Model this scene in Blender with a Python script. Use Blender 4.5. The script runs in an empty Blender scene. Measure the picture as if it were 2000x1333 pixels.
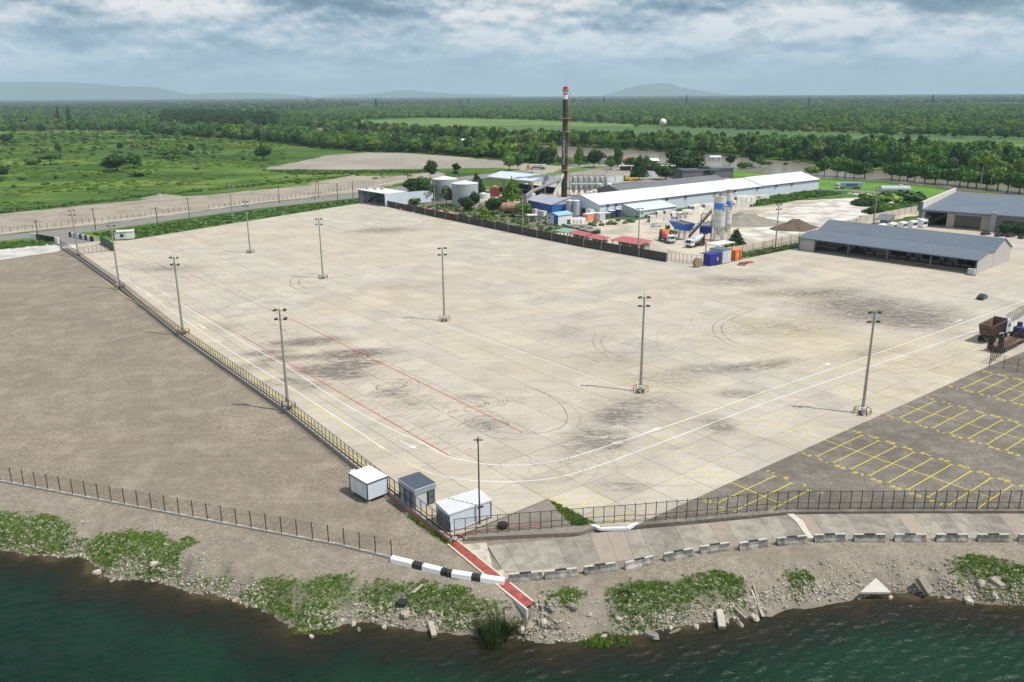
import bpy, math, random
import numpy as np
from mathutils import Vector, noise as mnoise
random.seed(7)
R = random.Random(11)
sc = bpy.context.scene
C = bpy.data.collections.new('place'); sc.collection.children.link(C)

# ------------------------------------------------------------------ camera, sky, sun, exposure
H = 55.0; F = 1600.0; PITCH = math.atan(480/1600); ROLL = math.radians(.37)
cam_d = bpy.data.cameras.new('camera'); cam = bpy.data.objects.new('camera', cam_d)
sc.collection.objects.link(cam); sc.camera = cam
cam_d.sensor_width = 36; cam_d.lens = 36*F/2000
cam_d.clip_start = .5; cam_d.clip_end = 90000
cam.rotation_mode = 'XYZ'
from mathutils import Matrix
cam.matrix_world = Matrix.Translation((0, 0, H)) @ Matrix.Rotation(math.pi/2 - PITCH, 4, 'X') @ Matrix.Rotation(-ROLL, 4, 'Z')

SUN_AZ = math.radians(-20); SUN_EL = math.radians(60)
sd = bpy.data.lights.new('sun', 'SUN'); so = bpy.data.objects.new('sun', sd); sc.collection.objects.link(so)
sd.energy = 4.6; sd.angle = math.radians(.55); sd.color = (1, .955, .89)
sv = Vector((math.cos(SUN_EL)*math.cos(SUN_AZ), math.cos(SUN_EL)*math.sin(SUN_AZ), math.sin(SUN_EL)))
so.rotation_euler = sv.to_track_quat('Z', 'Y').to_euler()

def N(nt, typ, **kw):
    n = nt.nodes.new(typ)
    for k, v in kw.items():
        if k == 'ins':
            for a, b in v.items(): n.inputs[a].default_value = b
        else: setattr(n, k, v)
    return n
def ramp(nt, stops, fac=None, interp='LINEAR'):
    n = nt.nodes.new('ShaderNodeValToRGB'); e = n.color_ramp.elements; n.color_ramp.interpolation = interp
    while len(e) > 1: e.remove(e[-1])
    e[0].position = stops[0][0]; e[0].color = tuple(stops[0][1])+(1,)
    for p, c in stops[1:]:
        x = e.new(p); x.color = tuple(c)+(1,)
    if fac is not None: nt.links.new(fac, n.inputs[0])
    return n
def math_(nt, op, a, b=None, c=None, clamp=False):
    n = nt.nodes.new('ShaderNodeMath'); n.operation = op; n.use_clamp = clamp
    for i, x in enumerate((a, b, c)):
        if x is None: continue
        if isinstance(x, (int, float)): n.inputs[i].default_value = x
        else: nt.links.new(x, n.inputs[i])
    return n.outputs[0]
def mixc(nt, fac, a, b, mode='MIX'):
    n = nt.nodes.new('ShaderNodeMix'); n.data_type = 'RGBA'; n.blend_type = mode
    if isinstance(fac, (int, float)): n.inputs[0].default_value = fac
    else: nt.links.new(fac, n.inputs[0])
    for i, x in ((6, a), (7, b)):
        if isinstance(x, (tuple, list)): n.inputs[i].default_value = tuple(x)+((1,) if len(x) == 3 else ())
        else: nt.links.new(x, n.inputs[i])
    return n.outputs[2]

world = bpy.data.worlds.new('World'); sc.world = world; world.use_nodes = True
wt = world.node_tree; wt.nodes.clear()
wo = N(wt, 'ShaderNodeOutputWorld')
sky = N(wt, 'ShaderNodeTexSky', sky_type='NISHITA', sun_disc=False)
sky.sun_elevation = SUN_EL; sky.sun_rotation = math.pi/2 - SUN_AZ; sky.dust_density = 2.0
bg1 = N(wt, 'ShaderNodeBackground'); bg1.inputs[1].default_value = .08
wt.links.new(sky.outputs[0], bg1.inputs[0])
tc = N(wt, 'ShaderNodeTexCoord'); sx = N(wt, 'ShaderNodeSeparateXYZ'); wt.links.new(tc.outputs['Generated'], sx.inputs[0])
zc = math_(wt, 'MAXIMUM', sx.outputs[2], 0.0)
def cnoise(scale, detail, rough, off, dist=0.0):
    mp = N(wt, 'ShaderNodeMapping'); wt.links.new(tc.outputs['Generated'], mp.inputs[0]); mp.inputs['Scale'].default_value = scale; mp.inputs['Location'].default_value = off
    n = N(wt, 'ShaderNodeTexNoise'); wt.links.new(mp.outputs[0], n.inputs['Vector'])
    n.inputs['Scale'].default_value = 1.0; n.inputs['Detail'].default_value = detail; n.inputs['Roughness'].default_value = rough; n.inputs['Distortion'].default_value = dist
    return n.outputs['Fac']
big_ = cnoise((3.2, 3.2, 21), 4, .5, (3.3, 1.2, .35), .2)
pf = cnoise((13, 13, 29), 10, .62, (2.1, 7.7, 1.1), .1)
pf2 = cnoise((13, 13, 29), 10, .62, (2.1, 7.7, 1.1+.2), .1)       # same field a little higher: lit tops, shaded bases
fine_ = cnoise((40, 40, 70), 7, .6, (5, 2, 8), .3)
lit = math_(wt, 'MULTIPLY', math_(wt, 'SUBTRACT', pf, pf2), 1.15)
body = math_(wt, 'ADD', math_(wt, 'MULTIPLY', math_(wt, 'SUBTRACT', big_, .5), 2.5), math_(wt, 'MULTIPLY', math_(wt, 'SUBTRACT', pf, .5), .9))
body = math_(wt, 'ADD', body, math_(wt, 'MULTIPLY', math_(wt, 'SUBTRACT', fine_, .5), .25))
bright = math_(wt, 'ADD', math_(wt, 'ADD', body, lit), .60, clamp=True)
ccol = ramp(wt, [(.20, (.13, .225, .33)), (.40, (.23, .345, .46)), (.54, (.39, .50, .60)), (.70, (.62, .68, .73)), (.88, (.88, .89, .90))], bright)
hor = math_(wt, 'POWER', math_(wt, 'SUBTRACT', 1.0, math_(wt, 'MULTIPLY', zc, 11.0), clamp=True), .9)
ccol2 = mixc(wt, math_(wt, 'MULTIPLY', hor, .92), ccol.outputs[0], (.46, .64, .78))
bg2 = N(wt, 'ShaderNodeBackground'); wt.links.new(ccol2, bg2.inputs[0]); bg2.inputs[1].default_value = 1.0
cover = math_(wt, 'MAXIMUM', ramp(wt, [(.30, (.72, .72, .72)), (.45, (1, 1, 1))], pf).outputs[0], hor)
mxs = N(wt, 'ShaderNodeMixShader'); wt.links.new(cover, mxs.inputs[0]); wt.links.new(bg1.outputs[0], mxs.inputs[1]); wt.links.new(bg2.outputs[0], mxs.inputs[2])
wt.links.new(mxs.outputs[0], wo.inputs[0])

sc.view_settings.view_transform = 'Standard'; sc.view_settings.look = 'None'
sc.view_settings.exposure = 0.0; sc.view_settings.gamma = 1.0; sc.view_settings.use_curve_mapping = False
sc.render.engine = 'CYCLES'
sc.cycles.max_bounces = 5; sc.cycles.transparent_max_bounces = 24; sc.cycles.volume_bounces = 0
sc.cycles.diffuse_bounces = 2; sc.cycles.glossy_bounces = 2

# ------------------------------------------------------------------ measuring: photo pixel + height -> place in the world
def ray(px, py):
    u = px-1000; v = 666.5-py; c, s = math.cos(ROLL), math.sin(ROLL)
    a = u*c+v*s; b = -u*s+v*c
    return (a, F*math.cos(PITCH)+b*math.sin(PITCH), -F*math.sin(PITCH)+b*math.cos(PITCH))
def gp(px, py, z=0.0):
    d = ray(px, py); t = (z-H)/d[2]
    return Vector((d[0]*t, d[1]*t, z))
def projy(x, y, z):
    z -= H; zc_ = y*math.cos(PITCH)-z*math.sin(PITCH); b = y*math.sin(PITCH)+z*math.cos(PITCH)
    a = x*F/zc_; b = b*F/zc_
    return 666.5-(a*math.sin(ROLL)+b*math.cos(ROLL))
def hz(px, pyb, pyt, zb=0.0):
    p = gp(px, pyb, zb); lo, hi = zb, zb+150
    for _ in range(40):
        m = (lo+hi)/2
        if projy(p.x, p.y, m) > pyt: lo = m
        else: hi = m
    return lo-zb
G = -0.6                                   # natural ground level; the paved yard stands at z = 0
BANG = math.radians(38); cB, sB = math.cos(BANG), math.sin(BANG)
O0 = gp(1204, 922)
def W(u, v, z=0.0): return Vector((O0.x+u*cB-v*sB, O0.y+u*sB+v*cB, z))
def UVof(p): dx, dy = p[0]-O0.x, p[1]-O0.y; return (dx*cB+dy*sB, -dx*sB+dy*cB)
def ang(p, q): return math.atan2(q[1]-p[1], q[0]-p[0])

# ------------------------------------------------------------------ mesh helpers
class MB:
    def __init__(s): s.v = []; s.f = []; s.m = []
    def add(s, vs, fs, mi=0):
        b = len(s.v); s.v += [tuple(x) for x in vs]; s.f += [tuple(i+b for i in f) for f in fs]; s.m += [mi]*len(fs); return s
    def box(s, c, d, rz=0, mi=0, ry=0):
        hx, hy, hz_ = d[0]/2, d[1]/2, d[2]/2; vs = []
        for z in (-hz_, hz_):
            for x, y in ((-hx, -hy), (hx, -hy), (hx, hy), (-hx, hy)):
                x2, z2 = x*math.cos(ry)+z*math.sin(ry), -x*math.sin(ry)+z*math.cos(ry)
                vs.append((c[0]+x2*math.cos(rz)-y*math.sin(rz), c[1]+x2*math.sin(rz)+y*math.cos(rz), c[2]+z2))
        return s.add(vs, [(3, 2, 1, 0), (4, 5, 6, 7), (0, 1, 5, 4), (1, 2, 6, 5), (2, 3, 7, 6), (3, 0, 4, 7)], mi)
    def bb(s, x0, y0, z0, x1, y1, z1, mi=0): return s.box(((x0+x1)/2, (y0+y1)/2, (z0+z1)/2), (abs(x1-x0), abs(y1-y0), abs(z1-z0)), 0, mi)
    def tube(s, p, q, r0, r1=None, n=8, mi=0, caps=True):
        p = Vector(p); q = Vector(q); r1 = r0 if r1 is None else r1
        d = (q-p).normalized(); a = d.orthogonal().normalized(); b = d.cross(a); vs = []
        for c, r in ((p, r0), (q, r1)):
            for i in range(n):
                t = 2*math.pi*(i+.5)/n; vs.append(c+a*(r*math.cos(t))+b*(r*math.sin(t)))
        fs = [(i, (i+1) % n, n+(i+1) % n, n+i) for i in range(n)]
        if caps: fs += [tuple(range(n-1, -1, -1)), tuple(range(n, 2*n))]
        return s.add(vs, fs, mi)
    def bar(s, p, q, w, h=None, mi=0):
        p = Vector(p); q = Vector(q); h = h or w; d = (q-p).normalized()
        up = Vector((0, 0, 1)) if abs(d.z) < .95 else Vector((1, 0, 0))
        a = d.cross(up).normalized()*w/2; b = a.cross(d).normalized()*h/2
        vs = [c+i*a+j*b for c in (p, q) for i, j in ((-1, -1), (1, -1), (1, 1), (-1, 1))]
        return s.add(vs, [(0, 1, 2, 3), (7, 6, 5, 4), (0, 4, 5, 1), (1, 5, 6, 2), (2, 6, 7, 3), (3, 7, 4, 0)], mi)
    def prism(s, pts, z0, z1, mi=0):
        n = len(pts); a = sum(pts[i][0]*pts[(i+1) % n][1]-pts[(i+1) % n][0]*pts[i][1] for i in range(n))
        if a < 0: pts = pts[::-1]
        vs = [(p[0], p[1], z0) for p in pts]+[(p[0], p[1], z1) for p in pts]
        return s.add(vs, [tuple(range(n-1, -1, -1)), tuple(range(n, 2*n))]+[(i, (i+1) % n, n+(i+1) % n, n+i) for i in range(n)], mi)
    def side(s, prof, y0, y1, mi=0):          # profile in x,z pushed along y
        n = len(prof); vs = [(p[0], y0, p[1]) for p in prof]+[(p[0], y1, p[1]) for p in prof]
        a = sum(prof[i][0]*prof[(i+1) % n][1]-prof[(i+1) % n][0]*prof[i][1] for i in range(n))
        f = [tuple(range(n)), tuple(range(2*n-1, n-1, -1))]+[(i, n+i, n+(i+1) % n, (i+1) % n) for i in range(n)]
        if a < 0: f = [x[::-1] for x in f]
        return s.add(vs, f, mi)
    def endp(s, prof, x0, x1, mi=0):          # profile in y,z pushed along x
        n = len(prof); vs = [(x0, p[0], p[1]) for p in prof]+[(x1, p[0], p[1]) for p in prof]
        a = sum(prof[i][0]*prof[(i+1) % n][1]-prof[(i+1) % n][0]*prof[i][1] for i in range(n))
        f = [tuple(range(n-1, -1, -1)), tuple(range(n, 2*n))]+[(i, (i+1) % n, n+(i+1) % n, n+i) for i in range(n)]
        if a < 0: f = [x[::-1] for x in f]
        return s.add(vs, f, mi)
    def quad(s, pts, mi=0): return s.add(pts, [tuple(range(len(pts)))], mi)
    def lathe(s, prof, c=(0, 0, 0), n=16, mi=0):
        vs = []; k = len(prof)
        for r, z in prof:
            for i in range(n):
                t = 2*math.pi*i/n; vs.append((c[0]+r*math.cos(t), c[1]+r*math.sin(t), c[2]+z))
        fs = [(j*n+i, j*n+(i+1) % n, (j+1)*n+(i+1) % n, (j+1)*n+i) for j in range(k-1) for i in range(n)]
        fs += [tuple(range(n-1, -1, -1)), tuple((k-1)*n+i for i in range(n))]
        return s.add(vs, fs, mi)
    def tri_strip(s, left, right, mi=0):
        n = len(left); b = list(left)+list(right)
        return s.add(b, [(i+n, i+1+n, i+1, i) for i in range(n-1)], mi)
    def mesh(s, name, mats, smooth=False):
        me = bpy.data.meshes.new(name); me.from_pydata(s.v, [], s.f)
        if not isinstance(mats, (list, tuple)): mats = [mats]
        for m in mats: me.materials.append(m)
        if len(mats) > 1: me.polygons.foreach_set('material_index', s.m)
        if smooth: me.polygons.foreach_set('use_smooth', [True]*len(me.polygons))
        me.update(); return me
    def build(s, name, mats, parent=None, loc=(0, 0, 0), rz=0, smooth=False):
        return link(name, s.mesh(name, mats, smooth), parent, loc, rz)
def link(name, me, parent=None, loc=(0, 0, 0), rz=0, sc_=None):
    o = bpy.data.objects.new(name, me); C.objects.link(o); o.parent = parent; o.location = loc; o.rotation_euler = (0, 0, rz)
    if sc_ is not None: o.scale = (sc_,)*3 if isinstance(sc_, (int, float)) else sc_
    return o
def tag(o, label=None, cat=None, group=None, kind=None):
    if label: o['label'] = label
    if cat: o['category'] = cat
    if group: o['group'] = group
    if kind: o['kind'] = kind
    return o
def thing(name, label, cat, loc, rz=0, group=None): return tag(link(name, None, None, loc, rz), label, cat, group)
kids = {}
def dup(root, loc, rz, label=None, group=None):
    r = root.copy(); C.objects.link(r); r.location = loc; r.rotation_euler = (0, 0, rz)
    if label: r['label'] = label
    if group: r['group'] = group
    for ch in root.children:
        c = ch.copy(); C.objects.link(c); c.parent = r
        for g in ch.children:
            d = g.copy(); C.objects.link(d); d.parent = c
    return r

# ------------------------------------------------------------------ materials
def newmat(name):
    m = bpy.data.materials.new(name); m.use_nodes = True; nt = m.node_tree
    return m, nt, nt.nodes['Principled BSDF']
def pos(nt, scale=(1, 1, 1), rot=0.0, obj=False):
    if obj: src = N(nt, 'ShaderNodeTexCoord').outputs['Object']
    else: src = N(nt, 'ShaderNodeNewGeometry').outputs['Position']
    mp = N(nt, 'ShaderNodeMapping'); nt.links.new(src, mp.inputs[0]); mp.inputs['Scale'].default_value = scale; mp.inputs['Rotation'].default_value = (0, 0, rot)
    return mp.outputs[0]
def noise(nt, vec, scale, detail=4, rough=.55, dist=0.0):
    n = N(nt, 'ShaderNodeTexNoise'); nt.links.new(vec, n.inputs['Vector']); n.inputs['Scale'].default_value = scale
    n.inputs['Detail'].default_value = detail; n.inputs['Roughness'].default_value = rough; n.inputs['Distortion'].default_value = dist
    return n.outputs['Fac']
def bump(nt, bsdf, h, strength=.3, dist=.05):
    b = N(nt, 'ShaderNodeBump'); b.inputs['Strength'].default_value = strength; b.inputs['Distance'].default_value = dist
    nt.links.new(h, b.inputs['Height']); nt.links.new(b.outputs[0], bsdf.inputs['Normal'])
def mul(c, k): return tuple(min(1, x*k) for x in c)
def M(name, col, rough=.75, var=.12, scale=1.5, metal=0.0, streak=0.0, spec=.4, fine=0, rnd=0.0, col2=None, patch=.25):
    m, nt, b = newmat(name); v = pos(nt)
    n = noise(nt, v, scale, 5, .6)
    c = ramp(nt, [(.25, mul(col, 1-var)), (.75, mul(col, 1+var))], n).outputs[0]
    if col2 is not None:
        n2_ = noise(nt, v, patch, 6, .6, .3); c = mixc(nt, ramp(nt, [(.45, (0, 0, 0)), (.6, (1, 1, 1))], n2_).outputs[0], c, col2)
    if streak:
        s = noise(nt, pos(nt, (2.2, 2.2, .18)), 1.5, 4, .6); c = mixc(nt, math_(nt, 'MULTIPLY', ramp(nt, [(.5, (0, 0, 0)), (.75, (1, 1, 1))], s).outputs[0], streak), c, mul(col, .45))
    if rnd:
        oi = N(nt, 'ShaderNodeObjectInfo'); r = math_(nt, 'ADD', math_(nt, 'MULTIPLY', oi.outputs['Random'], 2*rnd), 1-rnd)
        cc = N(nt, 'ShaderNodeCombineXYZ')
        for i in range(3): nt.links.new(r, cc.inputs[i])
        c = mixc(nt, 1.0, c, cc.outputs[0], 'MULTIPLY')
    nt.links.new(c, b.inputs['Base Color']); b.inputs['Roughness'].default_value = rough; b.inputs['Metallic'].default_value = metal
    b.inputs['Specular IOR Level'].default_value = spec
    if fine: bump(nt, b, noise(nt, v, 30*fine, 3), .3, .02)
    return m

def gravel_mat(name, base, dark, light, fs=2.2, tracks=0.0, big=.05, speck=.5, blotch=.55):
    m, nt, b = newmat(name); v = pos(nt)
    f = noise(nt, v, fs*2.6, 3, .75); f2 = noise(nt, v, fs, 5, .75); g = noise(nt, v, big, 6, .6, .4); g2 = noise(nt, v, big*6, 5, .65)
    c = ramp(nt, [(.32, dark), (.5, base), (.66, light)], math_(nt, 'ADD', math_(nt, 'MULTIPLY', f, .5), math_(nt, 'MULTIPLY', f2, .5))).outputs[0]
    c = mixc(nt, math_(nt, 'MULTIPLY', ramp(nt, [(.42, (0, 0, 0)), (.56, (1, 1, 1))], g).outputs[0], blotch), c, mul(base, .8))
    c = mixc(nt, math_(nt, 'MULTIPLY', ramp(nt, [(.48, (0, 0, 0)), (.68, (1, 1, 1))], g2).outputs[0], .4), c, mul(light, .92))
    vo = N(nt, 'ShaderNodeTexVoronoi'); nt.links.new(v, vo.inputs['Vector']); vo.inputs['Scale'].default_value = fs*1.6
    sp = ramp(nt, [(.12, (1, 1, 1)), (.2, (0, 0, 0))], vo.outputs['Distance']).outputs[0]
    sp = math_(nt, 'MULTIPLY', sp, ramp(nt, [(.5, (0, 0, 0)), (.62, (1, 1, 1))], noise(nt, v, fs*.5, 3)).outputs[0])
    c = mixc(nt, math_(nt, 'MULTIPLY', sp, speck), c, mul(light, 1.35))
    if tracks:
        t = noise(nt, pos(nt, (.035, .45, 1), math.radians(-52)), 1.3, 7, .66, .8)
        c = mixc(nt, math_(nt, 'MULTIPLY', ramp(nt, [(.52, (0, 0, 0)), (.66, (1, 1, 1))], t).outputs[0], tracks), c, mul(base, 1.28))
    nt.links.new(c, b.inputs['Base Color']); b.inputs['Roughness'].default_value = .95; b.inputs['Specular IOR Level'].default_value = .15
    bump(nt, b, f2, .5, .12)
    return m, nt, b, c

def stain_mask(nt, spots):
    """real oil and rubber stains, each an ellipse (x, y, rx, ry, strength, angle) broken up by noise"""
    geo = N(nt, 'ShaderNodeNewGeometry').outputs['Position']; tot = None
    for (x, y, rx, ry, st, a) in spots:
        s1 = N(nt, 'ShaderNodeVectorMath', operation='SUBTRACT'); nt.links.new(geo, s1.inputs[0]); s1.inputs[1].default_value = (x, y, 0)
        mp = N(nt, 'ShaderNodeMapping'); mp.vector_type = 'TEXTURE'; nt.links.new(s1.outputs[0], mp.inputs[0])
        mp.inputs['Rotation'].default_value = (0, 0, a); mp.inputs['Scale'].default_value = (rx, ry, 1e3)
        ln = N(nt, 'ShaderNodeVectorMath', operation='LENGTH'); nt.links.new(mp.outputs[0], ln.inputs[0])
        k = math_(nt, 'MULTIPLY', math_(nt, 'SUBTRACT', 1.0, ln.outputs['Value'], clamp=True), st*1.6)
        tot = k if tot is None else math_(nt, 'ADD', tot, k)
    return tot

def yard_mat(name, base, spots, pale=None):
    m, nt, b = newmat(name); v = pos(nt)
    big = noise(nt, v, .018, 5, .6, .5); mid = noise(nt, v, .11, 6, .62, .6); fine = noise(nt, v, 1.1, 5, .7); gr = noise(nt, v, 6, 3, .7)
    c = ramp(nt, [(.3, mul(base, .84)), (.5, base), (.7, mul(base, 1.14))], mid).outputs[0]
    warm = (base[0]*1.1, base[1]*.99, base[2]*.82)
    c = mixc(nt, math_(nt, 'MULTIPLY', ramp(nt, [(.42, (0, 0, 0)), (.65, (1, 1, 1))], big).outputs[0], .55), c, warm)
    # slab to slab shade
    oi = N(nt, 'ShaderNodeObjectInfo'); ge = N(nt, 'ShaderNodeNewGeometry')
    rr = math_(nt, 'FRACT', math_(nt, 'ADD', oi.outputs['Random'], ge.outputs['Random Per Island']))
    k = ramp(nt, [(0, (.90, .90, .91)), (.3, (.975, .975, .975)), (.7, (1.0, 1.0, .995)), (1, (1.06, 1.055, 1.03))], rr)
    c = mixc(nt, 1.0, c, k.outputs[0], 'MULTIPLY')
    # rain-washed pale patches and dusty streaks
    st1 = noise(nt, pos(nt, (.05, .35, 1), math.radians(-8)), 2.1, 9, .74, .6)
    st2 = noise(nt, pos(nt, (.045, .4, 1), math.radians(-128)), 2.4, 9, .74, .4)
    c = mixc(nt, math_(nt, 'MULTIPLY', ramp(nt, [(.52, (0, 0, 0)), (.66, (1, 1, 1))], st1).outputs[0], .55), c, mul(base, .66))
    c = mixc(nt, math_(nt, 'MULTIPLY', ramp(nt, [(.54, (0, 0, 0)), (.7, (1, 1, 1))], st2).outputs[0], .5), c, (base[0]*.62, base[1]*.58, base[2]*.52))
    c = mixc(nt, math_(nt, 'MULTIPLY', ramp(nt, [(.56, (0, 0, 0)), (.72, (1, 1, 1))], noise(nt, pos(nt, (1, 1, 1), 1), .07, 7, .68, 1.2)).outputs[0], .6), c, mul(base, 1.22))
    c = mixc(nt, math_(nt, 'MULTIPLY', ramp(nt, [(.5, (0, 0, 0)), (.75, (1, 1, 1))], fine).outputs[0], .16), c, mul(base, .6))
    c = mixc(nt, math_(nt, 'MULTIPLY', ramp(nt, [(.4, (0, 0, 0)), (.75, (1, 1, 1))], gr).outputs[0], .10), c, mul(base, .5))
    if spots:
        sm = stain_mask(nt, spots)
        brk = noise(nt, pos(nt, (.13, .62, 1), math.radians(-14)), 2.2, 9, .78, 1.4); sm = math_(nt, 'MULTIPLY', sm, ramp(nt, [(.3, (.25, .25, .25)), (.6, (1.3, 1.3, 1.3))], noise(nt, v, .9, 7, .8)).outputs[0])
        sm = math_(nt, 'MULTIPLY', sm, ramp(nt, [(.42, (0, 0, 0)), (.52, (1, 1, 1))], brk).outputs[0])
        sm = math_(nt, 'MINIMUM', sm, .86)
        c = mixc(nt, sm, c, (.12, .105, .092))
    nt.links.new(c, b.inputs['Base Color']); b.inputs['Roughness'].default_value = .85; b.inputs['Specular IOR Level'].default_value = .25
    bump(nt, b, fine, .12, .03)
    return m
# ------------------------------------------------------------------ ground, water, bank
def green_ground():
    m, nt, b = newmat('meadow'); v = pos(nt)
    a = noise(nt, pos(nt, (.5, 1, 1), .2), .012, 7, .62, .6); c1 = noise(nt, pos(nt, (.45, 1, 1), -.3), .05, 8, .68, .8); f = noise(nt, v, .45, 6, .72); far = noise(nt, pos(nt, (.25, 1, 1)), .0016, 5, .6, .4)
    c = ramp(nt, [(.3, (.035, .07, .018)), (.43, (.06, .115, .020)), (.52, (.105, .175, .028)), (.66, (.19, .26, .05))], a).outputs[0]
    c = mixc(nt, math_(nt, 'MULTIPLY', ramp(nt, [(.48, (0, 0, 0)), (.6, (1, 1, 1))], c1).outputs[0], .75), c, (.036, .078, .020))
    c = mixc(nt, math_(nt, 'MULTIPLY', ramp(nt, [(.5, (0, 0, 0)), (.68, (1, 1, 1))], f).outputs[0], .5), c, (.035, .07, .018))
    c = mixc(nt, math_(nt, 'MULTIPLY', ramp(nt, [(.45, (0, 0, 0)), (.6, (1, 1, 1))], far).outputs[0], .35), c, (.04, .085, .03))
    nt.links.new(c, b.inputs['Base Color']); b.inputs['Roughness'].default_value = .95; b.inputs['Specular IOR Level'].default_value = .1
    bump(nt, b, f, .9, .5)
    return m
m_meadow = green_ground()
# the land: one sheet to the horizon, cut only where the near shore sheet takes over
YN = 136.0; XN = 130.0; BIG = 29000.0
g = MB()
for (x0, y0, x1, y1) in ((-BIG, YN, BIG, BIG), (-BIG, -3000, -XN, YN), (XN, -3000, BIG, YN), (-XN, -3000, XN, 20)):
    z = G if y0 == YN else (G if y1 == YN else G-6)
    if x1 <= -XN or x0 >= XN or y1 <= 20: z = G-5.5
    g.quad([(x0, y0, z), (x1, y0, z), (x1, y1, z), (x0, y1, z)])
gnd = tag(g.build('ground', m_meadow), 'green meadow and farmland running to the horizon', 'ground', kind='structure')

WL = -3.2
shore_px = [(-500, 1030), (-200, 1050), (0, 1072), (30, 1078), (60, 1085), (110, 1088), (160, 1085), (178, 1108), (210, 1128), (260, 1131), (310, 1133), (345, 1150), (372, 1160), (420, 1160), (450, 1168), (480, 1178), (515, 1186), (550, 1212), (585, 1228), (640, 1226), (680, 1215), (730, 1212), (770, 1222), (830, 1226), (890, 1232), (940, 1240), (990, 1248), (1030, 1246), (1075, 1252), (1130, 1248), (1190, 1240), (1260, 1240), (1320, 1228), (1370, 1216), (1420, 1212), (1480, 1200), (1530, 1186), (1590, 1176), (1660, 1168), (1730, 1165), (1800, 1165), (1860, 1168), (1930, 1174), (2000, 1180), (2200, 1188), (2600, 1200)]
shore = np.array([gp(x, y, WL)[:2] for x, y in shore_px])
def sdist(X, Y):
    """signed distance to the waterline, positive on land"""
    P = np.stack([X, Y], -1); best = np.full(X.shape, 1e9); sg = np.ones(X.shape)
    for i in range(len(shore)-1):
        a = shore[i]; b = shore[i+1]; d = b-a; t = np.clip(((P-a)@d)/(d@d), 0, 1)
        q = a+t[..., None]*d; r = P-q; dd = np.hypot(r[..., 0], r[..., 1]); cr = d[0]*(P[..., 1]-a[1])-d[1]*(P[..., 0]-a[0])
        mk = dd < best; best = np.where(mk, dd, best); sg = np.where(mk, np.sign(cr), sg)
    return best*sg
rs = np.random.RandomState(5)
def vnoise(X, Y, s, seed):
    r = np.random.RandomState(seed); T = r.rand(256, 256); x = X/s+500; y = Y/s+500
    xi = np.floor(x).astype(int); yi = np.floor(y).astype(int); fx = x-xi; fy = y-yi; fx = fx*fx*(3-2*fx); fy = fy*fy*(3-2*fy)
    g_ = lambda a, b: T[a % 256, b % 256]
    return (g_(xi, yi)*(1-fx)+g_(xi+1, yi)*fx)*(1-fy)+(g_(xi, yi+1)*(1-fx)+g_(xi+1, yi+1)*fx)*fy
def fbm(X, Y, s, seed, o=4): return sum(vnoise(X, Y, s/2**k, seed+k)*.5**k for k in range(o))/sum(.5**k for k in range(o))
def hfield(X, Y):
    s = sdist(X, Y)+(fbm(X, Y, 5, 3)-.5)*3.0
    w = 5.2+(fbm(X, Y, 14, 9)-.5)*4
    t = np.clip(s/w, 0, 1); h = WL+(G-WL)*(1-(1-t)**1.8)
    rough = np.clip(1-np.abs(s-2.5)/6, 0, 1)
    h = h+rough*((fbm(X, Y, 1.6, 21)-.5)*1.1+(fbm(X, Y, .6, 31)-.5)*.5)*np.clip(s+1, 0, 1)
    h = np.where(s < 0, WL+np.maximum(s*.38, -5)+(fbm(X, Y, 2, 4)-.5)*.3, h)
    return np.minimum(h, G), s
st = .38; xs = np.arange(-XN, XN+.01, st); ys = np.arange(20, YN+.01, st); xs[-1] = XN; ys[-1] = YN
X, Y = np.meshgrid(xs, ys); Hh, S = hfield(X, Y)
X1 = X.ravel(); nx = len(xs); ny = len(ys)
me = bpy.data.meshes.new('shore'); co = np.stack([X.ravel(), Y.ravel(), Hh.ravel()], -1)
keep_y = 58
idx = np.arange(nx*ny).reshape(ny, nx); q = np.stack([idx[:-1, :-1], idx[:-1, 1:], idx[1:, 1:], idx[1:, :-1]], -1).reshape(-1, 4)
me.vertices.add(len(co)); me.vertices.foreach_set('co', co.astype(np.float32).ravel())
me.loops.add(q.size); me.loops.foreach_set('vertex_index', q.astype(np.int32).ravel())
me.polygons.add(len(q)); me.polygons.foreach_set('loop_start', np.arange(0, q.size, 4, dtype=np.int32)); me.polygons.foreach_set('loop_total', np.full(len(q), 4, dtype=np.int32))
me.polygons.foreach_set('use_smooth', np.ones(len(q), dtype=bool)); me.update(calc_edges=True); me.validate()
def poly_soft(polys, X, Y, soft):
    out = np.zeros(X.shape)
    for pp in polys:
        P = np.array(pp); n = len(P); ins = np.zeros(X.shape, bool); best = np.full(X.shape, 1e9)
        for i in range(n):
            a = P[i]; b = P[(i+1) % n]
            c = ((a[1] > Y) != (b[1] > Y)) & (X < (b[0]-a[0])*(Y-a[1])/(b[1]-a[1]+1e-12)+a[0]); ins ^= c
            d = b-a; t = np.clip(((X-a[0])*d[0]+(Y-a[1])*d[1])/(d@d+1e-9), 0, 1); best = np.minimum(best, np.hypot(X-a[0]-t*d[0], Y-a[1]-t*d[1]))
        out = np.maximum(out, np.clip(.5+np.where(ins, best, -best)/soft, 0, 1))
    return out
def wpoly(px, z): return [tuple(gp(x, y, z)[:2]) for x, y in px]
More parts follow.
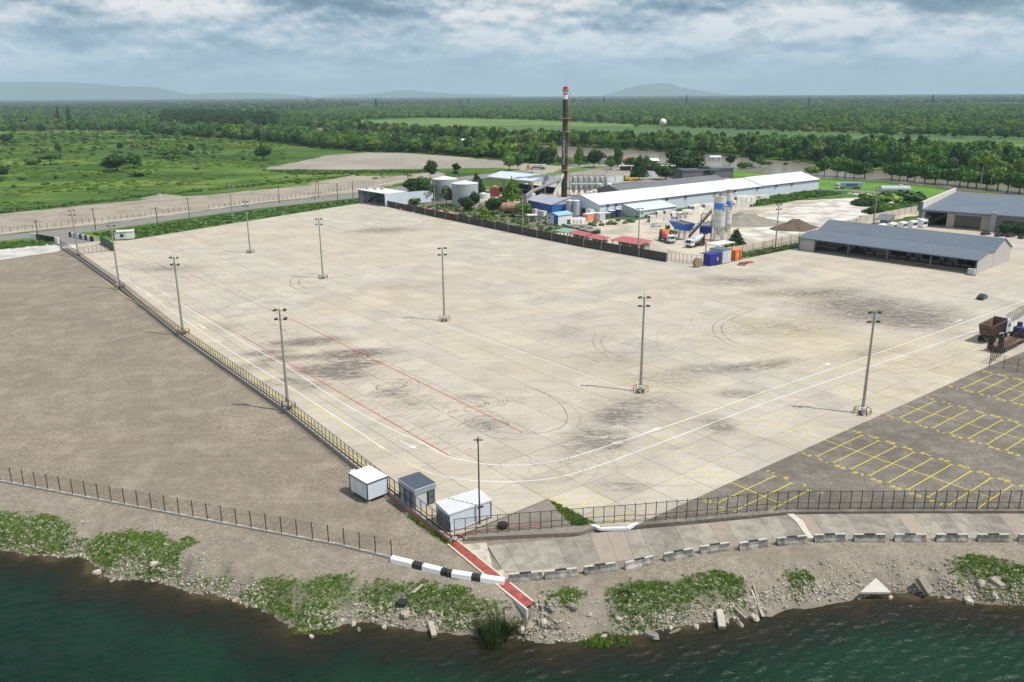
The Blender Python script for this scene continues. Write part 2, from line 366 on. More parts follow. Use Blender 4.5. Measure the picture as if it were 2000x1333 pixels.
grass_px = [[(-300, 990), (0, 1018), (60, 1018), (120, 1036), (170, 1050), (215, 1052), (270, 1052), (330, 1058), (372, 1075), (360, 1095), (345, 1118), (280, 1108), (220, 1092), (190, 1100), (160, 1096), (110, 1090), (60, 1086), (0, 1072), (-300, 1044)],
            [(362, 1133), (440, 1130), (432, 1155), (370, 1152)],
            [(478, 1150), (520, 1142), (600, 1142), (690, 1140), (760, 1147), (840, 1158), (900, 1172), (980, 1190), (940, 1205), (880, 1200), (800, 1188), (730, 1180), (660, 1185), (620, 1228), (575, 1225), (540, 1200), (500, 1180)],
            [(1075, 1178), (1105, 1168), (1140, 1175), (1135, 1195), (1090, 1200), (1070, 1190)],
            [(1185, 1160), (1250, 1150), (1330, 1140), (1400, 1138), (1440, 1150), (1440, 1172), (1370, 1178), (1330, 1190), (1290, 1200), (1230, 1210), (1195, 1195)],
            [(1855, 1110), (1900, 1105), (1960, 1112), (2040, 1120), (2300, 1130), (2300, 1155), (2000, 1152), (1930, 1148), (1880, 1135)],
            [(1535, 1135), (1570, 1132), (1575, 1155), (1550, 1160)]]
GP_ = [wpoly(p, -1.6) for p in grass_px]
gm = poly_soft(GP_, X, Y, 2.2)+(fbm(X, Y, 2.4, 55)-.5)*1.3
gm = np.clip((gm-.35)*1.6, 0, 1)*(S > .2)
a1 = me.attributes.new('grass', 'FLOAT', 'POINT'); a1.data.foreach_set('value', gm.astype(np.float32).ravel())
a2 = me.attributes.new('shore', 'FLOAT', 'POINT'); a2.data.foreach_set('value', S.astype(np.float32).ravel())
m_bank, nt, b, c = gravel_mat('bank_gravel', (.225, .19, .15), (.10, .085, .066), (.42, .37, .305), 2.6, .35, .07, .9)
at = N(nt, 'ShaderNodeAttribute', attribute_name='grass'); c = mixc(nt, at.outputs['Fac'], c, ramp(nt, [(.35, (.03, .06, .012)), (.5, (.045, .09, .016)), (.68, (.09, .12, .03))], noise(nt, pos(nt), 1.3, 5, .7)).outputs[0])
sh = N(nt, 'ShaderNodeAttribute', attribute_name='shore')
wet = ramp(nt, [(.0, (1, 1, 1)), (.06, (0, 0, 0))], math_(nt, 'MULTIPLY', math_(nt, 'ADD', sh.outputs['Fac'], .2), .08, clamp=True)).outputs[0]
c = mixc(nt, math_(nt, 'MULTIPLY', wet, .55), c, (.09, .07, .045))
c = mixc(nt, ramp(nt, [(.1, (0, 0, 0)), (.35, (.55, .55, .55))], math_(nt, 'MULTIPLY', math_(nt, 'SUBTRACT', 9.0, sh.outputs['Fac']), .06, clamp=True)).outputs[0], c, (.24, .215, .175))
nt.links.new(c, b.inputs['Base Color'])
me.materials.append(m_bank)
bank = tag(link('bank', me), 'gravel river bank sloping to the water with rubble and grass', 'bank', kind='structure')

# water
def water_mat():
    m, nt, b = newmat('river_water'); sh_ = N(nt, 'ShaderNodeAttribute', attribute_name='shore')
    v = pos(nt, (1, 1, 1)); n = noise(nt, pos(nt), .03, 5, .6, .5)
    deep = ramp(nt, [(.35, (.0035, .017, .0105)), (.6, (.006, .030, .017)), (.75, (.011, .042, .017))], n).outputs[0]
    d = math_(nt, 'ADD', sh_.outputs['Fac'], math_(nt, 'MULTIPLY', math_(nt, 'SUBTRACT', noise(nt, v, .25, 5, .65), .5), 7))
    k = ramp(nt, [(.0, (.008, .013, .010)), (.45, (.016, .017, .011)), (.72, (.022, .019, .011)), (.94, (.042, .033, .018)), (1, (.07, .055, .03))], math_(nt, 'ADD', math_(nt, 'MULTIPLY', d, .16), 1.0, clamp=True)).outputs[0]
    f = ramp(nt, [(.0, (0, 0, 0)), (.55, (1, 1, 1))], math_(nt, 'ADD', math_(nt, 'MULTIPLY', d, .11), 1.0, clamp=True)).outputs[0]
    c = mixc(nt, f, deep, k)
    nt.links.new(c, b.inputs['Base Color']); b.inputs['Roughness'].default_value = .24; b.inputs['IOR'].default_value = 1.33; b.inputs['Specular IOR Level'].default_value = .24
    w1 = noise(nt, pos(nt, (.55, 1.5, 1), math.radians(-24)), .62, 3, .55, .5); w2 = noise(nt, pos(nt, (.8, 1.6, 1), math.radians(-10)), 1.9, 4, .6, .4); w3 = noise(nt, pos(nt, (.5, 1, 1), math.radians(-35)), .16, 2, .5)
    h = math_(nt, 'ADD', math_(nt, 'ADD', math_(nt, 'MULTIPLY', w1, 1.0), math_(nt, 'MULTIPLY', w2, .38)), math_(nt, 'MULTIPLY', w3, .9))
    bump(nt, b, h, .8, .45)
    return m
m_water = water_mat()
xw = np.concatenate([np.arange(-150, -74, 2.0), np.arange(-74, 74.1, .27), np.arange(75, 151, 2.0)]); yw = np.concatenate([np.arange(-60, 48, 2.0), np.arange(48, 96, .27), np.arange(96, 126, 2.0)]); XW, YW = np.meshgrid(xw, yw); SW = sdist(XW, YW)
mw = bpy.data.meshes.new('water'); 
def waves(X, Y):
    h = np.zeros(X.shape); r = np.random.RandomState(3)
    jx, jy = (fbm(X, Y, 9, 61)-.5)*5, (fbm(X, Y, 9, 71)-.5)*5
    for L_, A_, a_ in ((1.3, .045, -68), (1.0, .032, -80), (2.1, .045, -55), (.85, .02, -95), (1.15, .035, -48), (4.5, .05, -62)):
        a_ = math.radians(a_); k = 2*math.pi/L_; ph = k*((X+jx*.5)*math.cos(a_)+(Y+jy*.5)*math.sin(a_))+r.rand()*6; h += A_*(1-np.abs(np.sin(ph/2))*2*.5-.5)*(.7+.7*fbm(X, Y, 5+L_, int(L_*10)))
    return h
nearm = ((np.abs(XW) < 74) & (YW > 48) & (YW < 96)); HW = waves(XW, YW)*1.7*nearm*np.clip((-SW+1.5)/6, .15, 1)
cw = np.stack([XW.ravel(), YW.ravel(), WL+HW.ravel()], -1)
iw = np.arange(XW.size).reshape(XW.shape); qw = np.stack([iw[:-1, :-1], iw[:-1, 1:], iw[1:, 1:], iw[1:, :-1]], -1).reshape(-1, 4)
sel = SW.ravel()[qw].min(1) < 3; qw = qw[sel]
mw.from_pydata(cw.tolist(), [], qw.tolist()); mw.polygons.foreach_set('use_smooth', [True]*len(mw.polygons)); mw.update()
aw = mw.attributes.new('shore', 'FLOAT', 'POINT'); aw.data.foreach_set('value', SW.astype(np.float32).ravel())
mw.materials.append(m_water)
tag(link('water', mw), 'dark green rippled river water along the bank', 'water', kind='structure')

# ------------------------------------------------------------------ sheets laid on the land
def sheet(name, px, mat, z, label=None, cat=None, thick=None, rough_edge=0):
    pts = [gp(x, y, z)[:2] for x, y in px]
    if rough_edge:
        out = []
        for i in range(len(pts)):
            a = Vector(pts[i]); b_ = Vector(pts[(i+1) % len(pts)]); n = max(1, int((b_-a).length/(rough_edge*2)))
            for k in range(n):
                p = a.lerp(b_, k/n); out.append((p.x+(mnoise.noise((p.x*.15/rough_edge, p.y*.15/rough_edge, 1)))*rough_edge*2.4, p.y+mnoise.noise((p.x*.15/rough_edge, p.y*.15/rough_edge, 7))*rough_edge*2.4))
        pts = out
    b = MB()
    if thick: b.prism(pts, z-thick, z)
    else:
        a = sum(pts[i][0]*pts[(i+1) % len(pts)][1]-pts[(i+1) % len(pts)][0]*pts[i][1] for i in range(len(pts)))
        if a < 0: pts = pts[::-1]
        b.quad([(p[0], p[1], z) for p in pts])
    return tag(b.build(name, mat), label, cat, kind='structure')
m_lot, _, _, _ = gravel_mat('lot_gravel', (.225, .188, .145), (.085, .07, .053), (.42, .365, .295), 2.1, .5, .03, .55)
m_dirt = M('dirt', (.315, .27, .215), .95, .22, .35, col2=(.24, .205, .165), patch=.06)
m_greydirt = M('grey_dirt', (.26, .235, .198), .95, .2, .15, col2=(.32, .285, .235), patch=.012)
m_road = M('asphalt_road', (.20, .19, .178), .9, .1, .3)
m_apron = M('apron_concrete', (.52, .50, .46), .85, .1, .2, col2=(.36, .34, .31), patch=.15)
m_yarddirt = M('works_dirt', (.50, .44, .36), .95, .1, .2, col2=(.33, .29, .24), patch=.05)
m_white_dirt = M('white_dust', (.60, .57, .52), .95, .1, .3, col2=(.36, .33, .29), patch=.11)
m_riverb = M('brown_river', (.20, .175, .13), .25, .08, .02)
m_lgreen = M('pasture', (.125, .20, .04), .95, .22, .03, col2=(.075, .14, .03), patch=.006)
m_dgreen = M('tilled_green', (.055, .11, .03), .95, .15, .03, col2=(.08, .14, .035), patch=.005)
m_lawn = M('lawn', (.10, .23, .022), .95, .2, .15, col2=(.07, .17, .02), patch=.03)
m_grassstrip = M('verge_grass', (.075, .15, .025), .95, .3, .5, col2=(.03, .07, .015), patch=.2)
sheet('gravel_lot', [(-700, 560), (0, 506), (112, 490), (118, 484), (155, 508), (235, 566), (350, 660), (560, 806), (720, 932), (880, 1056), (765, 1092), (400, 1016), (0, 941), (-700, 800)], m_lot, G+.004, 'bare grey-brown gravel lot left of the fence', 'lot')
sheet('apron', [(-400, 535), (0, 488), (98, 476), (125, 484), (112, 492), (0, 508), (-400, 566)], m_apron, G+.012, 'pale concrete strip at the far edge of the gravel lot', 'pavement')
sheet('dirt_track', [(-500, 470), (0, 418), (130, 405), (300, 389), (420, 380), (560, 366), (700, 352), (790, 342), (860, 336), (872, 345), (790, 356), (690, 378), (500, 398), (340, 420), (180, 441), (0, 459), (-500, 515)], m_dirt, G+.03, 'beige dirt strip beyond the road', 'track', rough_edge=1.2)
sheet('road', [(-500, 520), (0, 461), (180, 442), (340, 421), (500, 399), (690, 379), (800, 362), (905, 345), (1000, 334), (1120, 322), (1230, 316), (1230, 320), (1120, 328), (1000, 342), (905, 354), (800, 374), (690, 388), (500, 408), (340, 430), (180, 453), (0, 471), (-500, 528)], m_road, G+.05, 'grey asphalt road beyond the yard', 'road')
sheet('bridge_deck', [(60, 468), (112, 477), (128, 484), (200, 478), (186, 464), (136, 452)], m_road, G+.08, 'asphalt deck of the entrance between the two parapets', 'road')
sheet('verge', [(-300, 515), (0, 476), (70, 466), (98, 475), (0, 488), (-300, 520)], m_grassstrip, G+.02, 'grass verge left of the bridge', 'verge')
sheet('verge', [(180, 458), (340, 434), (500, 411), (700, 389), (700, 398), (500, 430), (250, 470), (195, 462)], m_grassstrip, G+.02, 'grass verge between road and yard', 'verge')
sheet('gravel_field', [(512, 331), (560, 321), (640, 304), (720, 298), (800, 300), (900, 307), (985, 316), (1100, 325), (1170, 322), (1290, 330), (1345, 338), (1340, 350), (1210, 358), (1110, 370), (1060, 352), (1040, 336), (985, 328), (860, 330), (700, 332)], m_greydirt, G+.10, 'wide levelled gravel field behind the yard', 'field', rough_edge=2)
sheet('grass_patch', [(1040, 345), (1100, 332), (1150, 324), (1195, 326), (1120, 337), (1060, 349)], m_lgreen, G+.14, 'strip of grass between the truck road and gravel', 'grass', rough_edge=1.5)
sheet('works_yard', [(757, 402), (800, 388), (850, 376), (960, 372), (1060, 352), (1110, 371), (1240, 366), (1400, 345), (1600, 375), (1690, 378), (1770, 388), (1800, 420), (1560, 462), (1540, 480), (1385, 522), (1300, 506)], m_yarddirt, G+.15, 'dusty works yard behind the dark fence', 'yard', rough_edge=.8)
sheet('garden_soil', [(762, 405), (800, 396), (880, 392), (960, 398), (1030, 404), (1085, 420), (1100, 436), (1150, 442), (1110, 452), (1060, 460), (1000, 450), (900, 430), (820, 415)], M('garden_soil', (.17, .145, .115), .95, .2, .2, col2=(.07, .10, .035), patch=.13), G+.17, 'weedy brown soil behind the dark fence', 'ground', rough_edge=.8)
sheet('white_dust', [(1470, 425), (1560, 402), (1640, 388), (1720, 390), (1760, 400), (1752, 418), (1650, 440), (1560, 458), (1480, 470), (1440, 450)], m_white_dirt, G+.19, 'white dusty ground in the works yard', 'yard', rough_edge=2)
sheet('works_grass', [(1180, 425), (1330, 405), (1600, 368), (1660, 378), (1690, 384), (1640, 388), (1560, 392), (1500, 402), (1400, 410), (1300, 422), (1240, 432)], m_grassstrip, G+.20, 'rough grass along the foot of the long white warehouse', 'grass', rough_edge=1)
sheet('river', [(600, 250), (700, 254), (800, 263), (1000, 280), (1200, 290), (1400, 303), (1560, 317), (1740, 335), (2000, 356), (2500, 400), (2500, 440), (2000, 385), (1720, 354), (1560, 346), (1380, 327), (1200, 312), (1000, 301), (800, 283), (690, 274), (600, 262)], m_riverb, G+.12, 'brown river crossing the plain behind the works', 'river', rough_edge=3)
sheet('lawn', [(1395, 327), (1560, 349), (1720, 358), (2000, 388), (2400, 430), (2400, 480), (2000, 400), (1800, 396), (1690, 378), (1600, 369), (1500, 350), (1400, 340)], m_lawn, G+.13, 'bright green lawn along the river road', 'lawn', rough_edge=1)
sheet('pasture', [(560, 240), (700, 236), (820, 231), (1000, 231), (1180, 238), (1290, 247), (1180, 248), (1000, 246), (860, 248), (700, 243)], m_lgreen, G+.3, 'light green pasture beyond the river', 'field', rough_edge=8)
sheet('field', [(860, 249), (1000, 247), (1290, 249), (1480, 255), (1700, 262), (2000, 268), (2400, 280), (2400, 300), (2000, 280), (1800, 276), (1650, 272), (1450, 272), (1200, 270), (1000, 260)], m_dgreen, G+.25, 'dark green field beyond the river belt', 'field', rough_edge=8)

# ------------------------------------------------------------------ the paved yard: separate slabs with open joints
ySP = [(690, 692, 12, 5, 1.3, .15), (640, 722, 11, 5, 1.3, .1), (600, 668, 13, 5, 1.1, .2), (670, 735, 7, 3, 1.2, .1), (560, 700, 8, 3, 1.0, .2), (520, 690, 8, 4, .8, .2), (705, 710, 6, 3, 1.3, .1), (560, 745, 6, 4, .7, 0), (610, 755, 5, 4, .6, 0), (500, 715, 7, 4, .5, 0), (330, 525, 16, 8, .6, 0), (760, 768, 5, 4, .6, 0), (800, 790, 6, 6, .35, 0), (945, 828, 4, 4, .5, 0), (925, 775, 5, 3, .5, 0),
       (1210, 815, 6, 5, .9, 0), (1250, 790, 12, 8, .55, 0), (1150, 865, 9, 7, .5, .5), (1190, 850, 7, 8, .4, .5), (1440, 770, 6, 3, .7, 0), (1480, 715, 14, 4, .9, .4), (1395, 825, 5, 4, .6, 0), (1410, 840, 4, 3, .5, 0), (1730, 610, 26, 14, .9, .2), (1800, 630, 16, 9, .8, .3), (1660, 590, 22, 9, .7, .2), (1590, 572, 24, 8, .75, .1), (1445, 548, 20, 10, .6, .1), (1540, 640, 20, 12, .4, 0), (1220, 950, 5, 3, .5, 0), (750, 450, 22, 12, .7, .2), (1130, 650, 14, 10, .25, 0), (1370, 720, 9, 4, .6, .4), (1300, 740, 12, 7, .4, 0), (440, 640, 9, 8, .3, 0), (1700, 690, 14, 5, .4, .4), (1180, 700, 20, 14, .25, 0), (820, 560, 26, 10, .2, 0), (1560, 465, 14, 5, .4, 0)]
spots = [(*gp(x, y)[:2], rx, ry, s, a) for x, y, rx, ry, s, a in ySP]
m_slab = yard_mat('yard_concrete', (.445, .405, .345), spots)
m_joint = M('joint_filler', (.10, .092, .082), .95, .2, .5)
m_asph, _, nb, _c = gravel_mat('worn_asphalt', (.165, .145, .122), (.07, .06, .05), (.36, .325, .28), 2.0, .4, .06, .6, .9)

yard_px = [(880, 1046), (720, 922), (560, 797), (350, 650), (235, 557), (155, 500), (118, 479), (160, 476), (185, 472), (250, 470), (480, 433), (700, 398), (755, 402), (1000, 452), (1280, 503), (1385, 520), (1560, 484), (1575, 462), (1700, 450), (1800, 440), (2100, 428), (3000, 400), (3000, 560), (2300, 590), (2080, 655), (1930, 716), (1375, 966), (1240, 1027), (1165, 1028), (1070, 975), (900, 1044)]
yard_uv = [UVof(gp(x, y)) for x, y in yard_px]
yard_uv = [(min(u, 330), v) for u, v in yard_uv]
def clip(poly, x0, y0, x1, y1):
    for ax, lim, sg in ((0, x0, 1), (0, x1, -1), (1, y0, 1), (1, y1, -1)):
        out = []
        for i in range(len(poly)):
            p = poly[i]; q = poly[(i+1) % len(poly)]; a = (p[ax]-lim)*sg >= 0; b_ = (q[ax]-lim)*sg >= 0
            if a: out.append(p)
            if a != b_:
                t = (lim-p[ax])/(q[ax]-p[ax]); out.append((p[0]+t*(q[0]-p[0]), p[1]+t*(q[1]-p[1])))
        poly = out
        if not poly: return []
    return poly
def area(p): return abs(sum(p[i][0]*p[(i+1) % len(p)][1]-p[(i+1) % len(p)][0]*p[i][1] for i in range(len(p))))/2
yard = tag(link('yard', None), 'large yard paved with pale concrete slabs', 'yard', kind='structure')
base = MB(); base.prism([tuple(W(u, v)[:2]) for u, v in yard_uv], G, -.035)
base.build('slab_bed', m_joint, yard)
SU, SV, GAP = 7.0, 6.72, .035
full = MB(); full.bb(-SU/2+GAP, -SV/2+GAP, -.035, SU/2-GAP, SV/2-GAP, 0); full_me = full.mesh('slab', m_slab)
cells = []
for i in range(-9, 52):
    for j in range(-9, 50):
        u0, v0 = i*SU, j*SV-.05; c_ = clip(yard_uv, u0+GAP, v0+GAP, u0+SU-GAP, v0+SV-GAP)
        if len(c_) < 3 or area(c_) < .4: continue
        cen = W(u0+SU/2, v0+SV/2); cells.append((cen.length, area(c_), i, j, c_, cen))
cells.sort(key=lambda t: t[0])
rest = MB()
for k, (d, ar, i, j, c_, cen) in enumerate(cells):
    inside = ar > (SU-2*GAP)*(SV-2*GAP)*.995
    if k < 295:
        if inside: link('slab', full_me, yard, cen, BANG)
        else:
            s_ = MB(); s_.prism([tuple(W(*p)[:2]) for p in c_], -.035, 0); s_.build('slab', m_slab, yard)
    else: rest.prism([tuple(W(*p)[:2]) for p in c_], -.035, 0)
o = rest.build('slab', m_slab, yard); o['kind'] = 'stuff'

asph_px = [(1240, 1027), (1375, 966), (1930, 716), (2080, 655), (2300, 590), (2500, 700), (2500, 996), (2000, 998), (1545, 1000)]
pa = MB(); pa.prism([tuple(gp(x, y)[:2]) for x, y in asph_px], G, -.006); tag(pa.build('asphalt_pad', m_asph), 'worn grey asphalt parking pad with yellow numbered bays', 'pavement', kind='structure')
m_tri, _, nb, _c = gravel_mat('triangle_gravel', (.235, .205, .17), (.12, .10, .085), (.37, .33, .28), 2.6, 0, .1, .5)
tp = MB(); tp.prism([tuple(gp(x, y)[:2]) for x, y in [(903, 1045), (1070, 976), (1164, 1029), (1130, 1040), (905, 1050)]], G, -.02)
tag(tp.build('gravel_corner', m_tri), 'small triangle of gravel inside the corner fence', 'ground', kind='structure')

# ------------------------------------------------------------------ painted lines and tyre marks (thin sheets on the slabs)
def paint(name, col, wear):
    m, nt, b = newmat(name); n = noise(nt, pos(nt), 2.2, 6, .75); n2_ = noise(nt, pos(nt), .12, 4, .6)
    f = ramp(nt, [(.40, (0, 0, 0)), (.56, (1, 1, 1))], math_(nt, 'ADD', math_(nt, 'MULTIPLY', n, .5), math_(nt, 'MULTIPLY', n2_, .5))).outputs[0]
    b.inputs['Base Color'].default_value = (*col, 1); b.inputs['Roughness'].default_value = .7
    nt.links.new(math_(nt, 'SUBTRACT', 1.0, math_(nt, 'MULTIPLY', f, wear)), b.inputs['Alpha'])
    return m
p_white = paint('white_paint', (.78, .77, .74), .3); p_yel = paint('yellow_paint', (.72, .60, .03), .12); p_yelf = paint('faded_yellow_paint', (.70, .58, .08), .6); p_red = paint('red_paint', (.42, .035, .04), .45); p_redf = paint('faded_red_paint', (.40, .06, .06), .65)
def arr(pts, w, z=.004):
    pts = [Vector((p[0], p[1])) for p in pts]; L_, R_ = [], []
    for i, p in enumerate(pts):
        d = (pts[min(i+1, len(pts)-1)]-pts[max(i-1, 0)]).normalized(); n = Vector((-d.y, d.x))*w/2
        L_.append((p.x+n.x, p.y+n.y, z)); R_.append((p.x-n.x, p.y-n.y, z))
    return L_, R_
def spline(pts, n=10):
    out = []; P = [pts[0]]+list(pts)+[pts[-1]]
    for i in range(1, len(P)-2):
        p0, p1, p2, p3 = [Vector(q[:2]) for q in P[i-1:i+3]]
        for k in range(n):
            t = k/n; out.append(.5*((2*p1)+(p2-p0)*t+(2*p0-5*p1+4*p2-p3)*t*t+(3*p1-p0-3*p2+p3)*t**3))
    out.append(Vector(P[-2][:2])); return out
def line(mb, p, q, w, z=.004):
    L_, R_ = arr([p, q], w, z); mb.tri_strip(L_, R_)
def uvl(mb, u0, v0, u1, v1, w, z=.004): line(mb, W(u0, v0), W(u1, v1), w, z)
mk = MB()
for pts in ([(300, 560), (470, 665), (560, 716), (660, 782), (760, 836), (820, 863), (871, 890), (905, 899), (950, 907), (1010, 909), (1060, 905), (1110, 895), (1160, 880), (1230, 857), (1350, 817)],
            [(270, 563), (430, 672), (560, 753), (700, 843), (765, 886), (830, 920), (880, 933), (940, 940), (1000, 941), (1060, 937), (1110, 928), (1180, 906), (1250, 880), (1340, 846)]):
    L_, R_ = arr(spline([gp(*p) for p in pts]), .2); mk.tri_strip(L_, R_)
for pts in ([(1350, 817), (1500, 763), (1700, 695), (1850, 642), (2000, 588), (2200, 515)], [(1340, 846), (1500, 785), (1700, 716), (1850, 665), (2000, 614), (2200, 545)]):
    L_, R_ = arr([gp(*p) for p in pts], .2); mk.tri_strip(L_, R_)
for pts in ([(490, 500), (740, 590), (880, 640), (1240, 765)], [(225, 525), (270, 563)], [(228, 545), (300, 560)], [(700, 454), (640, 466)]):
    L_, R_ = arr([gp(*p) for p in pts], .16); mk.tri_strip(L_, R_)
L_, R_ = arr(spline([gp(*p) for p in [(700, 408), (770, 420), (815, 430), (821, 433), (815, 437), (800, 440)]]), .2); mk.tri_strip(L_, R_)
mk.build('lane_line', p_white, yard)
def arrow(p, q):
    a = MB(); p = gp(*p); q = gp(*q); d = (q-p).normalized(); n = Vector((-d.y, d.x, 0)); L = (q-p).length; s_ = q-d*(L*.32)
    line(a, p, s_, .22, .005); z = Vector((0, 0, .005))
    a.quad([s_+n*.55+z, s_-n*.55+z, q+z]); a.build('lane_arrow', p_white, yard)
arrow((781, 861), (815, 877)); arrow((1255, 848), (1290, 835)); arrow((1862, 631), (1880, 624)); arrow((1600, 718), (1622, 709)); arrow((388, 634), (402, 642)); arrow((284, 572), (294, 578)); arrow((1150, 829), (1152, 828.5))
yl = MB()
for pts in ([(200, 545), (240, 575), (350, 640), (560, 757), (700, 849), (866, 945), (848, 955)], [(1880, 635), (1600, 735), (1270, 845)]):
    L_, R_ = arr([gp(*p) for p in pts], .16); (yl).tri_strip(L_, R_)
for pts in ([(1242, 1018), (1160, 1024), (1036, 954), (1104, 928)], ):
    L_, R_ = arr([gp(*p) for p in pts], .2); yl.tri_strip(L_, R_)
L_, R_ = arr([gp(*p) for p in [(876, 1038), (720, 915), (560, 788), (420, 692), (340, 634)]], .35); yl.tri_strip(L_, R_)
yl.build('yellow_line', p_yelf, yard)
# parking bays
rows = [(4, 17.4), (28.7, 42), (54.4, 67.4), (78.5, 91.7), (104, 117)]
SEG = {'0': 'abcdef', '1': 'bc', '2': 'abged', '3': 'abgcd', '4': 'fgbc', '5': 'afgcd', '6': 'afgedc', '7': 'abc', '8': 'abcdefg', '9': 'abcdfg'}
SP = {'a': (0, 2, 1, 2), 'b': (1, 1, 1, 2), 'c': (1, 0, 1, 1), 'd': (0, 0, 1, 0), 'e': (0, 0, 0, 1), 'f': (0, 1, 0, 2), 'g': (0, 1, 1, 1)}
def number(mb, txt, u, v, s=.36, z=.0):
    # characters run along -v, their tops towards +u
    n = len(txt); x0 = v+(n*1.7-.7)*s/2*1.6
    for k, ch in enumerate(txt):
        for g_ in SEG[ch]:
            a, b_, c_, d = SP[g_]; f_ = lambda x, y: (u+(y-1)*s, x0-(k*1.75+x)*s*1.6)
            p, q = f_(a, b_), f_(c_, d); e = .04
            uvl(mb, p[0]-(e if p[0] == q[0] else 0), p[1], q[0]+(e if p[0] == q[0] else 0), q[1], .12, z)
pad = MB(); conc = MB(); nums = MB(); zP = -.002
numtop = {0: ['11', '9', '7', '6', '4'], 1: ['42', '40', '38', '36', '34', '32', '30', '28', '26', '24'], 2: ['73', '71', '72', '70', '68', '66', '64', '62', '60'], 3: ['90', '88', '86', '84', '82', '80', '78'], 4: ['99', '97', '95', '93', '91']}
numbot = {0: ['10', '8', '7', '5', '3'], 1: ['43', '41', '39', '37', '35', '33', '29', '27', '25', '23'], 2: ['74', '75', '73', '71', '69', '67', '65', '63', '61'], 3: ['91', '89', '87', '85', '83', '81', '79'], 4: ['98', '96', '94', '92', '90']}
inpad = [UVof(gp(x, y)) for x, y in asph_px]
def inside(u, v, P):
    c_ = False
    for i in range(len(P)):
        a = P[i]; b_ = P[(i+1) % len(P)]
        if (a[1] > v) != (b_[1] > v) and u < (b_[0]-a[0])*(v-a[1])/(b_[1]-a[1])+a[0]: c_ = not c_
    return c_
for r, (ua, ub) in enumerate(rows):
    um = (ua+ub)/2; vlim = [-24, -42, -60, -70, -80][r]
    k = 0
    while True:
        v = -12.95-2.93*k
        if v < vlim: break
        u2 = ub
        if r == 0 and v < -20: u0 = 8 if v > -22 else 12
        else: u0 = ua
        if not inside(um, v-.3, inpad): break
        while u0 < u2 and not inside(u0-.4, v-.4, inpad): u0 += .5
        uvl(pad, u0, v, u2, v, .13, zP)
        for uu in (u0, u2): uvl(pad, uu, v-.35, uu, v+.35, .15, zP)
        if k < len(numtop[r]) and inside(ub+.9, v-2.6, inpad): number(nums, numtop[r][k], ub+.75, v-1.45, .34, zP)
        if k < len(numbot[r]) and inside(ua-1.2, v-2.6, inpad): number(nums, numbot[r][k], ua-.75, v-1.45, .34, zP)
        k += 1
    uvl(pad, um, -12.95, um, -12.95-2.93*(k-1), .13, zP+.001)
    for k in range(0, 8 if r != 2 else 7):
        v = -10.0+2.93*k
        if r == 0 and v > 5: break
        if r >= 1 and v > (1.5 if r == 1 else 0): break
        uvl(conc, ua, v, ub, v, .13, .0045); uvl(conc, ua, v-.3, ua, v+.3, .13, .0045); uvl(conc, ub, v-.3, ub, v+.3, .13, .0045)
    uvl(conc, um, -12.9, um, 2 if r else 4, .12, .005)
    uvl(conc, ua, -12.95, ua, -10, .1, .0042)
for v in (1.1, -1.6, -4.5, -7.4, -10.2): uvl(conc, -13.8, v, -7, v, .15, .0045)
for u in (4, 30.5, 56): # faint bays beyond the lane
    for k in range(14):
        v = 8.5+2.93*k
        if u == 4 and v < 18: continue
        uvl(conc, u+26, v, u+39, v, .10, .0045)
for k in range(18): uvl(conc, 82, 20+2.93*k, 95, 20+2.93*k, .1, .0045)
pad.build('bay_line', p_yel, yard); nums.build('bay_number', p_yel, yard); conc.build('faded_bay_line', p_yelf, yard)
n2m = MB()
for k, t in enumerate(['6', '5', '4']): number(n2m, t, -6.3, .4-2.9*k, .3, .004)
number(n2m, '7', -10.5, 2.4, .5, .004); n2m.build('bay_number', p_yelf, yard)
# red block
rd = MB(); rf = MB()
uvl(rd, -16.6, 20.9, -17.2, 110, .22); uvl(rd, -1.6, 20.9, -1.4, 110, .22); uvl(rf, -1.4, 110, -4.0, 190, .2); uvl(rf, -17.2, 110, -18.5, 160, .18)
k = 0
while 20.9+2.55*k < 112:
    v = 20.9+2.55*k; tgt = rd if v < 62 else rf
    for u in (-16.6, -12.9, -9.1, -5.3, -1.5): uvl(tgt, u-(.75 if u > -16 else 0), v, u+(.75 if u < -2 else .0)+(.9 if u < -16 else 0), v, .13, .0048)
    if k % 2 == 0 and v < 95: uvl(tgt, -1.2, v, -.3, v, .12, .0048)
    k += 1
rd.build('red_line', p_red, yard)
for (a, b_) in (((1128+0, 0), (0, 0)),): pass
for p, q in (((285, 463), (345, 491)), ((292, 462), (360, 490)), ((350, 452), (435, 480)), ((357, 457), (425, 484)), ((417, 441), (500, 468)), ((424, 440), (508, 466)), ((230, 485), (266, 503)), ((195, 492), (215, 506))): line(rf, gp(*p), gp(*q), .16, .0045)
rf.build('faded_red_line', p_redf, yard)
# tyre marks
def rubber():
    m, nt, b = newmat('tyre_rubber'); n = noise(nt, pos(nt), .8, 5, .7)
    b.inputs['Base Color'].default_value = (.07, .065, .06, 1); b.inputs['Roughness'].default_value = .85
    nt.links.new(math_(nt, 'MULTIPLY', ramp(nt, [(.32, (0, 0, 0)), (.68, (1, 1, 1))], n).outputs[0], .72), b.inputs['Alpha']); return m
m_rub = rubber()
m_rub2 = m_rub.copy(); m_rub2.name = 'faint_tyre_rubber'
for n_ in m_rub2.node_tree.nodes:
    if n_.type == 'MATH': n_.inputs[1].default_value = .34
def tyre(pts, w=.3, tracks=(0,), mat=None, z=.006):
    t = MB(); P = spline([gp(*p) for p in pts], 12)
    for off in tracks:
        Q = []
        for i, p in enumerate(P):
            d = (P[min(i+1, len(P)-1)]-P[max(i-1, 0)]).normalized(); Q.append(p+Vector((-d.y, d.x))*off)
        L_, R_ = arr(Q, w, z); t.tri_strip(L_, R_)
    return t.build('tyre_mark', mat or m_rub, yard)
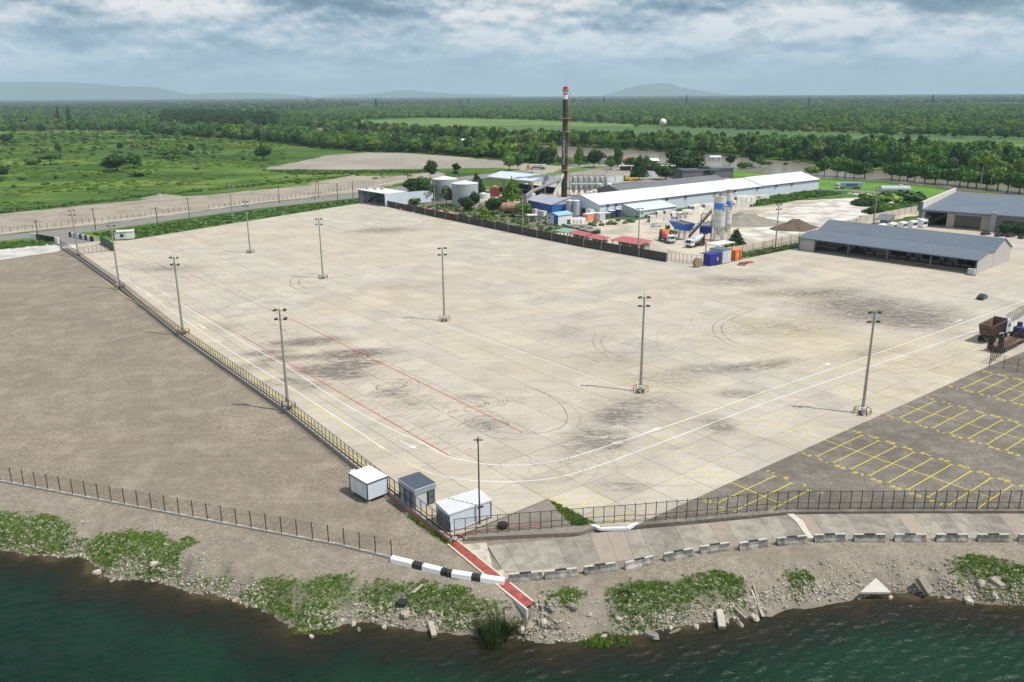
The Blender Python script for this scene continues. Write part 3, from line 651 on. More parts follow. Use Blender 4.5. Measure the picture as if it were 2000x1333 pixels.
Z7 = lambda x, y: (700+x/2.857, 640+y/2.857)
tyre([Z7(930, 325), Z7(1040, 370), Z7(1130, 430), Z7(1165, 500), Z7(1140, 550), Z7(1060, 582), Z7(950, 594), Z7(860, 592), Z7(740, 570)], .2, (0,))
tyre([Z7(1000, 350), Z7(1110, 400), Z7(1210, 460), Z7(1238, 510), Z7(1210, 560), Z7(1120, 600), Z7(980, 620), Z7(820, 625), Z7(700, 600)], .2, (0,), m_rub2)
tyre([Z7(1330, 20), Z7(1305, 70), Z7(1320, 110), Z7(1370, 150), Z7(1500, 200), Z7(1700, 250)], .2, (0, 2), m_rub2)
Z2 = lambda x, y: (1100+x/5, 600+y/5)
tyre([Z2(1820, 0), Z2(1600, 90), Z2(1480, 160), Z2(1460, 220), Z2(1500, 290), Z2(1600, 360), Z2(1750, 410)], .22, (0, 2.1), m_rub)
tyre([Z2(1400, 30), Z2(1270, 90), Z2(1245, 150), Z2(1300, 220), Z2(1430, 270)], .18, (0,), m_rub2)
tyre([Z2(400, 230), Z2(320, 290), Z2(300, 350), Z2(330, 420), Z2(430, 480)], .18, (0, 1.7), m_rub2)
tyre([Z2(940, 230), Z2(915, 320), Z2(930, 400), Z2(1000, 490), Z2(1200, 560)], .15, (0,), m_rub2)
tyre([Z2(2000, 30), Z2(1760, 60), Z2(1650, 120), Z2(1680, 200), Z2(1800, 290)], .18, (0,), m_rub2)
tyre([(1212, 918), (1180, 880), (1150, 868), (1115, 880), (1105, 905), (1130, 930)], .14, (0, .5), m_rub2)
tyre([(1135, 905), (1138, 920), (1120, 932), (1085, 943), (1040, 938), (1000, 920)], .14, (0, .5), m_rub2)
tyre([(1168, 908), (1165, 925), (1140, 945), (1085, 962)], .14, (0,), m_rub2)
tyre([(600, 565), (585, 556), (588, 545), (620, 537), (660, 535)], .3, (0, 2.6), m_rub)
tyre([(1702, 560), (1690, 550), (1700, 545), (1730, 540)], .25, (0,), m_rub2)
tyre([(1850, 740), (1760, 772), (1700, 780), (1600, 790)], .16, (0,), m_rub2)
tyre([(2000, 640), (1930, 665), (1880, 690), (1800, 716), (1700, 724)], .25, (0, 2.2), m_rub2)
tyre([(1985, 465), (1850, 490), (1700, 515)], .25, (0, 2.2), m_rub2)
rr_ = random.Random(5)
def donuts(px, py, rad, n, mat=None, w=.15):
    c0 = gp(px, py); t = MB()
    for k in range(n):
        cx_, cy_ = c0.x+rr_.gauss(0, rad*.35), c0.y+rr_.gauss(0, rad*.3); r0 = rad*rr_.uniform(.35, .9); a0 = rr_.uniform(0, 6.28); sp = rr_.uniform(1.2, 4.2); e = rr_.uniform(.55, 1)
        P = [(cx_+r0*math.cos(a0+sp*i/22)*(1+.02*i/22), cy_+r0*e*math.sin(a0+sp*i/22)) for i in range(23)]
        L_, R_ = arr(P, w, .006+.0006*k); t.tri_strip(L_, R_)
    t.build('tyre_mark', mat or m_rub, yard)
donuts(943, 830, 3.6, 11); donuts(925, 790, 5, 8); donuts(770, 757, 5, 10); donuts(800, 795, 6, 5, m_rub2); donuts(950, 802, 7, 4, m_rub2, .2); donuts(1065, 905, 7, 4, m_rub2)
donuts(300, 520, 12, 16, m_rub2, .3); donuts(360, 545, 12, 12, m_rub2, .3); donuts(470, 600, 9, 9, m_rub2, .22); donuts(520, 650, 8, 7, m_rub2, .2); donuts(690, 700, 6, 9, m_rub, .18); donuts(1165, 870, 6, 6, m_rub2); donuts(1420, 640, 12, 4, m_rub2); donuts(1750, 620, 11, 10, m_rub2, .25); donuts(1650, 590, 14, 8, m_rub2, .25)
donuts(420, 620, 6, 5, m_rub2)

# ------------------------------------------------------------------ concrete slabs of the ramp road below the fence
m_ramp = M('ramp_concrete', (.285, .258, .215), .9, .16, .5, rnd=.16, col2=(.21, .19, .16), patch=.6, streak=0)
m_ramp2 = M('rusty_ramp_concrete', (.345, .285, .23), .9, .14, .4, rnd=.1, col2=(.28, .24, .20), patch=.4)
ramp_o = tag(link('ramp_road', None), 'road of sloping concrete slabs between fence and barriers', 'road', kind='structure')
bd = MB(); topx = [(945, 1066), (1100, 1052), (1165, 1040), (1245, 1034), (1380, 1022), (1545, 1005), (1700, 1003), (2300, 1003)]; botx = [(990, 1118), (1010, 1117), (1160, 1102), (1290, 1087), (1390, 1074), (1545, 1056), (1700, 1052), (2300, 1052)]
ip = lambda x, t: float(np.interp(x, [p[0] for p in t], [p[1] for p in t]))
dxs = [(945, 32), (1080, 24), (1224, 22), (1420, 30), (1740, 38), (1950, 40), (2300, 50)]
xcur = 952.0; k = 0
while xcur < 2280:
    xn = xcur+33.2
    def corner(x, top):
        if top: return gp(x, ip(x, topx), -.34)
        xb = x+ip(x, dxs); return gp(xb, ip(xb, botx), -.55)
    a, b_, c_, d = corner(xcur, True), corner(xn, True), corner(xn, False), corner(xcur, False)
    cen = (a+b_+c_+d)/4; q4 = [(cen+(p-cen)*.987) for p in (d, c_, b_, a)]; zo = rr_.uniform(-.02, .02)
    s_ = MB(); vs = [(p.x, p.y, p.z-.2) for p in q4]+[(p.x, p.y, p.z+zo) for p in q4]
    s_.add(vs, [(3, 2, 1, 0), (4, 5, 6, 7), (0, 1, 5, 4), (1, 2, 6, 5), (2, 3, 7, 6), (3, 0, 4, 7)])
    s_.build('slab', m_ramp2 if k in (6, 7, 13, 18, 24, 30) else m_ramp, ramp_o); xcur = xn; k += 1
def flat_piece(px, mat, z, name, par=ramp_o):
    s_ = MB(); s_.prism([tuple(gp(x, y, z)[:2]) for x, y in px], z-.25, z); return s_.build(name, mat, par)
m_old = M('broken_concrete', (.50, .45, .38), .9, .12, 1.2, col2=(.34, .31, .26), patch=.8)
flat_piece([(905, 1064), (950, 1060), (964, 1112), (948, 1106)], m_old, -.5, 'broken_slab')
flat_piece([(985, 1120), (1090, 1106), (1097, 1119), (990, 1133)], M('kerb_slab', (.38, .32, .26), .9, .12, .6), -.55, 'edge_slab')
flat_piece([(1095, 1106), (1198, 1092), (1208, 1111), (1100, 1120)], m_ramp2, -.55, 'edge_slab')
flat_piece([(968, 1115), (984, 1113), (990, 1133), (978, 1136)], m_old, -.52, 'broken_slab')
cr = MB(); m_crack = M('washed_out_strip', (.52, .49, .44), .95, .12, 2)
Lp = [gp(1537, 1005, -.3), gp(1555, 1020, -.36), gp(1566, 1036, -.44), gp(1578, 1052, -.5)]; Rp = [gp(1550, 1004, -.3), gp(1570, 1020, -.36), gp(1578, 1036, -.44), gp(1590, 1052, -.5)]
cr.tri_strip([p+Vector((0, 0, .05)) for p in Lp], [p+Vector((0, 0, .05)) for p in Rp]); cr.build('mortar_strip', m_crack, ramp_o)
# ------------------------------------------------------------------ common paints
m_steel = M('galvanised_steel', (.33, .32, .30), .55, .15, 2, .3)
m_darksteel = M('dark_steel', (.05, .045, .04), .6, .2, 3)
m_rustpost = M('brown_post', (.085, .06, .045), .8, .3, 2)
m_conc = M('cast_concrete', (.40, .38, .34), .9, .15, 1.2, streak=.4)
m_palec = M('pale_concrete', (.62, .59, .54), .9, .1, 1.5, streak=.25)
m_white = M('white_sheet_metal', (.74, .75, .77), .5, .05, .4, streak=.12)
m_wallb = M('bluish_white_wall', (.60, .66, .74), .55, .05, .3, streak=.15)
m_lgrey = M('light_grey_panel', (.50, .52, .55), .5, .05, .5, streak=.12)
m_black = M('black_trim', (.018, .018, .02), .5, .1, 3)
m_glass = M('dark_glass', (.02, .028, .035), .08, .1, 1, spec=.8)
m_blue = M('blue_sheet', (.035, .12, .42), .5, .1, .8, streak=.25)
m_dblue = M('deep_blue_paint', (.02, .03, .24), .45, .1, 2)
m_red = M('red_paint_metal', (.42, .04, .03), .5, .15, 2)
m_orange = M('orange_paint', (.75, .19, .03), .5, .1, 2)
m_salmon = M('salmon_box', (.70, .27, .16), .7, .12, 2)
m_green = M('green_paint', (.03, .11, .07), .6, .15, 2)
m_yellow = M('yellow_paint_metal', (.70, .50, .03), .5, .15, 3)
m_tyre = M('tyre', (.022, .021, .02), .9, .2, 4)
m_rust = M('rust', (.16, .075, .045), .85, .3, 2.5, col2=(.25, .14, .08), patch=1.2)
m_rubble = M('rubble_stone', (.36, .325, .27), .95, .25, 2, rnd=.45, col2=(.30, .27, .22), patch=1.5)
m_screen = M('dark_screen', (.055, .05, .048), .85, .25, 1.5, streak=.3)
def mesh_mat(name, col, alpha):
    m, nt, b = newmat(name); b.inputs['Base Color'].default_value = (*col, 1); b.inputs['Roughness'].default_value = .7; b.inputs['Alpha'].default_value = alpha; return m
m_net = mesh_mat('wire_netting', (.05, .045, .04), .15)

m_plin = M('weathered_wall', (.30, .28, .25), .9, .2, 1, streak=.6)
# ------------------------------------------------------------------ fences
def fence(name, label, pts, h, step, mat=None, plinth=None, rails=(1.0,), net=True, group=None, pw=.09, foot=None, hook=False, pmat=None, netmat=None, lean=None, netparts=True):
    mat = mat or m_rustpost
    P = [Vector(p) for p in pts]; root = thing(name, label, 'fence', P[0], 0, group); o0 = P[0]
    acc = [0]
    for i in range(1, len(P)): acc.append(acc[-1]+(P[i]-P[i-1]).length)
    def at(d):
        for i in range(1, len(P)):
            if d <= acc[i] or i == len(P)-1:
                t = (d-acc[i-1])/(acc[i]-acc[i-1]); return P[i-1].lerp(P[i], t), P[i]-P[i-1]
    n = max(1, round(acc[-1]/step)); st_ = acc[-1]/n
    pm = MB(); pm.bb(-pw/2, -pw/2, 0, pw/2, pw/2, h)
    if hook: pm.bar((0, 0, h), (0, .28, h+.1), pw*.8)
    pme = pm.mesh('post', mat)
    fm = None
    if foot: f_ = MB(); f_.bb(-.32, -.25, -.02, .32, .25, .14); f_.bb(-.14, -.45, -.01, .14, .45, .1); fm = f_.mesh('footing', m_palec)
    posn = [at(i*st_) for i in range(n+1)]
    nm = MB(); nm.quad([(0, 0, .08), (st_, 0, .08), (st_, 0, h-.04), (0, 0, h-.04)]); nme = nm.mesh('mesh_panel', netmat or m_net)
    for i, (p, d) in enumerate(posn):
        a = math.atan2(d.y, d.x); q = p-o0
        if i < 299:
            po = link('post', pme, root, q, a)
            if foot: link('footing', fm, root, q, a)
        if net and i < n and i < 299:
            nx = posn[i+1][0]; link('mesh_panel', nme, root, q, ang(p, nx)).rotation_euler = (0, -math.atan2(nx.z-p.z, (Vector(nx[:2])-Vector(p[:2])).length), ang(p, nx))
    rb = MB()
    for zr in rails:
        for i in range(n): rb.bar(posn[i][0]-o0+Vector((0, 0, h*zr)), posn[i+1][0]-o0+Vector((0, 0, h*zr)), .06)
    if rails: rb.build('rail', mat, root)
    if plinth:
        pb = MB(); w_, zb, zt = plinth
        for i in range(1, len(P)):
            a = P[i-1]-o0; b_ = P[i]-o0; pb.bar(a+Vector((0, 0, (zb+zt)/2)), b_+Vector((0, 0, (zb+zt)/2)), w_, zt-zb)
        pb.build('plinth', pmat or m_conc, root)
    return root
fence('yard_fence', 'long dark steel fence on a low wall between paved yard and left gravel lot', [gp(880, 1052, .05), gp(720, 928, .05), gp(560, 801, .05), gp(350, 654, .05), gp(235, 561, .05), gp(155, 504, .05), gp(118, 481, .05)], 2.35, 1.5, plinth=(.36, -.75, .02), rails=(.99, .42), pmat=m_plin, hook=False)
fence('lot_fence', 'thin post fence on a concrete plinth along the near edge of the gravel lot', [gp(765, 1088, G+.3), gp(660, 1062, G+.3), gp(430, 1019, G+.3), gp(200, 976, G+.3), gp(0, 938, G+.3), gp(-400, 868, G+.3)], 2.45, 2.35, plinth=(.3, -.45, .0), rails=(), pw=.1, pmat=m_conc)
fence('river_fence', 'black rail fence on white concrete footings at the yard corner above the ramp road', [gp(888, 1052, -.2), gp(960, 1044, -.2), gp(1060, 1036, -.2), gp(1165, 1027, -.2), gp(1240, 1022, -.2)], 2.8, 1.45, m_darksteel, rails=(.99, .45), foot=True)
fence('river_fence', 'black rail fence along the bottom edge of the asphalt parking pad', [gp(1240, 1022, -.1), gp(1380, 1010, -.1), gp(1480, 1000, -.1), gp(1545, 996, -.05), gp(1800, 995.5, -.05), gp(2300, 995, -.05)], 2.8, 1.45, m_darksteel, rails=(.99, .38), hook=True, plinth=(.3, -.5, .03), pmat=m_palec)
# low walls of the corner footing line
lw = thing('low_wall', 'low broken concrete edging under the corner fence footings', 'wall', gp(905, 1052, G))
for i in range(12):
    a = gp(905+i*22, 1056-i*2.6, G)-lw.location; b_ = MB(); b_.box((0, 0, .15), (1.55+.1*math.sin(i*3), .35, .32)); b_.build('kerb_block', m_conc, lw, a, ang(gp(905, 1056), gp(1165, 1027))+.03*math.sin(i*5))
# white painted kerb at the gate edge
wk = MB(); pts_ = [gp(1150, 1022, .0), gp(1172, 1032, .0), gp(1225, 1031, .0), gp(1244, 1022, .0)]
for i in range(3): wk.bar(pts_[i]+Vector((0, 0, -.1)), pts_[i+1]+Vector((0, 0, -.1)), .5, .35)
tag(wk.build('white_kerb', m_white), 'short white painted kerb at the tip of the yard by the fence', 'kerb')
# right hand truck-gate fences
fence('gate_fence', 'leaning rail fence in front of the flatbed trailer at the right edge', [gp(1932, 712), gp(1960, 692), gp(2000, 665), gp(2080, 612)], 3.2, 1.5, m_darksteel, rails=(.99, .3))
fence('gate_fence', 'rail fence behind the dump truck at the right edge', [gp(1962, 638), gp(2000, 617), gp(2080, 575)], 3.0, 1.5, m_darksteel, rails=(.99, .3))
fence('gate_fence', 'open wire fence dropping from the yard edge to the asphalt bays at far right', [gp(1932, 716), gp(1962, 722), gp(2000, 730), gp(2100, 752)], 3.0, 2.4, m_darksteel, rails=(.5,))
# screened fence on the far side of the yard, its dark boards in bays between pale posts
def panel_wall(name, label, pts, h, step, pm_, mm, pw, th, rows_=1, cat='fence', cap=None):
    P = [Vector(p) for p in pts]; root = thing(name, label, cat, P[0]); o0 = P[0]; pc = {}
    pb = MB(); pb.bb(-pw/2, -pw/2, -.3, pw/2, pw/2, h+.12); pme = pb.mesh('post', pm_)
    for i in range(1, len(P)):
        L = (P[i]-P[i-1]).length; n = max(1, round(L/step)); a = ang(P[i-1], P[i]); s_ = L/n
        pn = MB()
        for r in range(rows_): pn.bb(pw/2+.01, -th/2-.01*(r % 2), h*r/rows_+.02, s_-pw/2-.01, th/2, h*(r+1)/rows_-.02)
        me_ = pn.mesh('panel', mm)
        for k in range(n):
            p = P[i-1].lerp(P[i], k/n)-o0; link('post', pme, root, p, a); link('panel', me_, root, p, a)
    link('post', pme, root, P[-1]-o0, a); return root
panel_wall('screened_fence', 'dark screened fence in long bays at the far side of the yard before the works', [gp(757, 404), gp(850, 424), gp(1021, 459), gp(1140, 483), gp(1248, 502), gp(1302, 512)], 3.1, 9.0, m_steel, m_screen, .28, .12, 4)
panel_wall('beige_wall', 'beige concrete panel wall between works yard and rail fence', [gp(1385, 508, G), gp(1470, 494, G), gp(1560, 474, G), gp(1590, 464, G)], 3.4, 6.3, m_conc, M('beige_panel', (.60, .53, .43), .9, .08, .4, streak=.25), .4, .2, 1, 'wall')
panel_wall('beige_wall', 'beige wall running behind the grey garage shed up to the bus', [gp(1590, 464, G), gp(1690, 436, G), gp(1790, 416, G)], 3.4, 6.3, m_conc, M('pale_beige_panel', (.56, .51, .43), .9, .1, .4), .4, .2, 1, 'wall')
fence('wire_fence', 'rail fence with weeds in front of the beige wall', [gp(1400, 519), gp(1480, 500), gp(1560, 483)], 2.9, 1.7, m_darksteel, rails=(.98, .2))
fence('wire_fence', 'open rail fence behind the cable drum and blue generator', [gp(1304, 508), gp(1345, 516), gp(1400, 520)], 3.3, 1.7, m_darksteel, rails=(.98,))
fence('wire_fence', 'green rail fence in front of the small grey hut and the bus', [gp(1700, 452), gp(1760, 443), gp(1822, 436)], 3.4, 2.2, m_green, rails=(.98, .5))
fence('roadside_fence', 'thin wire fence on a white kerb beyond the road, left stretch', [gp(-300, 492, G), gp(0, 457, G), gp(165, 438, G), gp(373, 413, G)], 2.3, 3.0, m_rustpost, rails=(), net=False, pw=.14, plinth=(.5, 0, .22), pmat=m_palec)
fence('roadside_fence', 'thin wire fence on a white kerb beyond the road, right stretch', [gp(408, 409, G), gp(500, 397, G), gp(690, 372, G), gp(790, 352, G)], 2.3, 3.2, m_rustpost, rails=(), net=False, pw=.14, plinth=(.5, 0, .22), pmat=m_palec)
panel_wall('panel_fence', 'pale panel fence behind the silver pipework rack', [gp(1062, 371, G), gp(1165, 363, G), gp(1250, 349, G), gp(1330, 340, G)], 4.2, 11, m_steel, M('pale_blue_panel', (.52, .58, .62), .7, .1, .3), .5, .15)
# gate at the far corner
fence('entrance_gate', 'low dark barred gate across the entrance at the far left corner', [gp(157, 497), gp(222, 490)], 2.6, 1.5, m_darksteel, rails=(.98, .1))
gr = panel_wall('green_fence', 'dark green screened fence beside the entrance gate', [gp(197, 476), gp(223, 491)], 3.2, 7, m_green, m_green, .2, .1)
br = thing('bridge_parapet', 'black and white bridge parapet farthest from the yard', 'parapet', gp(136, 463, G)); d_ = gp(181, 466, G)-gp(136, 453, G)
for k in range(9):
    q = (gp(181, 464, G)-gp(136, 455, G))/9; b_ = MB(); b_.bar(q*k+Vector((0, 0, 1.0)), q*(k+1)+Vector((0, 0, 1.0)), .5, 2.0); b_.build('block', m_white if k % 2 else m_black, br)
br = thing('bridge_parapet', 'black bridge parapet with white ends at the left of the entrance', 'parapet', gp(62, 467, G))
q = (gp(115, 476, G)-gp(62, 467, G))
for a, b2, mm in ((0, .2, m_white), (.2, .88, m_black), (.88, 1, m_white)):
    b_ = MB(); b_.bar(q*a+Vector((0, 0, 1.2)), q*b2+Vector((0, 0, 1.2)), .5, 2.4); b_.build('block', mm, br)
bx = thing('guard_booth', 'small white booth inside a dark cage near the entrance', 'booth', gp(225, 470, G), .3)
b_ = MB(); b_.bb(0, 0, .3, 7, 4.5, 3.2); b_.build('wall', m_white, bx); b_ = MB(); b_.bb(-.2, -.2, 3.2, 7.2, 4.7, 3.5); b_.build('roof', m_palec, bx); b_ = MB(); b_.bb(2, -.05, 1.2, 3.4, 0, 2.4); b_.build('window', m_glass, bx)
fence('booth_fence', 'dark wire fence around the small white booth', [gp(212, 462), gp(214, 470), gp(246, 468)], 3.2, 1.7, m_green, rails=(.98,))
ck = MB(); ck.bb(-2.5, -1.4, 0, 2.5, 1.4, .3); tag(ck.build('white_platform', m_white, None, gp(137, 484), .6), 'white raised platform beside the entrance gate', 'platform')

# ------------------------------------------------------------------ floodlight masts
def mast(h, style):
    r = thing('light_mast', 'x', 'light mast', (0, 0, 0)); 
    b_ = MB(); b_.tube((0, 0, .3), (0, 0, h), .30, .15, 10); b_.build('pole', m_steel, r)
    b_ = MB(); b_.bb(-.6, -.6, 0, .6, .6, .35); b_.build('base_plate', m_darksteel, r)
    b_ = MB(); b_.tube((0, 0, h), (0, 0, h+1.6), .03, .02, 5); b_.build('lightning_rod', m_steel, r)
    ar = MB(); heads = []
    for z in (h-.35, h-2.0):
        ar.bar((-.8, 0, z), (.8, 0, z), .1)
        for sx_ in (-1, 1): heads.append((sx_*.85, z))
    ar.build('crossarm', m_steel, r)
    hm = MB(); hm.box((0, -.2, .2), (.6, .5, .32), .0); hm.quad([(-.27, -.455, .07), (.27, -.455, .07), (.27, -.455, .33), (-.27, -.455, .33)]); hm_ = hm.mesh('lamp_head', m_darksteel)
    for i, (x, z) in enumerate(heads): o_ = link('lamp_head', hm_, r, (x, 0, z-.1), (.5, -.5, .3, -.7)[i] if style == 0 else (.9, 2.2, 1.5, 2.6)[i]); o_.rotation_euler.x = math.radians(-24)
    if style != 2:
        b_ = MB(); b_.bb(-.55, -1.25, .35, .05, -.75, 1.5); b_.build('cabinet', m_lgrey, r)
        for k in range(6):
            a = k*math.pi/3+.3; g_ = MB(); c_ = Vector((1.35*math.cos(a), 1.35*math.sin(a), 0)); t_ = Vector((-math.sin(a), math.cos(a), 0))*.5
            g_.tube(c_-t_, c_-t_+Vector((0, 0, .95)), .06, .06, 6); g_.tube(c_+t_, c_+t_+Vector((0, 0, .95)), .06, .06, 6); g_.tube(c_-t_+Vector((0, 0, .95)), c_+t_+Vector((0, 0, .95)), .06, .06, 6)
            g_.build('guard_hoop', m_hoop if k % 2 else m_darksteel, r)
    return r
m_hoop = M('worn_yellow', (.36, .27, .06), .7, .3, 4); mp0 = mast(18.9, 0); mp1 = mast(18.9, 1); mp2 = mast(16.5, 2)
MG = 'tall floodlight masts of the yard'
for root, lst in ((mp0, [(489, 494, 'floodlight mast in the middle row, farthest from the camera'), (631, 544, 'floodlight mast in the middle row, second from the far end'), (868, 627, 'floodlight mast in the middle row beside the centre of the yard'), (1251, 765, 'floodlight mast in the middle row nearest to the white lanes'), (1684, 808, 'floodlight mast at the corner of the grey asphalt parking pad')]),
                  (mp1, [(234, 562, 'floodlight mast on the left fence, third from the camera'), (358, 652, 'floodlight mast on the left fence, second from the camera'), (563, 798, 'floodlight mast on the left fence nearest the camera, with yellow hoops')]),
                  (mp2, [(153, 499, 'pale light mast beside the entrance gate'), (455, 428, 'pale light mast at the far left edge of the yard'), (850, 424, 'pale light mast before the two grey tanks'), (1021, 457, 'pale light mast before the blue building'), (1246, 497, 'pale light mast before the red-roofed shelter'), (1514, 487, 'pale light mast before the beige wall'), (1706, 440, 'pale light mast behind the grey garage shed'), (1911, 388, 'pale light mast beyond the big showroom roof')])):
    for i, (x, y, lb) in enumerate(lst):
        p = gp(x, y); rz = R.uniform(-.3, .3)
        if i == 0: root.location = p; root.rotation_euler.z = rz; root['label'] = lb; root['group'] = MG
        else: dup(root, p, rz, lb, MG)
tp_ = thing('utility_pole', 'thin wooden pole with a short crossbar behind the long cabin', 'pole', gp(937, 1024))
b_ = MB(); b_.tube((0, 0, 0), (0, 0, 12.6), .13, .09, 8); b_.build('pole', m_rustpost, tp_); b_ = MB(); b_.bar((-.6, 0, 12.2), (.6, 0, 12.2), .12); b_.bar((-.1, .3, 12), (-.1, -.4, 12), .1); b_.build('crossbar', m_rustpost, tp_)
up = thing('utility_pole', 'x', 'pole', gp(77, 477, G), 0, 'wooden poles along the road'); b_ = MB(); b_.tube((0, 0, 0), (0, 0, 9.6), .2, .14, 7); b_.build('pole', m_rustpost, up); b_ = MB(); b_.bar((-.9, 0, 9), (.9, 0, 9), .12); b_.build('crossbar', m_rustpost, up)
up['label'] = 'wooden roadside pole beside the black bridge parapet'
for x, y, lb in [(187, 450, 'wooden roadside pole just beyond the chequered parapet'), (309, 447, 'wooden roadside pole right of the white booth'), (370, 425, 'wooden roadside pole at the gap in the roadside fence'), (546, 398, 'wooden roadside pole between the first far mast and the open building'), (623, 386, 'wooden roadside pole left of the leaning pole'), (660, 392, 'wooden roadside pole nearest the open-front building'), (797, 368, 'wooden roadside pole behind the white wall'), (690, 388, 'wooden roadside pole touching the open-front building')]: dup(up, gp(x, y, G), 0, lb)
lp = MB(); lp.tube((0, 0, 0), (1.9, 0, 11), .12, .1, 6); tag(lp.build('leaning_pole', m_rustpost, None, gp(614, 391, G)), 'thin pole leaning against a roadside pole', 'pole')
tpole = MB(); tpole.tube((0, 0, 0), (0, 0, 11.5), .16, .11, 6); tpm = tpole.mesh('lamp_post', m_steel)
for i, (x, y) in enumerate([(1610, 352), (1692, 362), (1760, 350), (1830, 375), (1865, 366), (1933, 375), (1995, 398), (1475, 340), (1505, 345), (1250, 336), (1172, 322), (1146, 320)]):
    o_ = tag(link('lamp_post', tpm, None, gp(x, y, G)), 'slim grey post standing on the grass along the river road', 'lamp post', 'slim posts along the river road')

# ------------------------------------------------------------------ three site cabins at the near corner
def cabin(root, L, Wd, z0, z1, wall, trim, rooftop, ribs, slope=0.0, over=.08, fascia=0.0):
    b_ = MB(); b_.bb(0, 0, z0, L, Wd, z1); b_.build('wall', wall, root)
    t = MB()
    for x in (0, L):
        for y in (0, Wd): t.bb(x-.06, y-.06, z0, x+.06, y+.06, z1)
    t.bb(-.06, -.06, z0-.02, L+.06, .04, z0+.1); t.bb(-.06, Wd-.04, z0-.02, L+.06, Wd+.06, z0+.1); t.bb(-.07, .045, z0-.02, .03, Wd-.045, z0+.1); t.bb(L-.03, .045, z0-.02, L+.07, Wd-.045, z0+.1)
    t.build('trim', trim, root)
# white cabin: near corner (719,985), walls towards (687,963) and (760,972)
zc0 = G
A0 = gp(719, 984, zc0); rA = ang(A0, gp(760, 968, zc0)); LA = (gp(760, 970, zc0)-A0).length; WA = (gp(687, 962, zc0)-A0).length
def win(root, x0, z0, x1, z1, y=-.03, fr=m_white, gl=m_glass, n=2, side=False, name='window'):
    f = MB(); f.bb(x0, y-.02, z0, x1, y+.03, z1); fo = f.build(name, fr, root); d = (x1-x0)/n
    for k in range(n):
        p_ = MB(); p_.bb(x0+d*k+.08, y-.045, z0+.08, x0+d*(k+1)-.08, y-.022, z1-.08); p_.build('pane', gl, fo)
    if side: fo.rotation_euler.z = math.pi/2
    return fo
c1 = thing('site_cabin', 'white site cabin with flat white roof outside the fence on the gravel lot', 'cabin', A0, rA)
cabin(c1, LA, WA, .4, 3.1, m_wallb, m_black, m_white, False)
b_ = MB(); b_.bb(-.08, -.08, 3.1, LA+.08, WA+.08, 3.22); b_.build('roof', m_white, c1); b_ = MB(); b_.bb(-.1, -.1, 3.0, LA+.1, -.065, 3.12); b_.bb(-.1, -.1, 3.0, -.065, WA+.1, 3.12); b_.build('eaves_strip', m_black, c1)
w_ = win(c1, .35, 1.3, 2.1, 2.5, .03, side=True); w_.location = (0, .9, 0)
d0 = MB(); d0.bb(-.06, WA-1.4, .5, -.01, WA-.35, 2.7); d0.build('door', m_white, c1)
for x in (.3, LA-.3):
    for y in (.3, WA-.3): b_ = MB(); b_.bb(x-.25, y-.25, -.05, x+.25, y+.25, .4); b_.build('foot_block', m_conc, c1)
b_ = MB(); b_.bb(-.25, WA-.5, 3.23, .4, WA-.1, 3.7); b_ = MB(); b_.bb(.3, WA+.1, 2.2, 1.2, WA+.5, 3.3); b_.build('air_conditioner', m_lgrey, c1)
# grey booth with ribbed dark roof
B0 = gp(812, 997); rB = ang(B0, gp(852, 983)); LB = (gp(851, 984)-B0).length; WB = (gp(784, 974)-B0).length
c2 = thing('site_cabin', 'grey booth with dark ribbed roof and open black door just inside the fence', 'cabin', B0, rB)
cabin(c2, LB, WB, .05, 3.0, m_lgrey, m_lgrey, m_black, True)
b_ = MB(); b_.bb(-.12, -.12, 2.35, LB+.12, WB+.12, 3.12); b_.build('fascia', M('booth_fascia', (.30, .33, .37), .5, .08, 1), c2)
b_ = MB(); b_.bb(-.18, -.18, 3.12, LB+.18, WB+.18, 3.16); b_.build('roof', M('dark_ribbed_roof', (.07, .085, .125), .45, .1, 1), c2); rb_ = MB()
for k in range(13): x = -.1+(LB+.2)*k/12; rb_.bb(x-.035, -.17, 3.165, x+.035, WB+.17, 3.23)
rb_.build('roof_rib', M('rib_edge', (.16, .19, .24), .4, .1, 1), c2)
b_ = MB(); b_.bb(-.2, -.2, 3.1, LB+.2, -.182, 3.22); b_.bb(-.2, -.2, 3.1, -.182, WB+.2, 3.22); b_.build('gutter', m_white, c2)
b_ = MB(); b_.bb(LB-1.35, -.05, .1, LB-.15, -.01, 2.3); d1 = b_.build('door', m_black, c2); b_ = MB(); b_.bb(LB-1.1, -.08, .3, LB-.3, -.052, 1.2); b_.bb(LB-1.1, -.08, 1.35, LB-.3, -.052, 2.15); b_.build('pane', M('door_glass', (.12, .12, .12), .2, .1, 1), d1)
for k in range(2):
    w_ = win(c2, .5+k*1.5, .3, 1.7+k*1.5, 2.1, .03, M('blue_frame', (.20, .26, .32), .5, .1, 1), m_lgrey, 1, side=True, name='shutter')
# long cabin
C0 = gp(878, 1040); rC = ang(C0, gp(959, 1012)); LC = (gp(959, 1012)-C0).length; WC = (gp(851, 1022)-C0).length
c3 = thing('site_cabin', 'long white container cabin with ribbed white roof at the yard corner', 'cabin', C0, rC)
cabin(c3, LC, WC, .05, 2.55, m_wallb, m_black, m_white, True)
b_ = MB(); b_.endp([(-.1, 2.551), (WC+.1, 2.551), (WC+.1, 3.05), (-.1, 2.75)], -.12, LC+.12); b_.build('roof', m_white, c3); rb_ = MB(); ngr = 17
for k in range(ngr+1):
    x = -.1+(LC+.2)*k/ngr; rb_.endp([(-.11, 2.755), (WC+.11, 3.055), (WC+.11, 3.12), (-.11, 2.82)], x-.06, x+.06)
rb_.build('roof_rib', M('rib_white', (.60, .62, .64), .5, .05, 1), c3)
win(c3, LC*.66, 2.0, LC*.66+1.1, 2.4, -.01, m_white, m_black, 1)
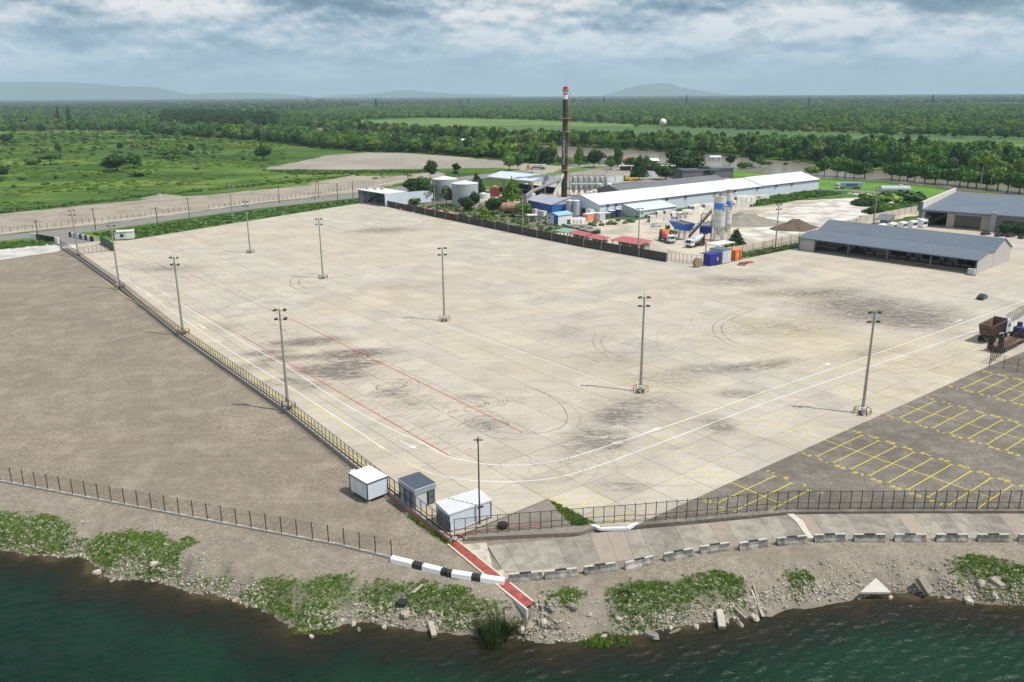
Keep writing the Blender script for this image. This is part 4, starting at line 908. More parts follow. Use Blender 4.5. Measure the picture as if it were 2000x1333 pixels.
b_ = MB(); b_.bb(LC*.6, -.03, .1, LC*.6+.06, 0, 2.5); b_.build('panel_joint', m_lgrey, c3)
for k in range(2):
    w_ = win(c3, .25+k*1.35, .15, 1.4+k*1.35, 2.2, .03, M('blue_frame_dark', (.12, .17, .22), .5, .1, 1), m_lgrey, 1, side=True, name='door')
b_ = MB(); b_.bar((.4, -.35, .25), (LC*.62, -.5, .5), .09); b_.build('drain_pipe', m_white, c3)
blk = MB(); blk.lathe([(.1, 0), (.55, .1), (.75, .35), (.7, .6), (.3, .8), (.05, .82)], n=10); tag(blk.build('rubber_buoy', m_tyre, None, gp(982, 1031, -.02)), 'dark round rubber bundle lying on the gravel corner', 'bundle')
# red hose along fence foot
hs = MB(); hp = spline([gp(x, y, .25) for x, y in [(760, 968), (790, 990), (812, 1008), (840, 1032), (862, 1040), (880, 1052), (930, 1037), (1000, 1029), (1060, 1022)]], 6)
for i in range(len(hp)-1): hs.tube((hp[i].x, hp[i].y, .22), (hp[i+1].x, hp[i+1].y, .22), .045, .045, 5)
tag(hs.build('red_hose', m_red), 'red hose strung along the foot of the corner fence', 'hose')

# ------------------------------------------------------------------ striped beams, drain channel, barriers
m_bw = m_white
def beam(p, q, label, spans):
    p = gp(*p, G); q = gp(*q, G); L = (q-p).length; r = thing('striped_beam', label, 'barrier', p, ang(p, q), 'black and white beams closing the track')
    for a, b2, mm in spans:
        b_ = MB(); b_.endp([(-.5, 0), (.5, 0), (.42, .55), (.2, .72), (-.2, .72), (-.42, .55)], L*a, L*b2); b_.build('stripe', mm, r)
m_bwhite = M('barrier_white', (.78, .78, .77), .7, .08, 2); m_bblack = M('barrier_black', (.03, .03, .033), .7, .2, 3)
beam((766, 1096), (872, 1122), 'black and white concrete beam on the left, next to the fence end', [(0, .40, m_bwhite), (.402, .585, m_bblack), (.587, .92, m_bwhite), (.922, 1, m_bblack)])
beam((874, 1123), (985, 1140), 'black and white concrete beam on the right, ending on the red channel', [(0, .09, m_bblack), (.092, .44, m_bwhite), (.442, .6, m_bblack), (.602, 1, m_bwhite)])
ch = thing('drain_channel', 'concrete drain channel with red slatted cover running down to the water', 'drain', gp(884, 1060, -.45))
pa_, pb_ = gp(884, 1060, -.45), gp(1040, 1187, -.62); dv = pb_-pa_; L = Vector((dv.x, dv.y)).length; ca = ang(pa_, pb_); sl = dv.z/L
ch.rotation_euler.z = ca; wch = .74
for s_ in (-1, 1):
    b_ = MB(); b_.add([(x, s_*wch+y, z+sl*x) for x in (0, L) for y, z in ((-.1, -1.3), (.1, -1.3), (.1, .08), (-.1, .08))], [(0, 1, 2, 3), (7, 6, 5, 4), (0, 4, 5, 1), (1, 5, 6, 2), (2, 6, 7, 3), (3, 7, 4, 0)]); b_.build('channel_wall', m_palec, ch)
b_ = MB(); b_.add([(x, y, z+sl*x) for x in (0, L) for y, z in ((-.7, -1.3), (.7, -1.3), (.7, -1.15), (-.7, -1.15))], [(0, 1, 2, 3), (7, 6, 5, 4), (0, 4, 5, 1), (1, 5, 6, 2), (2, 6, 7, 3), (3, 7, 4, 0)]); b_.build('channel_floor', m_conc, ch)
m_cover = M('red_cover', (.36, .085, .065), .8, .25, 2.5, rnd=.16, col2=(.25, .06, .05), patch=1.4)
cv_ = MB(); cv_.bb(-.135, -.63, -.05, .135, .63, 0); cvm = cv_.mesh('cover_slat', m_cover); ns = int((L-.4)/.32)
for k in range(ns):
    x = .2+k*.32; o_ = link('cover_slat', cvm, ch, (x, 0, sl*x+.04)); o_.rotation_euler = (0, -math.atan(sl), 0)
yl_ = MB()
for s_ in (-1, 1): yl_.add([(x, s_*wch+y, .086+sl*x) for x in (0, L*.72) for y in (-.03, .03)], [(0, 2, 3, 1)] if True else [])
yl_.build('painted_edge', p_yelf, ch)

m_jers = M('barrier_concrete', (.17, .16, .145), .9, .25, 1.6, streak=.7, rnd=.3, col2=(.36, .35, .32), patch=.8)
def jersey():
    r = thing('jersey_barrier', 'x', 'barrier', (0, 0, 0), 0, 'concrete barriers along the ramp road'); L = 4.0
    b_ = MB(); b_.endp([(-.38, 0), (.38, 0), (.34, .22), (.16, .5), (.12, 1.0), (-.12, 1.0), (-.16, .5), (-.34, .22)], -L/2, L/2); b_.build('body', m_jers, r)
    m_cap = M('worn_cap', (.50, .49, .46), .85, .3, 3); 
    for x0, x1, mm in ((-2.005, -.7, m_cap), (.7, 2.005, m_cap)): b_ = MB(); b_.bb(x0, -.125, .94, x1, .125, 1.012); b_.build('painted_cap', mm, r)
    b_ = MB(); b_.bb(-.695, -.125, .96, .695, .125, 1.06); b_.build('dark_cap', m_bblack, r); return r
j0 = jersey(); jx = [(1026, 1133), (1095, 1127), (1171, 1117), (1248, 1106), (1324, 1090), (1395, 1077), (1470, 1070), (1545, 1062), (1619, 1057), (1697, 1057), (1776, 1057), (1857, 1057), (1938, 1057), (2018, 1057)]
jl = ['dark barrier nearest the red drain channel', 'dark barrier, second from the red drain channel', 'barrier with worn white cap, third from the red channel', 'tilted pale barrier, fourth from the red channel', 'barrier standing on gravel, fifth from the red channel', 'stained barrier, sixth from the red channel', 'pale barrier, seventh from the red channel', 'barrier just left of the pale washed-out strip', 'light barrier just right of the pale washed-out strip', 'clean light barrier, second right of the washed-out strip', 'light barrier, third right of the washed-out strip', 'black stained barrier, third from the right edge', 'black stained barrier, second from the right edge', 'barrier cut by the right edge of the picture']
for i, (x, y) in enumerate(jx):
    p = gp(x, y, G); a = ang(gp(jx[max(i-1, 0)][0], jx[max(i-1, 0)][1], G), gp(jx[min(i+1, len(jx)-1)][0], jx[min(i+1, len(jx)-1)][1], G))+(.10 if i in (3, 6) else 0)
    if i == 0: j0.location = p; j0.rotation_euler.z = a; j0['label'] = jl[0]
    else: dup(j0, p, a, jl[i])
m_wt = M('white_slab', (.50, .475, .43), .85, .06, 2)
ts = MB(); P3 = [gp(1680, 1157, -2.2), gp(1740, 1157, -2.2), gp(1711, 1129, -1.5)]
ts.add([tuple(p) for p in P3]+[(p.x, p.y, p.z-.25) for p in P3], [(0, 1, 2), (5, 4, 3), (0, 3, 4, 1), (1, 4, 5, 2), (2, 5, 3, 0)]); tag(ts.build('triangular_slab', m_wt), 'white triangular concrete slab lying on the rubble by the water', 'slab')
lg = MB(); lg.bar(gp(1796, 1128, -1.3), gp(1815, 1158, -2.6), 1.2, .6); tag(lg.build('concrete_beam', m_rubble), 'thick broken concrete beam sliding into the water at right', 'concrete beam')
# ------------------------------------------------------------------ works buildings
GW = G+.15
def ribroof(name, root, x0, x1, ya, za, yb, zb, mat, step=1.2, th=.12):
    """one roof plane along x from (ya,za) to (yb,zb) with standing seams"""
    b_ = MB(); b_.endp([(ya, za), (yb, zb), (yb, zb+th), (ya, za+th)], x0, x1); r = b_.build(name, mat, root)
    s_ = MB(); n = max(2, int((x1-x0)/step))
    for k in range(n+1): x = x0+.03+(x1-x0-.06)*k/n; s_.bar((x, ya, za+th+.03), (x, yb, zb+th+.03), .05, .06)
    s_.build('roof_seam', mat, r); return r
m_roofw = M('white_roof', (.70, .70, .71), .55, .05, .2, col2=(.60, .61, .63), patch=.06)
m_roofg = M('grey_roof', (.125, .152, .19), .55, .06, .2, col2=(.11, .135, .17), patch=.08)
m_roofb = M('pale_blue_roof', (.34, .39, .48), .5, .08, .4, col2=(.42, .38, .38), patch=.3)
m_roofd = M('dark_roof', (.14, .145, .16), .7, .1, .2)
m_trimg = M('grey_trim', (.12, .14, .18), .5, .1, 1)

# long white warehouse
w0 = gp(1171, 427, GW); w1 = gp(1598, 372, GW); aw_ = ang(w0, w1); Lw = (w1-w0).length; Lm = Lw*.69; hw = 6.6
ww = thing('warehouse', 'very long white warehouse with white metal roof behind the silos', 'warehouse', w0, aw_); D = 26.0
b_ = MB(); b_.endp([(0, 0), (D, 0), (D, hw-.4), (D/2, hw+3.1), (0, hw-.4)], 0, Lm); b_.build('wall', m_wallb, ww)
b_ = MB(); b_.endp([(0, 0), (D, 0), (D, hw-.2), (D/2, hw+3.3), (0, hw-.2)], Lm, Lw); b_.build('wall', m_wallb, ww)
for x0, x1, dz in ((-.4, Lm*.73, 0), (Lm*.73+.05, Lm*.8, .03), (Lm*.8+.05, Lm+.2, 0), (Lm+.25, Lw+.4, .3)):
    ribroof('roof', ww, x0, x1, -.5, hw-.5+dz, D/2, hw+3.15+dz, m_roofw, 3); ribroof('roof', ww, x0, x1, D+.5, hw-.5+dz, D/2, hw+3.15+dz, m_roofw, 3)
b_ = MB(); b_.bb(-.3, -.58, hw-.62, Lw+.3, -.505, hw-.3); b_.build('gutter', m_trimg, ww)
for x, dz in ((5, 0), (10.3, 0), (46, 0), (60, 0), (83, 0), (100, .0), (120, .1), (137, .1), (152, .1)):
    b_ = MB(); b_.box((x, -.35, hw-1.3+dz), (.9, .6, .8)); b_.box((x, -.75, hw-1.3+dz), (1.3, .2, .12)); b_.build('wall_fan', m_black, ww)
for x in (46, 61, 84): b_ = MB(); b_.tube((x, -.2, 1.5), (x, -.2, hw-1.8), .06, .06, 5); b_.build('downpipe', m_steel, ww)
b_ = MB(); b_.bb(-.06, 9.2, .1, -.005, 12.2, 3.6); b_.build('door', m_black, ww); b_ = MB(); b_.bb(-.35, 12.3, .1, -.005, 15.6, 3.7); b_.build('sliding_door', m_lgrey, ww)
b_ = MB(); b_.bb(-.05, 5, .3, -.005, 8, 3.3); b_.build('panel', m_lgrey, ww)
# lean-to
x0, x1, dp = 15.0, 41.0, 11.0
lt = thing('lean_to', 'pale lean-to annex with sloping roof on the front of the white warehouse', 'annex', ww.location+Vector((math.cos(aw_)*x0+math.sin(aw_)*dp, math.sin(aw_)*x0-math.cos(aw_)*dp, 0)), aw_)
b_ = MB(); b_.endp([(0, 0), (dp-.1, 0), (dp-.1, 5.2), (0, 3.3)], 0, x1-x0); b_.build('wall', M('annex_wall', (.52, .57, .63), .6, .06, .3, streak=.2), lt); ribroof('roof', lt, -.3, x1-x0+.3, -.4, 3.25, dp-.7, 5.25, M('annex_roof', (.60, .65, .68), .5, .05, .3), 1.5)
# dark roofed hall behind
dh = thing('dark_hall', 'long low hall with dark grey roof behind the white warehouse', 'building', gp(1215, 398, GW), aw_)
b_ = MB(); b_.endp([(0, 0), (20, 0), (20, 6), (10, 8.6), (0, 6)], 0, 88); b_.build('wall', m_roofd, dh); b_ = MB(); b_.endp([(-.4, 6.0), (10, 8.75), (20.4, 6.0), (20.4, 6.15), (10, 8.9), (-.4, 6.15)], -.5, 88.5); b_.build('roof', m_roofd, dh)
for x, y, l_, w_, h_, lb in ((1332, 352, 26, 12, 7, 'dark grey flat building left of the river lawn'), (1372, 350, 22, 10, 7.5, 'dark grey flat building touching the lawn beside the first one')):
    bl = thing('flat_building', lb, 'building', gp(x, y, G), .15); b_ = MB(); b_.bb(0, 0, 0, l_, w_, h_-1); b_.build('wall', m_roofd, bl); b_ = MB(); b_.bb(-.5, -.5, h_-1, l_+.5, w_+.5, h_-.2); b_.build('roof', m_trimg, bl)
# blue building and plant beside it
b0 = gp(1078, 424, GW); ba = ang(gp(1031, 413, GW), b0)
bb_ = thing('blue_shed', 'bright blue shed with patched blue-grey roof beside the white warehouse', 'shed', gp(1031, 413, GW), ba); Lb = (b0-bb_.location).length; Db = 15
b_ = MB(); b_.bb(0, 0, 0, Lb, Db, 5.6); b_.build('wall', m_blue, bb_); b_ = MB(); b_.side([(-.6, 5.6), (Lb/2, 5.6), (Lb+.6, 5.6), (Lb*.75, 8.4), (Lb*.2, 8.1)], -.6, .05); 
ribroof('roof', bb_, -.6, Lb+.4, -.7, 5.65, Db*.55, 8.0, m_roofb, 1.0); ribroof('roof', bb_, -.6, Lb+.4, Db+.4, 5.65, Db*.55, 8.0, m_roofb, 1.0)
b_ = MB(); b_.add([(Lb+.02, 0, 5.6), (Lb+.02, Db, 5.6), (Lb+.02, Db*.55, 7.95), (Lb-.1, 0, 5.6), (Lb-.1, Db, 5.6), (Lb-.1, Db*.55, 7.95)], [(0, 1, 2), (5, 4, 3), (0, 3, 4, 1), (1, 4, 5, 2), (2, 5, 3, 0)]); b_.build('gable', m_lgrey, bb_)
s1 = thing('small_shed', 'small white and blue shed with pale blue roof before the blue building', 'shed', gp(1090, 441, GW), rz=aw_); Ls = (gp(1115, 437, GW)-s1.location).length; Ds = 8
b_ = MB(); b_.bb(0, 0, 0, Ls, Ds, 4.3); b_.build('wall', m_white, s1); b_ = MB(); b_.endp([(-.3, 4.3), (Ds+.3, 4.3), (Ds+.3, 4.5), (Ds*.45, 5.5), (-.3, 4.5)], -.4, Ls+.4); b_.build('roof', M('sky_blue_roof', (.26, .46, .66), .5, .06, .5), s1)
b_ = MB(); b_.bb(-.07, .05, .1, -.01, 2.8, 4.2); b_.build('blue_panel', m_blue, s1); b_ = MB(); b_.bb(-.5, 5.3, 2.6, -.01, 6.0, 3.2); b_.build('wall_fan', m_black, s1)
def tank(name, label, p, r, h, mat, cone=0.0, cat='tank', bands=3, legs=0, rail=False):
    t = thing(name, label, cat, p); z0 = legs
    b_ = MB(); b_.lathe([(r, z0), (r, z0+h)], n=28); b_.build('shell', mat, t, smooth=False); b_ = MB(); b_.lathe([(r+.1, z0+h), (r+.1, z0+h+.12), (.3, z0+h+.12+cone), (.01, z0+h+.14+cone)], n=28); b_.build('roof', m_roofw, t)
    for k in range(bands): b_ = MB(); b_.lathe([(r+.03, z0+h*(k+1)/(bands+1)-.06), (r+.06, z0+h*(k+1)/(bands+1)), (r+.03, z0+h*(k+1)/(bands+1)+.06)], n=28); b_.build('weld_band', mat, t)
    if rail:
        b_ = MB()
        for k in range(20): a = k*.314; b_.tube((r*math.cos(a), r*math.sin(a), z0+h+.1), (r*math.cos(a), r*math.sin(a), z0+h+1.1), .04, .04, 4)
        for k in range(20): a = k*.314; c_ = a+.314; b_.tube((r*math.cos(a), r*math.sin(a), z0+h+1.1), (r*math.cos(c_), r*math.sin(c_), z0+h+1.1), .04, .04, 4)
        b_.build('handrail', m_steel, t)
    if legs:
        for k in range(4): a = .8+k*math.pi/2; b_ = MB(); b_.tube((r*.8*math.cos(a), r*.8*math.sin(a), 0), (r*.8*math.cos(a), r*.8*math.sin(a), z0+.3), .15, .15, 6); b_.build('leg', m_steel, t)
    return t
m_tank = M('tank_steel', (.42, .45, .47), .45, .1, .3, streak=.45)
tank('storage_tank', 'grey steel storage tank, the right one of the pair behind the yard', gp(909, 402, GW), 6.9, 11.6, m_tank, 1.4, bands=4, rail=True)
tank('storage_tank', 'grey steel storage tank, the left one of the pair partly behind a tree', gp(870, 391, GW), 6.9, 11.6, m_tank, 1.4, bands=4, rail=True)
tank('process_tank', 'tall silver process vessel on legs left of the warehouse door', gp(1112, 423, GW), 1.6, 6.6, m_tank, .4, legs=.9)
tank('process_tank', 'tall silver process vessel on legs next to the warehouse door', gp(1125, 424, GW), 1.6, 6.6, m_tank, .4, legs=.9)
# white box: open-front building at the far corner of the yard
o0_ = gp(702, 395); oa = ang(o0_, gp(752, 404)); ob = thing('open_building', 'small open-front white building with black frame and inner stair at the far corner', 'building', o0_, oa); Lo = (gp(752, 404)-o0_).length; ho = 6.4; Do = 13
b_ = MB(); b_.bb(-.25, 0, 0, 0, Do, ho); b_.bb(Lo, 0, 0, Lo+.3, Do+16, ho); b_.bb(0, Do, 0, Lo, Do+.3, ho); b_.build('wall', m_wallb, ob)
b_ = MB(); b_.bb(-.3, -.2, ho, Lo+.35, Do+.35, ho+.35); b_.build('roof', m_white, ob); b_ = MB(); b_.bb(0, 0, -.5, Lo, Do, .01); b_.build('floor', m_conc, ob)
b_ = MB()
for x in (0, Lo*.25, Lo*.5, Lo*.75, Lo): b_.bar((x, -.12, 0), (x, -.12, ho), .28)
b_.bar((0, -.12, ho-.15), (Lo, -.12, ho-.15), .4); b_.bar((0, -.12, ho-1.4), (Lo, -.12, ho-1.4), .2); b_.build('front_frame', m_black, ob)
b_ = MB(); b_.bar((1, 5, .2), (Lo*.45, 5, 4.2), 1.2, .5); b_.bar((Lo*.45, 5, 4.2), (Lo*.95, 5, 4.2), 1.2, .3); b_.build('stair', m_black, ob)
b_ = MB(); b_.bb(Lo*.5, Do-.4, .2, Lo*.95, Do-.02, 3.6); b_.build('window', m_glass, ob)
b_ = MB()
for x, y in ((2, 4), (7, 6), (9, 9)): b_.box((x, y, ho+1.0), (3, .6, 1.2), .2)
b_.build('roof_unit', m_lgrey, ob)
# canopy hall in front of the chimney
k0 = gp(958, 376, GW); k1 = gp(1040, 386, GW); ka = ang(k0, k1); ko = thing('canopy_hall', 'open canopy hall on posts with pale blue-grey roof left of the chimney', 'hall', k0, ka); Lk = (k1-k0).length; Dk = 20; hk = 9.2
for x in np.linspace(0, Lk, 4):
    for y in (0, Dk/2, Dk): b_ = MB(); b_.bb(x-.3, y-.3, 0, x+.3, y+.3, hk+(1.9 if y == Dk/2 else 0)); b_.build('post', m_conc, ko)
m_kr = M('canopy_roof', (.55, .60, .65), .5, .06, .4, streak=.15); ribroof('roof', ko, -1.5, Lk+1.5, -1.5, hk, Dk/2, hk+2.5, m_kr, 2); ribroof('roof', ko, -1.5, Lk+1.5, Dk+1.5, hk, Dk/2, hk+2.5, m_kr, 2)
b_ = MB(); b_.bb(-1.5, -1.6, hk-.6, Lk+1.5, -1.5, hk+.1); b_.add([(Lk+1.6, -1.5, hk-.5), (Lk+1.6, Dk+1.5, hk-.5), (Lk+1.6, Dk+1.5, hk+.1), (Lk+1.6, Dk/2, hk+2.6), (Lk+1.6, -1.5, hk+.1)], [(0, 1, 2, 3, 4)]); b_.build('fascia', M('fascia_blue', (.36, .44, .52), .5, .1, .5), ko)
b_ = MB(); b_.bb(0, Dk-.2, .1, Lk, Dk, 4); b_.bb(3, 4, .1, Lk-3, 9, 3.0); b_.build('stored_goods', m_black, ko)
# chimney
cp = gp(1102, 385, GW); hc = hz(1102, 380, 172)+1; chm = thing('chimney', 'tall dark steel chimney stack with red and white top and white painted letters', 'chimney', cp)
m_chim = M('sooty_steel', (.035, .028, .025), .8, .3, .6, col2=(.085, .06, .045), patch=.25)
b_ = MB(); b_.lathe([(1.75, 0), (1.7, hc*.3), (1.6, hc*.5), (1.45, hc*.7), (1.3, hc*.89)], n=18); b_.build('stack', m_chim, chm)
for a, b2, mm in ((.89, .925, m_white), (.926, .945, M('faded_red_band', (.55, .2, .18), .7, .1, 1)), (.946, .965, m_white), (.966, 1.0, M('red_band', (.5, .05, .03), .6, .1, 1))): b_ = MB(); b_.lathe([(1.32, hc*a), (1.28, hc*b2)], n=18); b_.build('painted_band', mm, chm)
b_ = MB(); b_.lathe([(1.5, hc*.955), (2.1, hc*.965), (2.1, hc*.97), (1.3, hc*.965)], n=12); b_.build('top_platform', m_steel, chm)
b_ = MB(); b_.tube((.3, 0, hc), (.3, 0, hc+7), .09, .05, 5); b_.build('lightning_rod', m_steel, chm)
m_pl = M('rusty_yellow_steel', (.30, .25, .12), .8, .2, 2)
for t in (.25, .6, .72): b_ = MB(); b_.lathe([(2.1, hc*t-.15), (3.3, hc*t-.15), (3.3, hc*t+.15), (2.1, hc*t+.15)], n=14); [b_.tube((3.25*math.cos(a), 3.25*math.sin(a), hc*t), (3.25*math.cos(a), 3.25*math.sin(a), hc*t+1.2), .06, .06, 4) for a in np.arange(0, 6.28, .7)]; b_.build('ring_platform', m_pl, chm)
b_ = MB(); b_.bar((2.25, -.9, 1), (2.0, -.9, hc*.95), .12); b_.bar((2.75, -.9, 1), (2.5, -.9, hc*.95), .12)
for k in range(50): z = 1+k*(hc*.93)/50; b_.bar((2.25-.25*k/50, -.9, z), (2.75-.25*k/50, -.9, z), .07)
b_.build('ladder', m_pl, chm)
for k in range(12):   # worn white characters painted down the stack
    z = hc*(.57-.024*k); b_ = MB()
    for (x0_, z0_, x1_, z1_) in R.sample([(0, 0, .9, 0), (0, .45, .9, .45), (0, .9, .9, .9), (0, 0, 0, .9), (.9, 0, .9, .9), (0, .9, .9, 0), (.45, 0, .45, .9)], 4): b_.bar((-1.1+x0_*1.1, -1.66, z+z0_), (-1.1+x1_*1.1, -1.66, z+z1_), .2, .12)
    b_.build('painted_character', m_white, chm)
def pipe(name, label, pts, r, mat, cat='pipe'):
    b_ = MB()
    for i in range(len(pts)-1): b_.tube(pts[i], pts[i+1], r, r, 10)
    return tag(b_.build(name, mat), label, cat)
m_duct = M('grey_duct', (.22, .22, .215), .7, .15, .6)
zt = lambda x, y, z: gp(x, y, GW)+Vector((0, 0, z))
pipe('flue_duct', 'fat grey flue duct running from the blue shed up to the chimney', [zt(1026, 412, 0), zt(1026, 412, 7), zt(1040, 404, 8), zt(1094, 390, 11)], .9, m_duct)
pipe('flue_duct', 'pale inclined duct joining the chimney low on its left', [zt(1080, 397, 1.5), zt(1081, 396, 3), zt(1100, 385, 13.5)], 1.0, m_conc)
# pipework rack
rk = thing('pipe_rack', 'silver pipework and filter rack right of the chimney', 'pipe rack', gp(1112, 384, GW), -.05)
b_ = MB()
for x in (0, 5, 10, 15, 20):
    for y in (0, 5): b_.bar((x, y, 0), (x, y, 11.5), .3)
for z in (4, 8, 11.5):
    for y in (0, 5): b_.bar((0, y, z), (20, y, z), .25)
for x in (0, 5, 10, 15): b_.bar((x, 0, 0), (x+5, 0, 11.5), .15)
for x in (0, 7, 14, 20): b_.bar((x, 2, 11.5), (x, 2, 15.5), .15)
b_.bar((0, 2, 15.5), (20, 2, 15.5), .15); b_.build('frame', m_steel, rk)
for k in range(6): b_ = MB(); x = 2.5+k*3.1; b_.lathe([(.3, 1.5), (1.25, 4.5), (1.25, 10.5), (.7, 11.5)], (x, 2.3, 0), 12); b_.build('filter_vessel', m_tank, rk)
b_ = MB(); b_.tube((1, -.8, 7), (18, -.8, 7), .6, .6, 8); b_.tube((18, -.8, 7), (19.5, -.8, 2), .6, .6, 8); b_.tube((20.5, .5, 11), (21.5, .5, 1), .8, .8, 8); b_.build('pipe', m_tank, rk)
for i, (x, y, h_, r_, mm) in enumerate([(1162, 392, 3, 1.3, m_white), (1172, 391, 6, 1.2, m_tank), (1181, 390, 2.6, 1.2, m_white), (1190, 389, 5.5, 1.2, m_tank), (1154, 392, 2.2, 1.2, m_white)]):
    tank('roof_vent', 'vent drum behind the warehouse roof, number of it seen from the chimney side' if False else ['white mushroom vent behind the warehouse ridge', 'tall steel drum behind the warehouse ridge', 'low white vent between two drums', 'wide steel drum behind the warehouse ridge at right', 'white vent nearest to the pipe rack'][i], gp(x, y, GW), r_, h_+2.5, mm, .5, 'vent', 1)
# red tower, horizontal tank etc.
rt = thing('red_machine', 'red steel feed tower with round boiler beside the tanks', 'machine', gp(961, 396, GW), .2)
b_ = MB()
for x in (0, 4):
    for y in (0, 4): b_.bar((x, y, 0), (x, y, 7.5), .3)
b_.build('leg', m_rust, rt); b_ = MB(); b_.bb(-.1, -.1, 3, 4.1, 4.1, 7.4); b_.build('hopper_box', M('red_box', (.24, .045, .04), .7, .25, 1), rt); b_ = MB(); b_.lathe([(.1, 7.4), (1.3, 7.6), (1.4, 8.4), (.4, 9)], (2, 2, 0)); b_.build('lid', M('orange_lid', (.5, .2, .13), .7, .1, 1), rt)
b_ = MB(); b_.tube((4.5, -1, 1.8), (8, 0, 1.8), 1.7, 1.7, 14); b_.build('boiler', m_salmon, rt)
def htank(label, p, L, r, rz, mat, z=.8, supports=True):
    t = thing('cylinder_tank', label, 'tank', p, rz); b_ = MB()
    prof = [(.02, 0), (r*.6, .15), (r*.9, .5), (r, 1), (r, L-1), (r*.9, L-.5), (r*.6, L-.15), (.02, L)]; vs = []; n = 16
    for q_, x in prof:
        for i in range(n): a = 2*math.pi*i/n; vs.append((x, q_*math.cos(a), z+r+q_*math.sin(a)))
    b_.add(vs, [(j*n+i, (j+1)*n+i, (j+1)*n+(i+1) % n, j*n+(i+1) % n) for j in range(7) for i in range(n)]); b_.build('shell', mat, t)
    for x in (L*.2, L*.5, L*.8): b_ = MB(); b_.bb(x-.3, -r*.8, 0, x+.3, r*.8, z+.5); b_.build('saddle', m_conc, t)
    return t
htank('rusty ribbed cylinder tank lying among bushes left of the blue shed', gp(973, 417, GW), 16, 2.3, -.25, M('rust_tank', (.33, .20, .12), .8, .25, 1.2, col2=(.42, .34, .25), patch=.7))
htank('long grey tank trailer barrel lying by the hedge behind the white dust', gp(1716, 381, G), 17, 2.0, -.1, m_tank, 1.2)
for i, (x, y) in enumerate([(944, 388), (1002, 383), (1012, 381), (940, 382), (1038, 388)]):
    b_ = MB(); b_.lathe([(2.3, 0), (2.3, 2.6), (1.2, 3.3), (.3, 3.5)], n=12); tag(b_.build('round_vat', m_lgrey, None, gp(x, y, GW)), ['grey round vat right of the tanks', 'grey round vat under the canopy edge', 'grey round vat beside the conifer', 'grey round vat behind the right tank', 'pale round vat behind the blue shed'][i], 'vat')
# right of yard: IBC / box rows, small shelters
boxes = [(1046, 420, 2.4, 2.2, 2.6, m_white, 'water_tank', 'white plastic tank at the foot of the blue shed, left one', 'tank'), (1056, 422, 2.4, 2.2, 2.4, m_white, 'water_tank', 'white plastic tank at the foot of the blue shed, middle one', 'tank'), (1062, 424, 2.4, 2.2, 2.6, m_white, 'water_tank', 'white plastic tank at the foot of the blue shed, right one', 'tank'),
         (1149, 432, 4.5, 3, 3.3, m_salmon, 'orange_crate', 'large salmon orange crate, front one beside the small shed', 'crate'), (1161, 430, 4, 3, 3.2, m_orange, 'orange_crate', 'orange crate right behind the salmon crate', 'crate'), (1155, 426, 5, 3, 4.0, m_white, 'white_crate', 'white box with red rim behind the orange crates', 'crate'),
         (1172, 431, 4, 3, 3.4, m_lgrey, 'grey_crate', 'grey box standing right of the orange crates', 'crate'), (1185, 428, 3, 2.4, 2.8, m_green, 'generator', 'small green machine by the warehouse wall', 'machine'), (1194, 426, 3, 2.4, 3.4, m_darksteel, 'generator', 'dark machine by the warehouse wall', 'machine'), (1206, 424, 2, 2, 3.6, m_dblue, 'blue_cabin', 'narrow blue cabinet at the warehouse wall', 'cabinet'), (1212, 423, 1.2, 1.2, 3.2, m_rust, 'rusty_cabinet', 'narrow rusty cabinet beside the blue one', 'cabinet'), (1109, 438, 1.8, 1.5, 2.2, m_green, 'green_bin', 'green bin right of the small shed', 'bin')]
for x, y, l_, w_, h_, mm, nm_, lb, cat in boxes:
    t = thing(nm_, lb, cat, gp(x, y, GW), aw_+.1); b_ = MB(); b_.box((0, 0, h_/2), (l_, w_, h_)); b_.build('body', mm, t); b_ = MB(); b_.box((0, 0, h_+.08), (l_+.15, w_+.15, .16)); b_.build('lid', m_white if mm is not m_white else m_lgrey, t)
for i in range(16):
    x, y = 1118+i*1.6, 436.5-(i % 4)*1.1; b_ = MB(); b_.box((0, 0, .8), (1.6, 1.2, 1.6)); b_.box((0, 0, 1.7), (1.3, 1, .25)); tag(b_.build('white_sack', m_white, None, gp(x, y, GW), R.uniform(0, 1)), 'white bulk sack in the heap right of the small shed', 'sack', 'white sacks by the small shed')
sh_ = thing('brick_kiosk', 'small grey open kiosk in the weeds by the dark fence', 'kiosk', gp(1033, 434, GW), .2)
for x, y in ((0, 0), (3.6, 0), (0, 3), (3.6, 3)): b_ = MB(); b_.bb(x-.3, y-.3, 0, x+.3, y+.3, 2.8); b_.build('post', m_conc, sh_)
b_ = MB(); b_.bb(.3, 2.8, 0, 3.3, 3.05, 2.8); b_.build('wall', m_conc, sh_); b_ = MB(); b_.bb(-.6, -.6, 2.8, 4.2, 3.6, 3.1); b_.build('roof', m_palec, sh_)
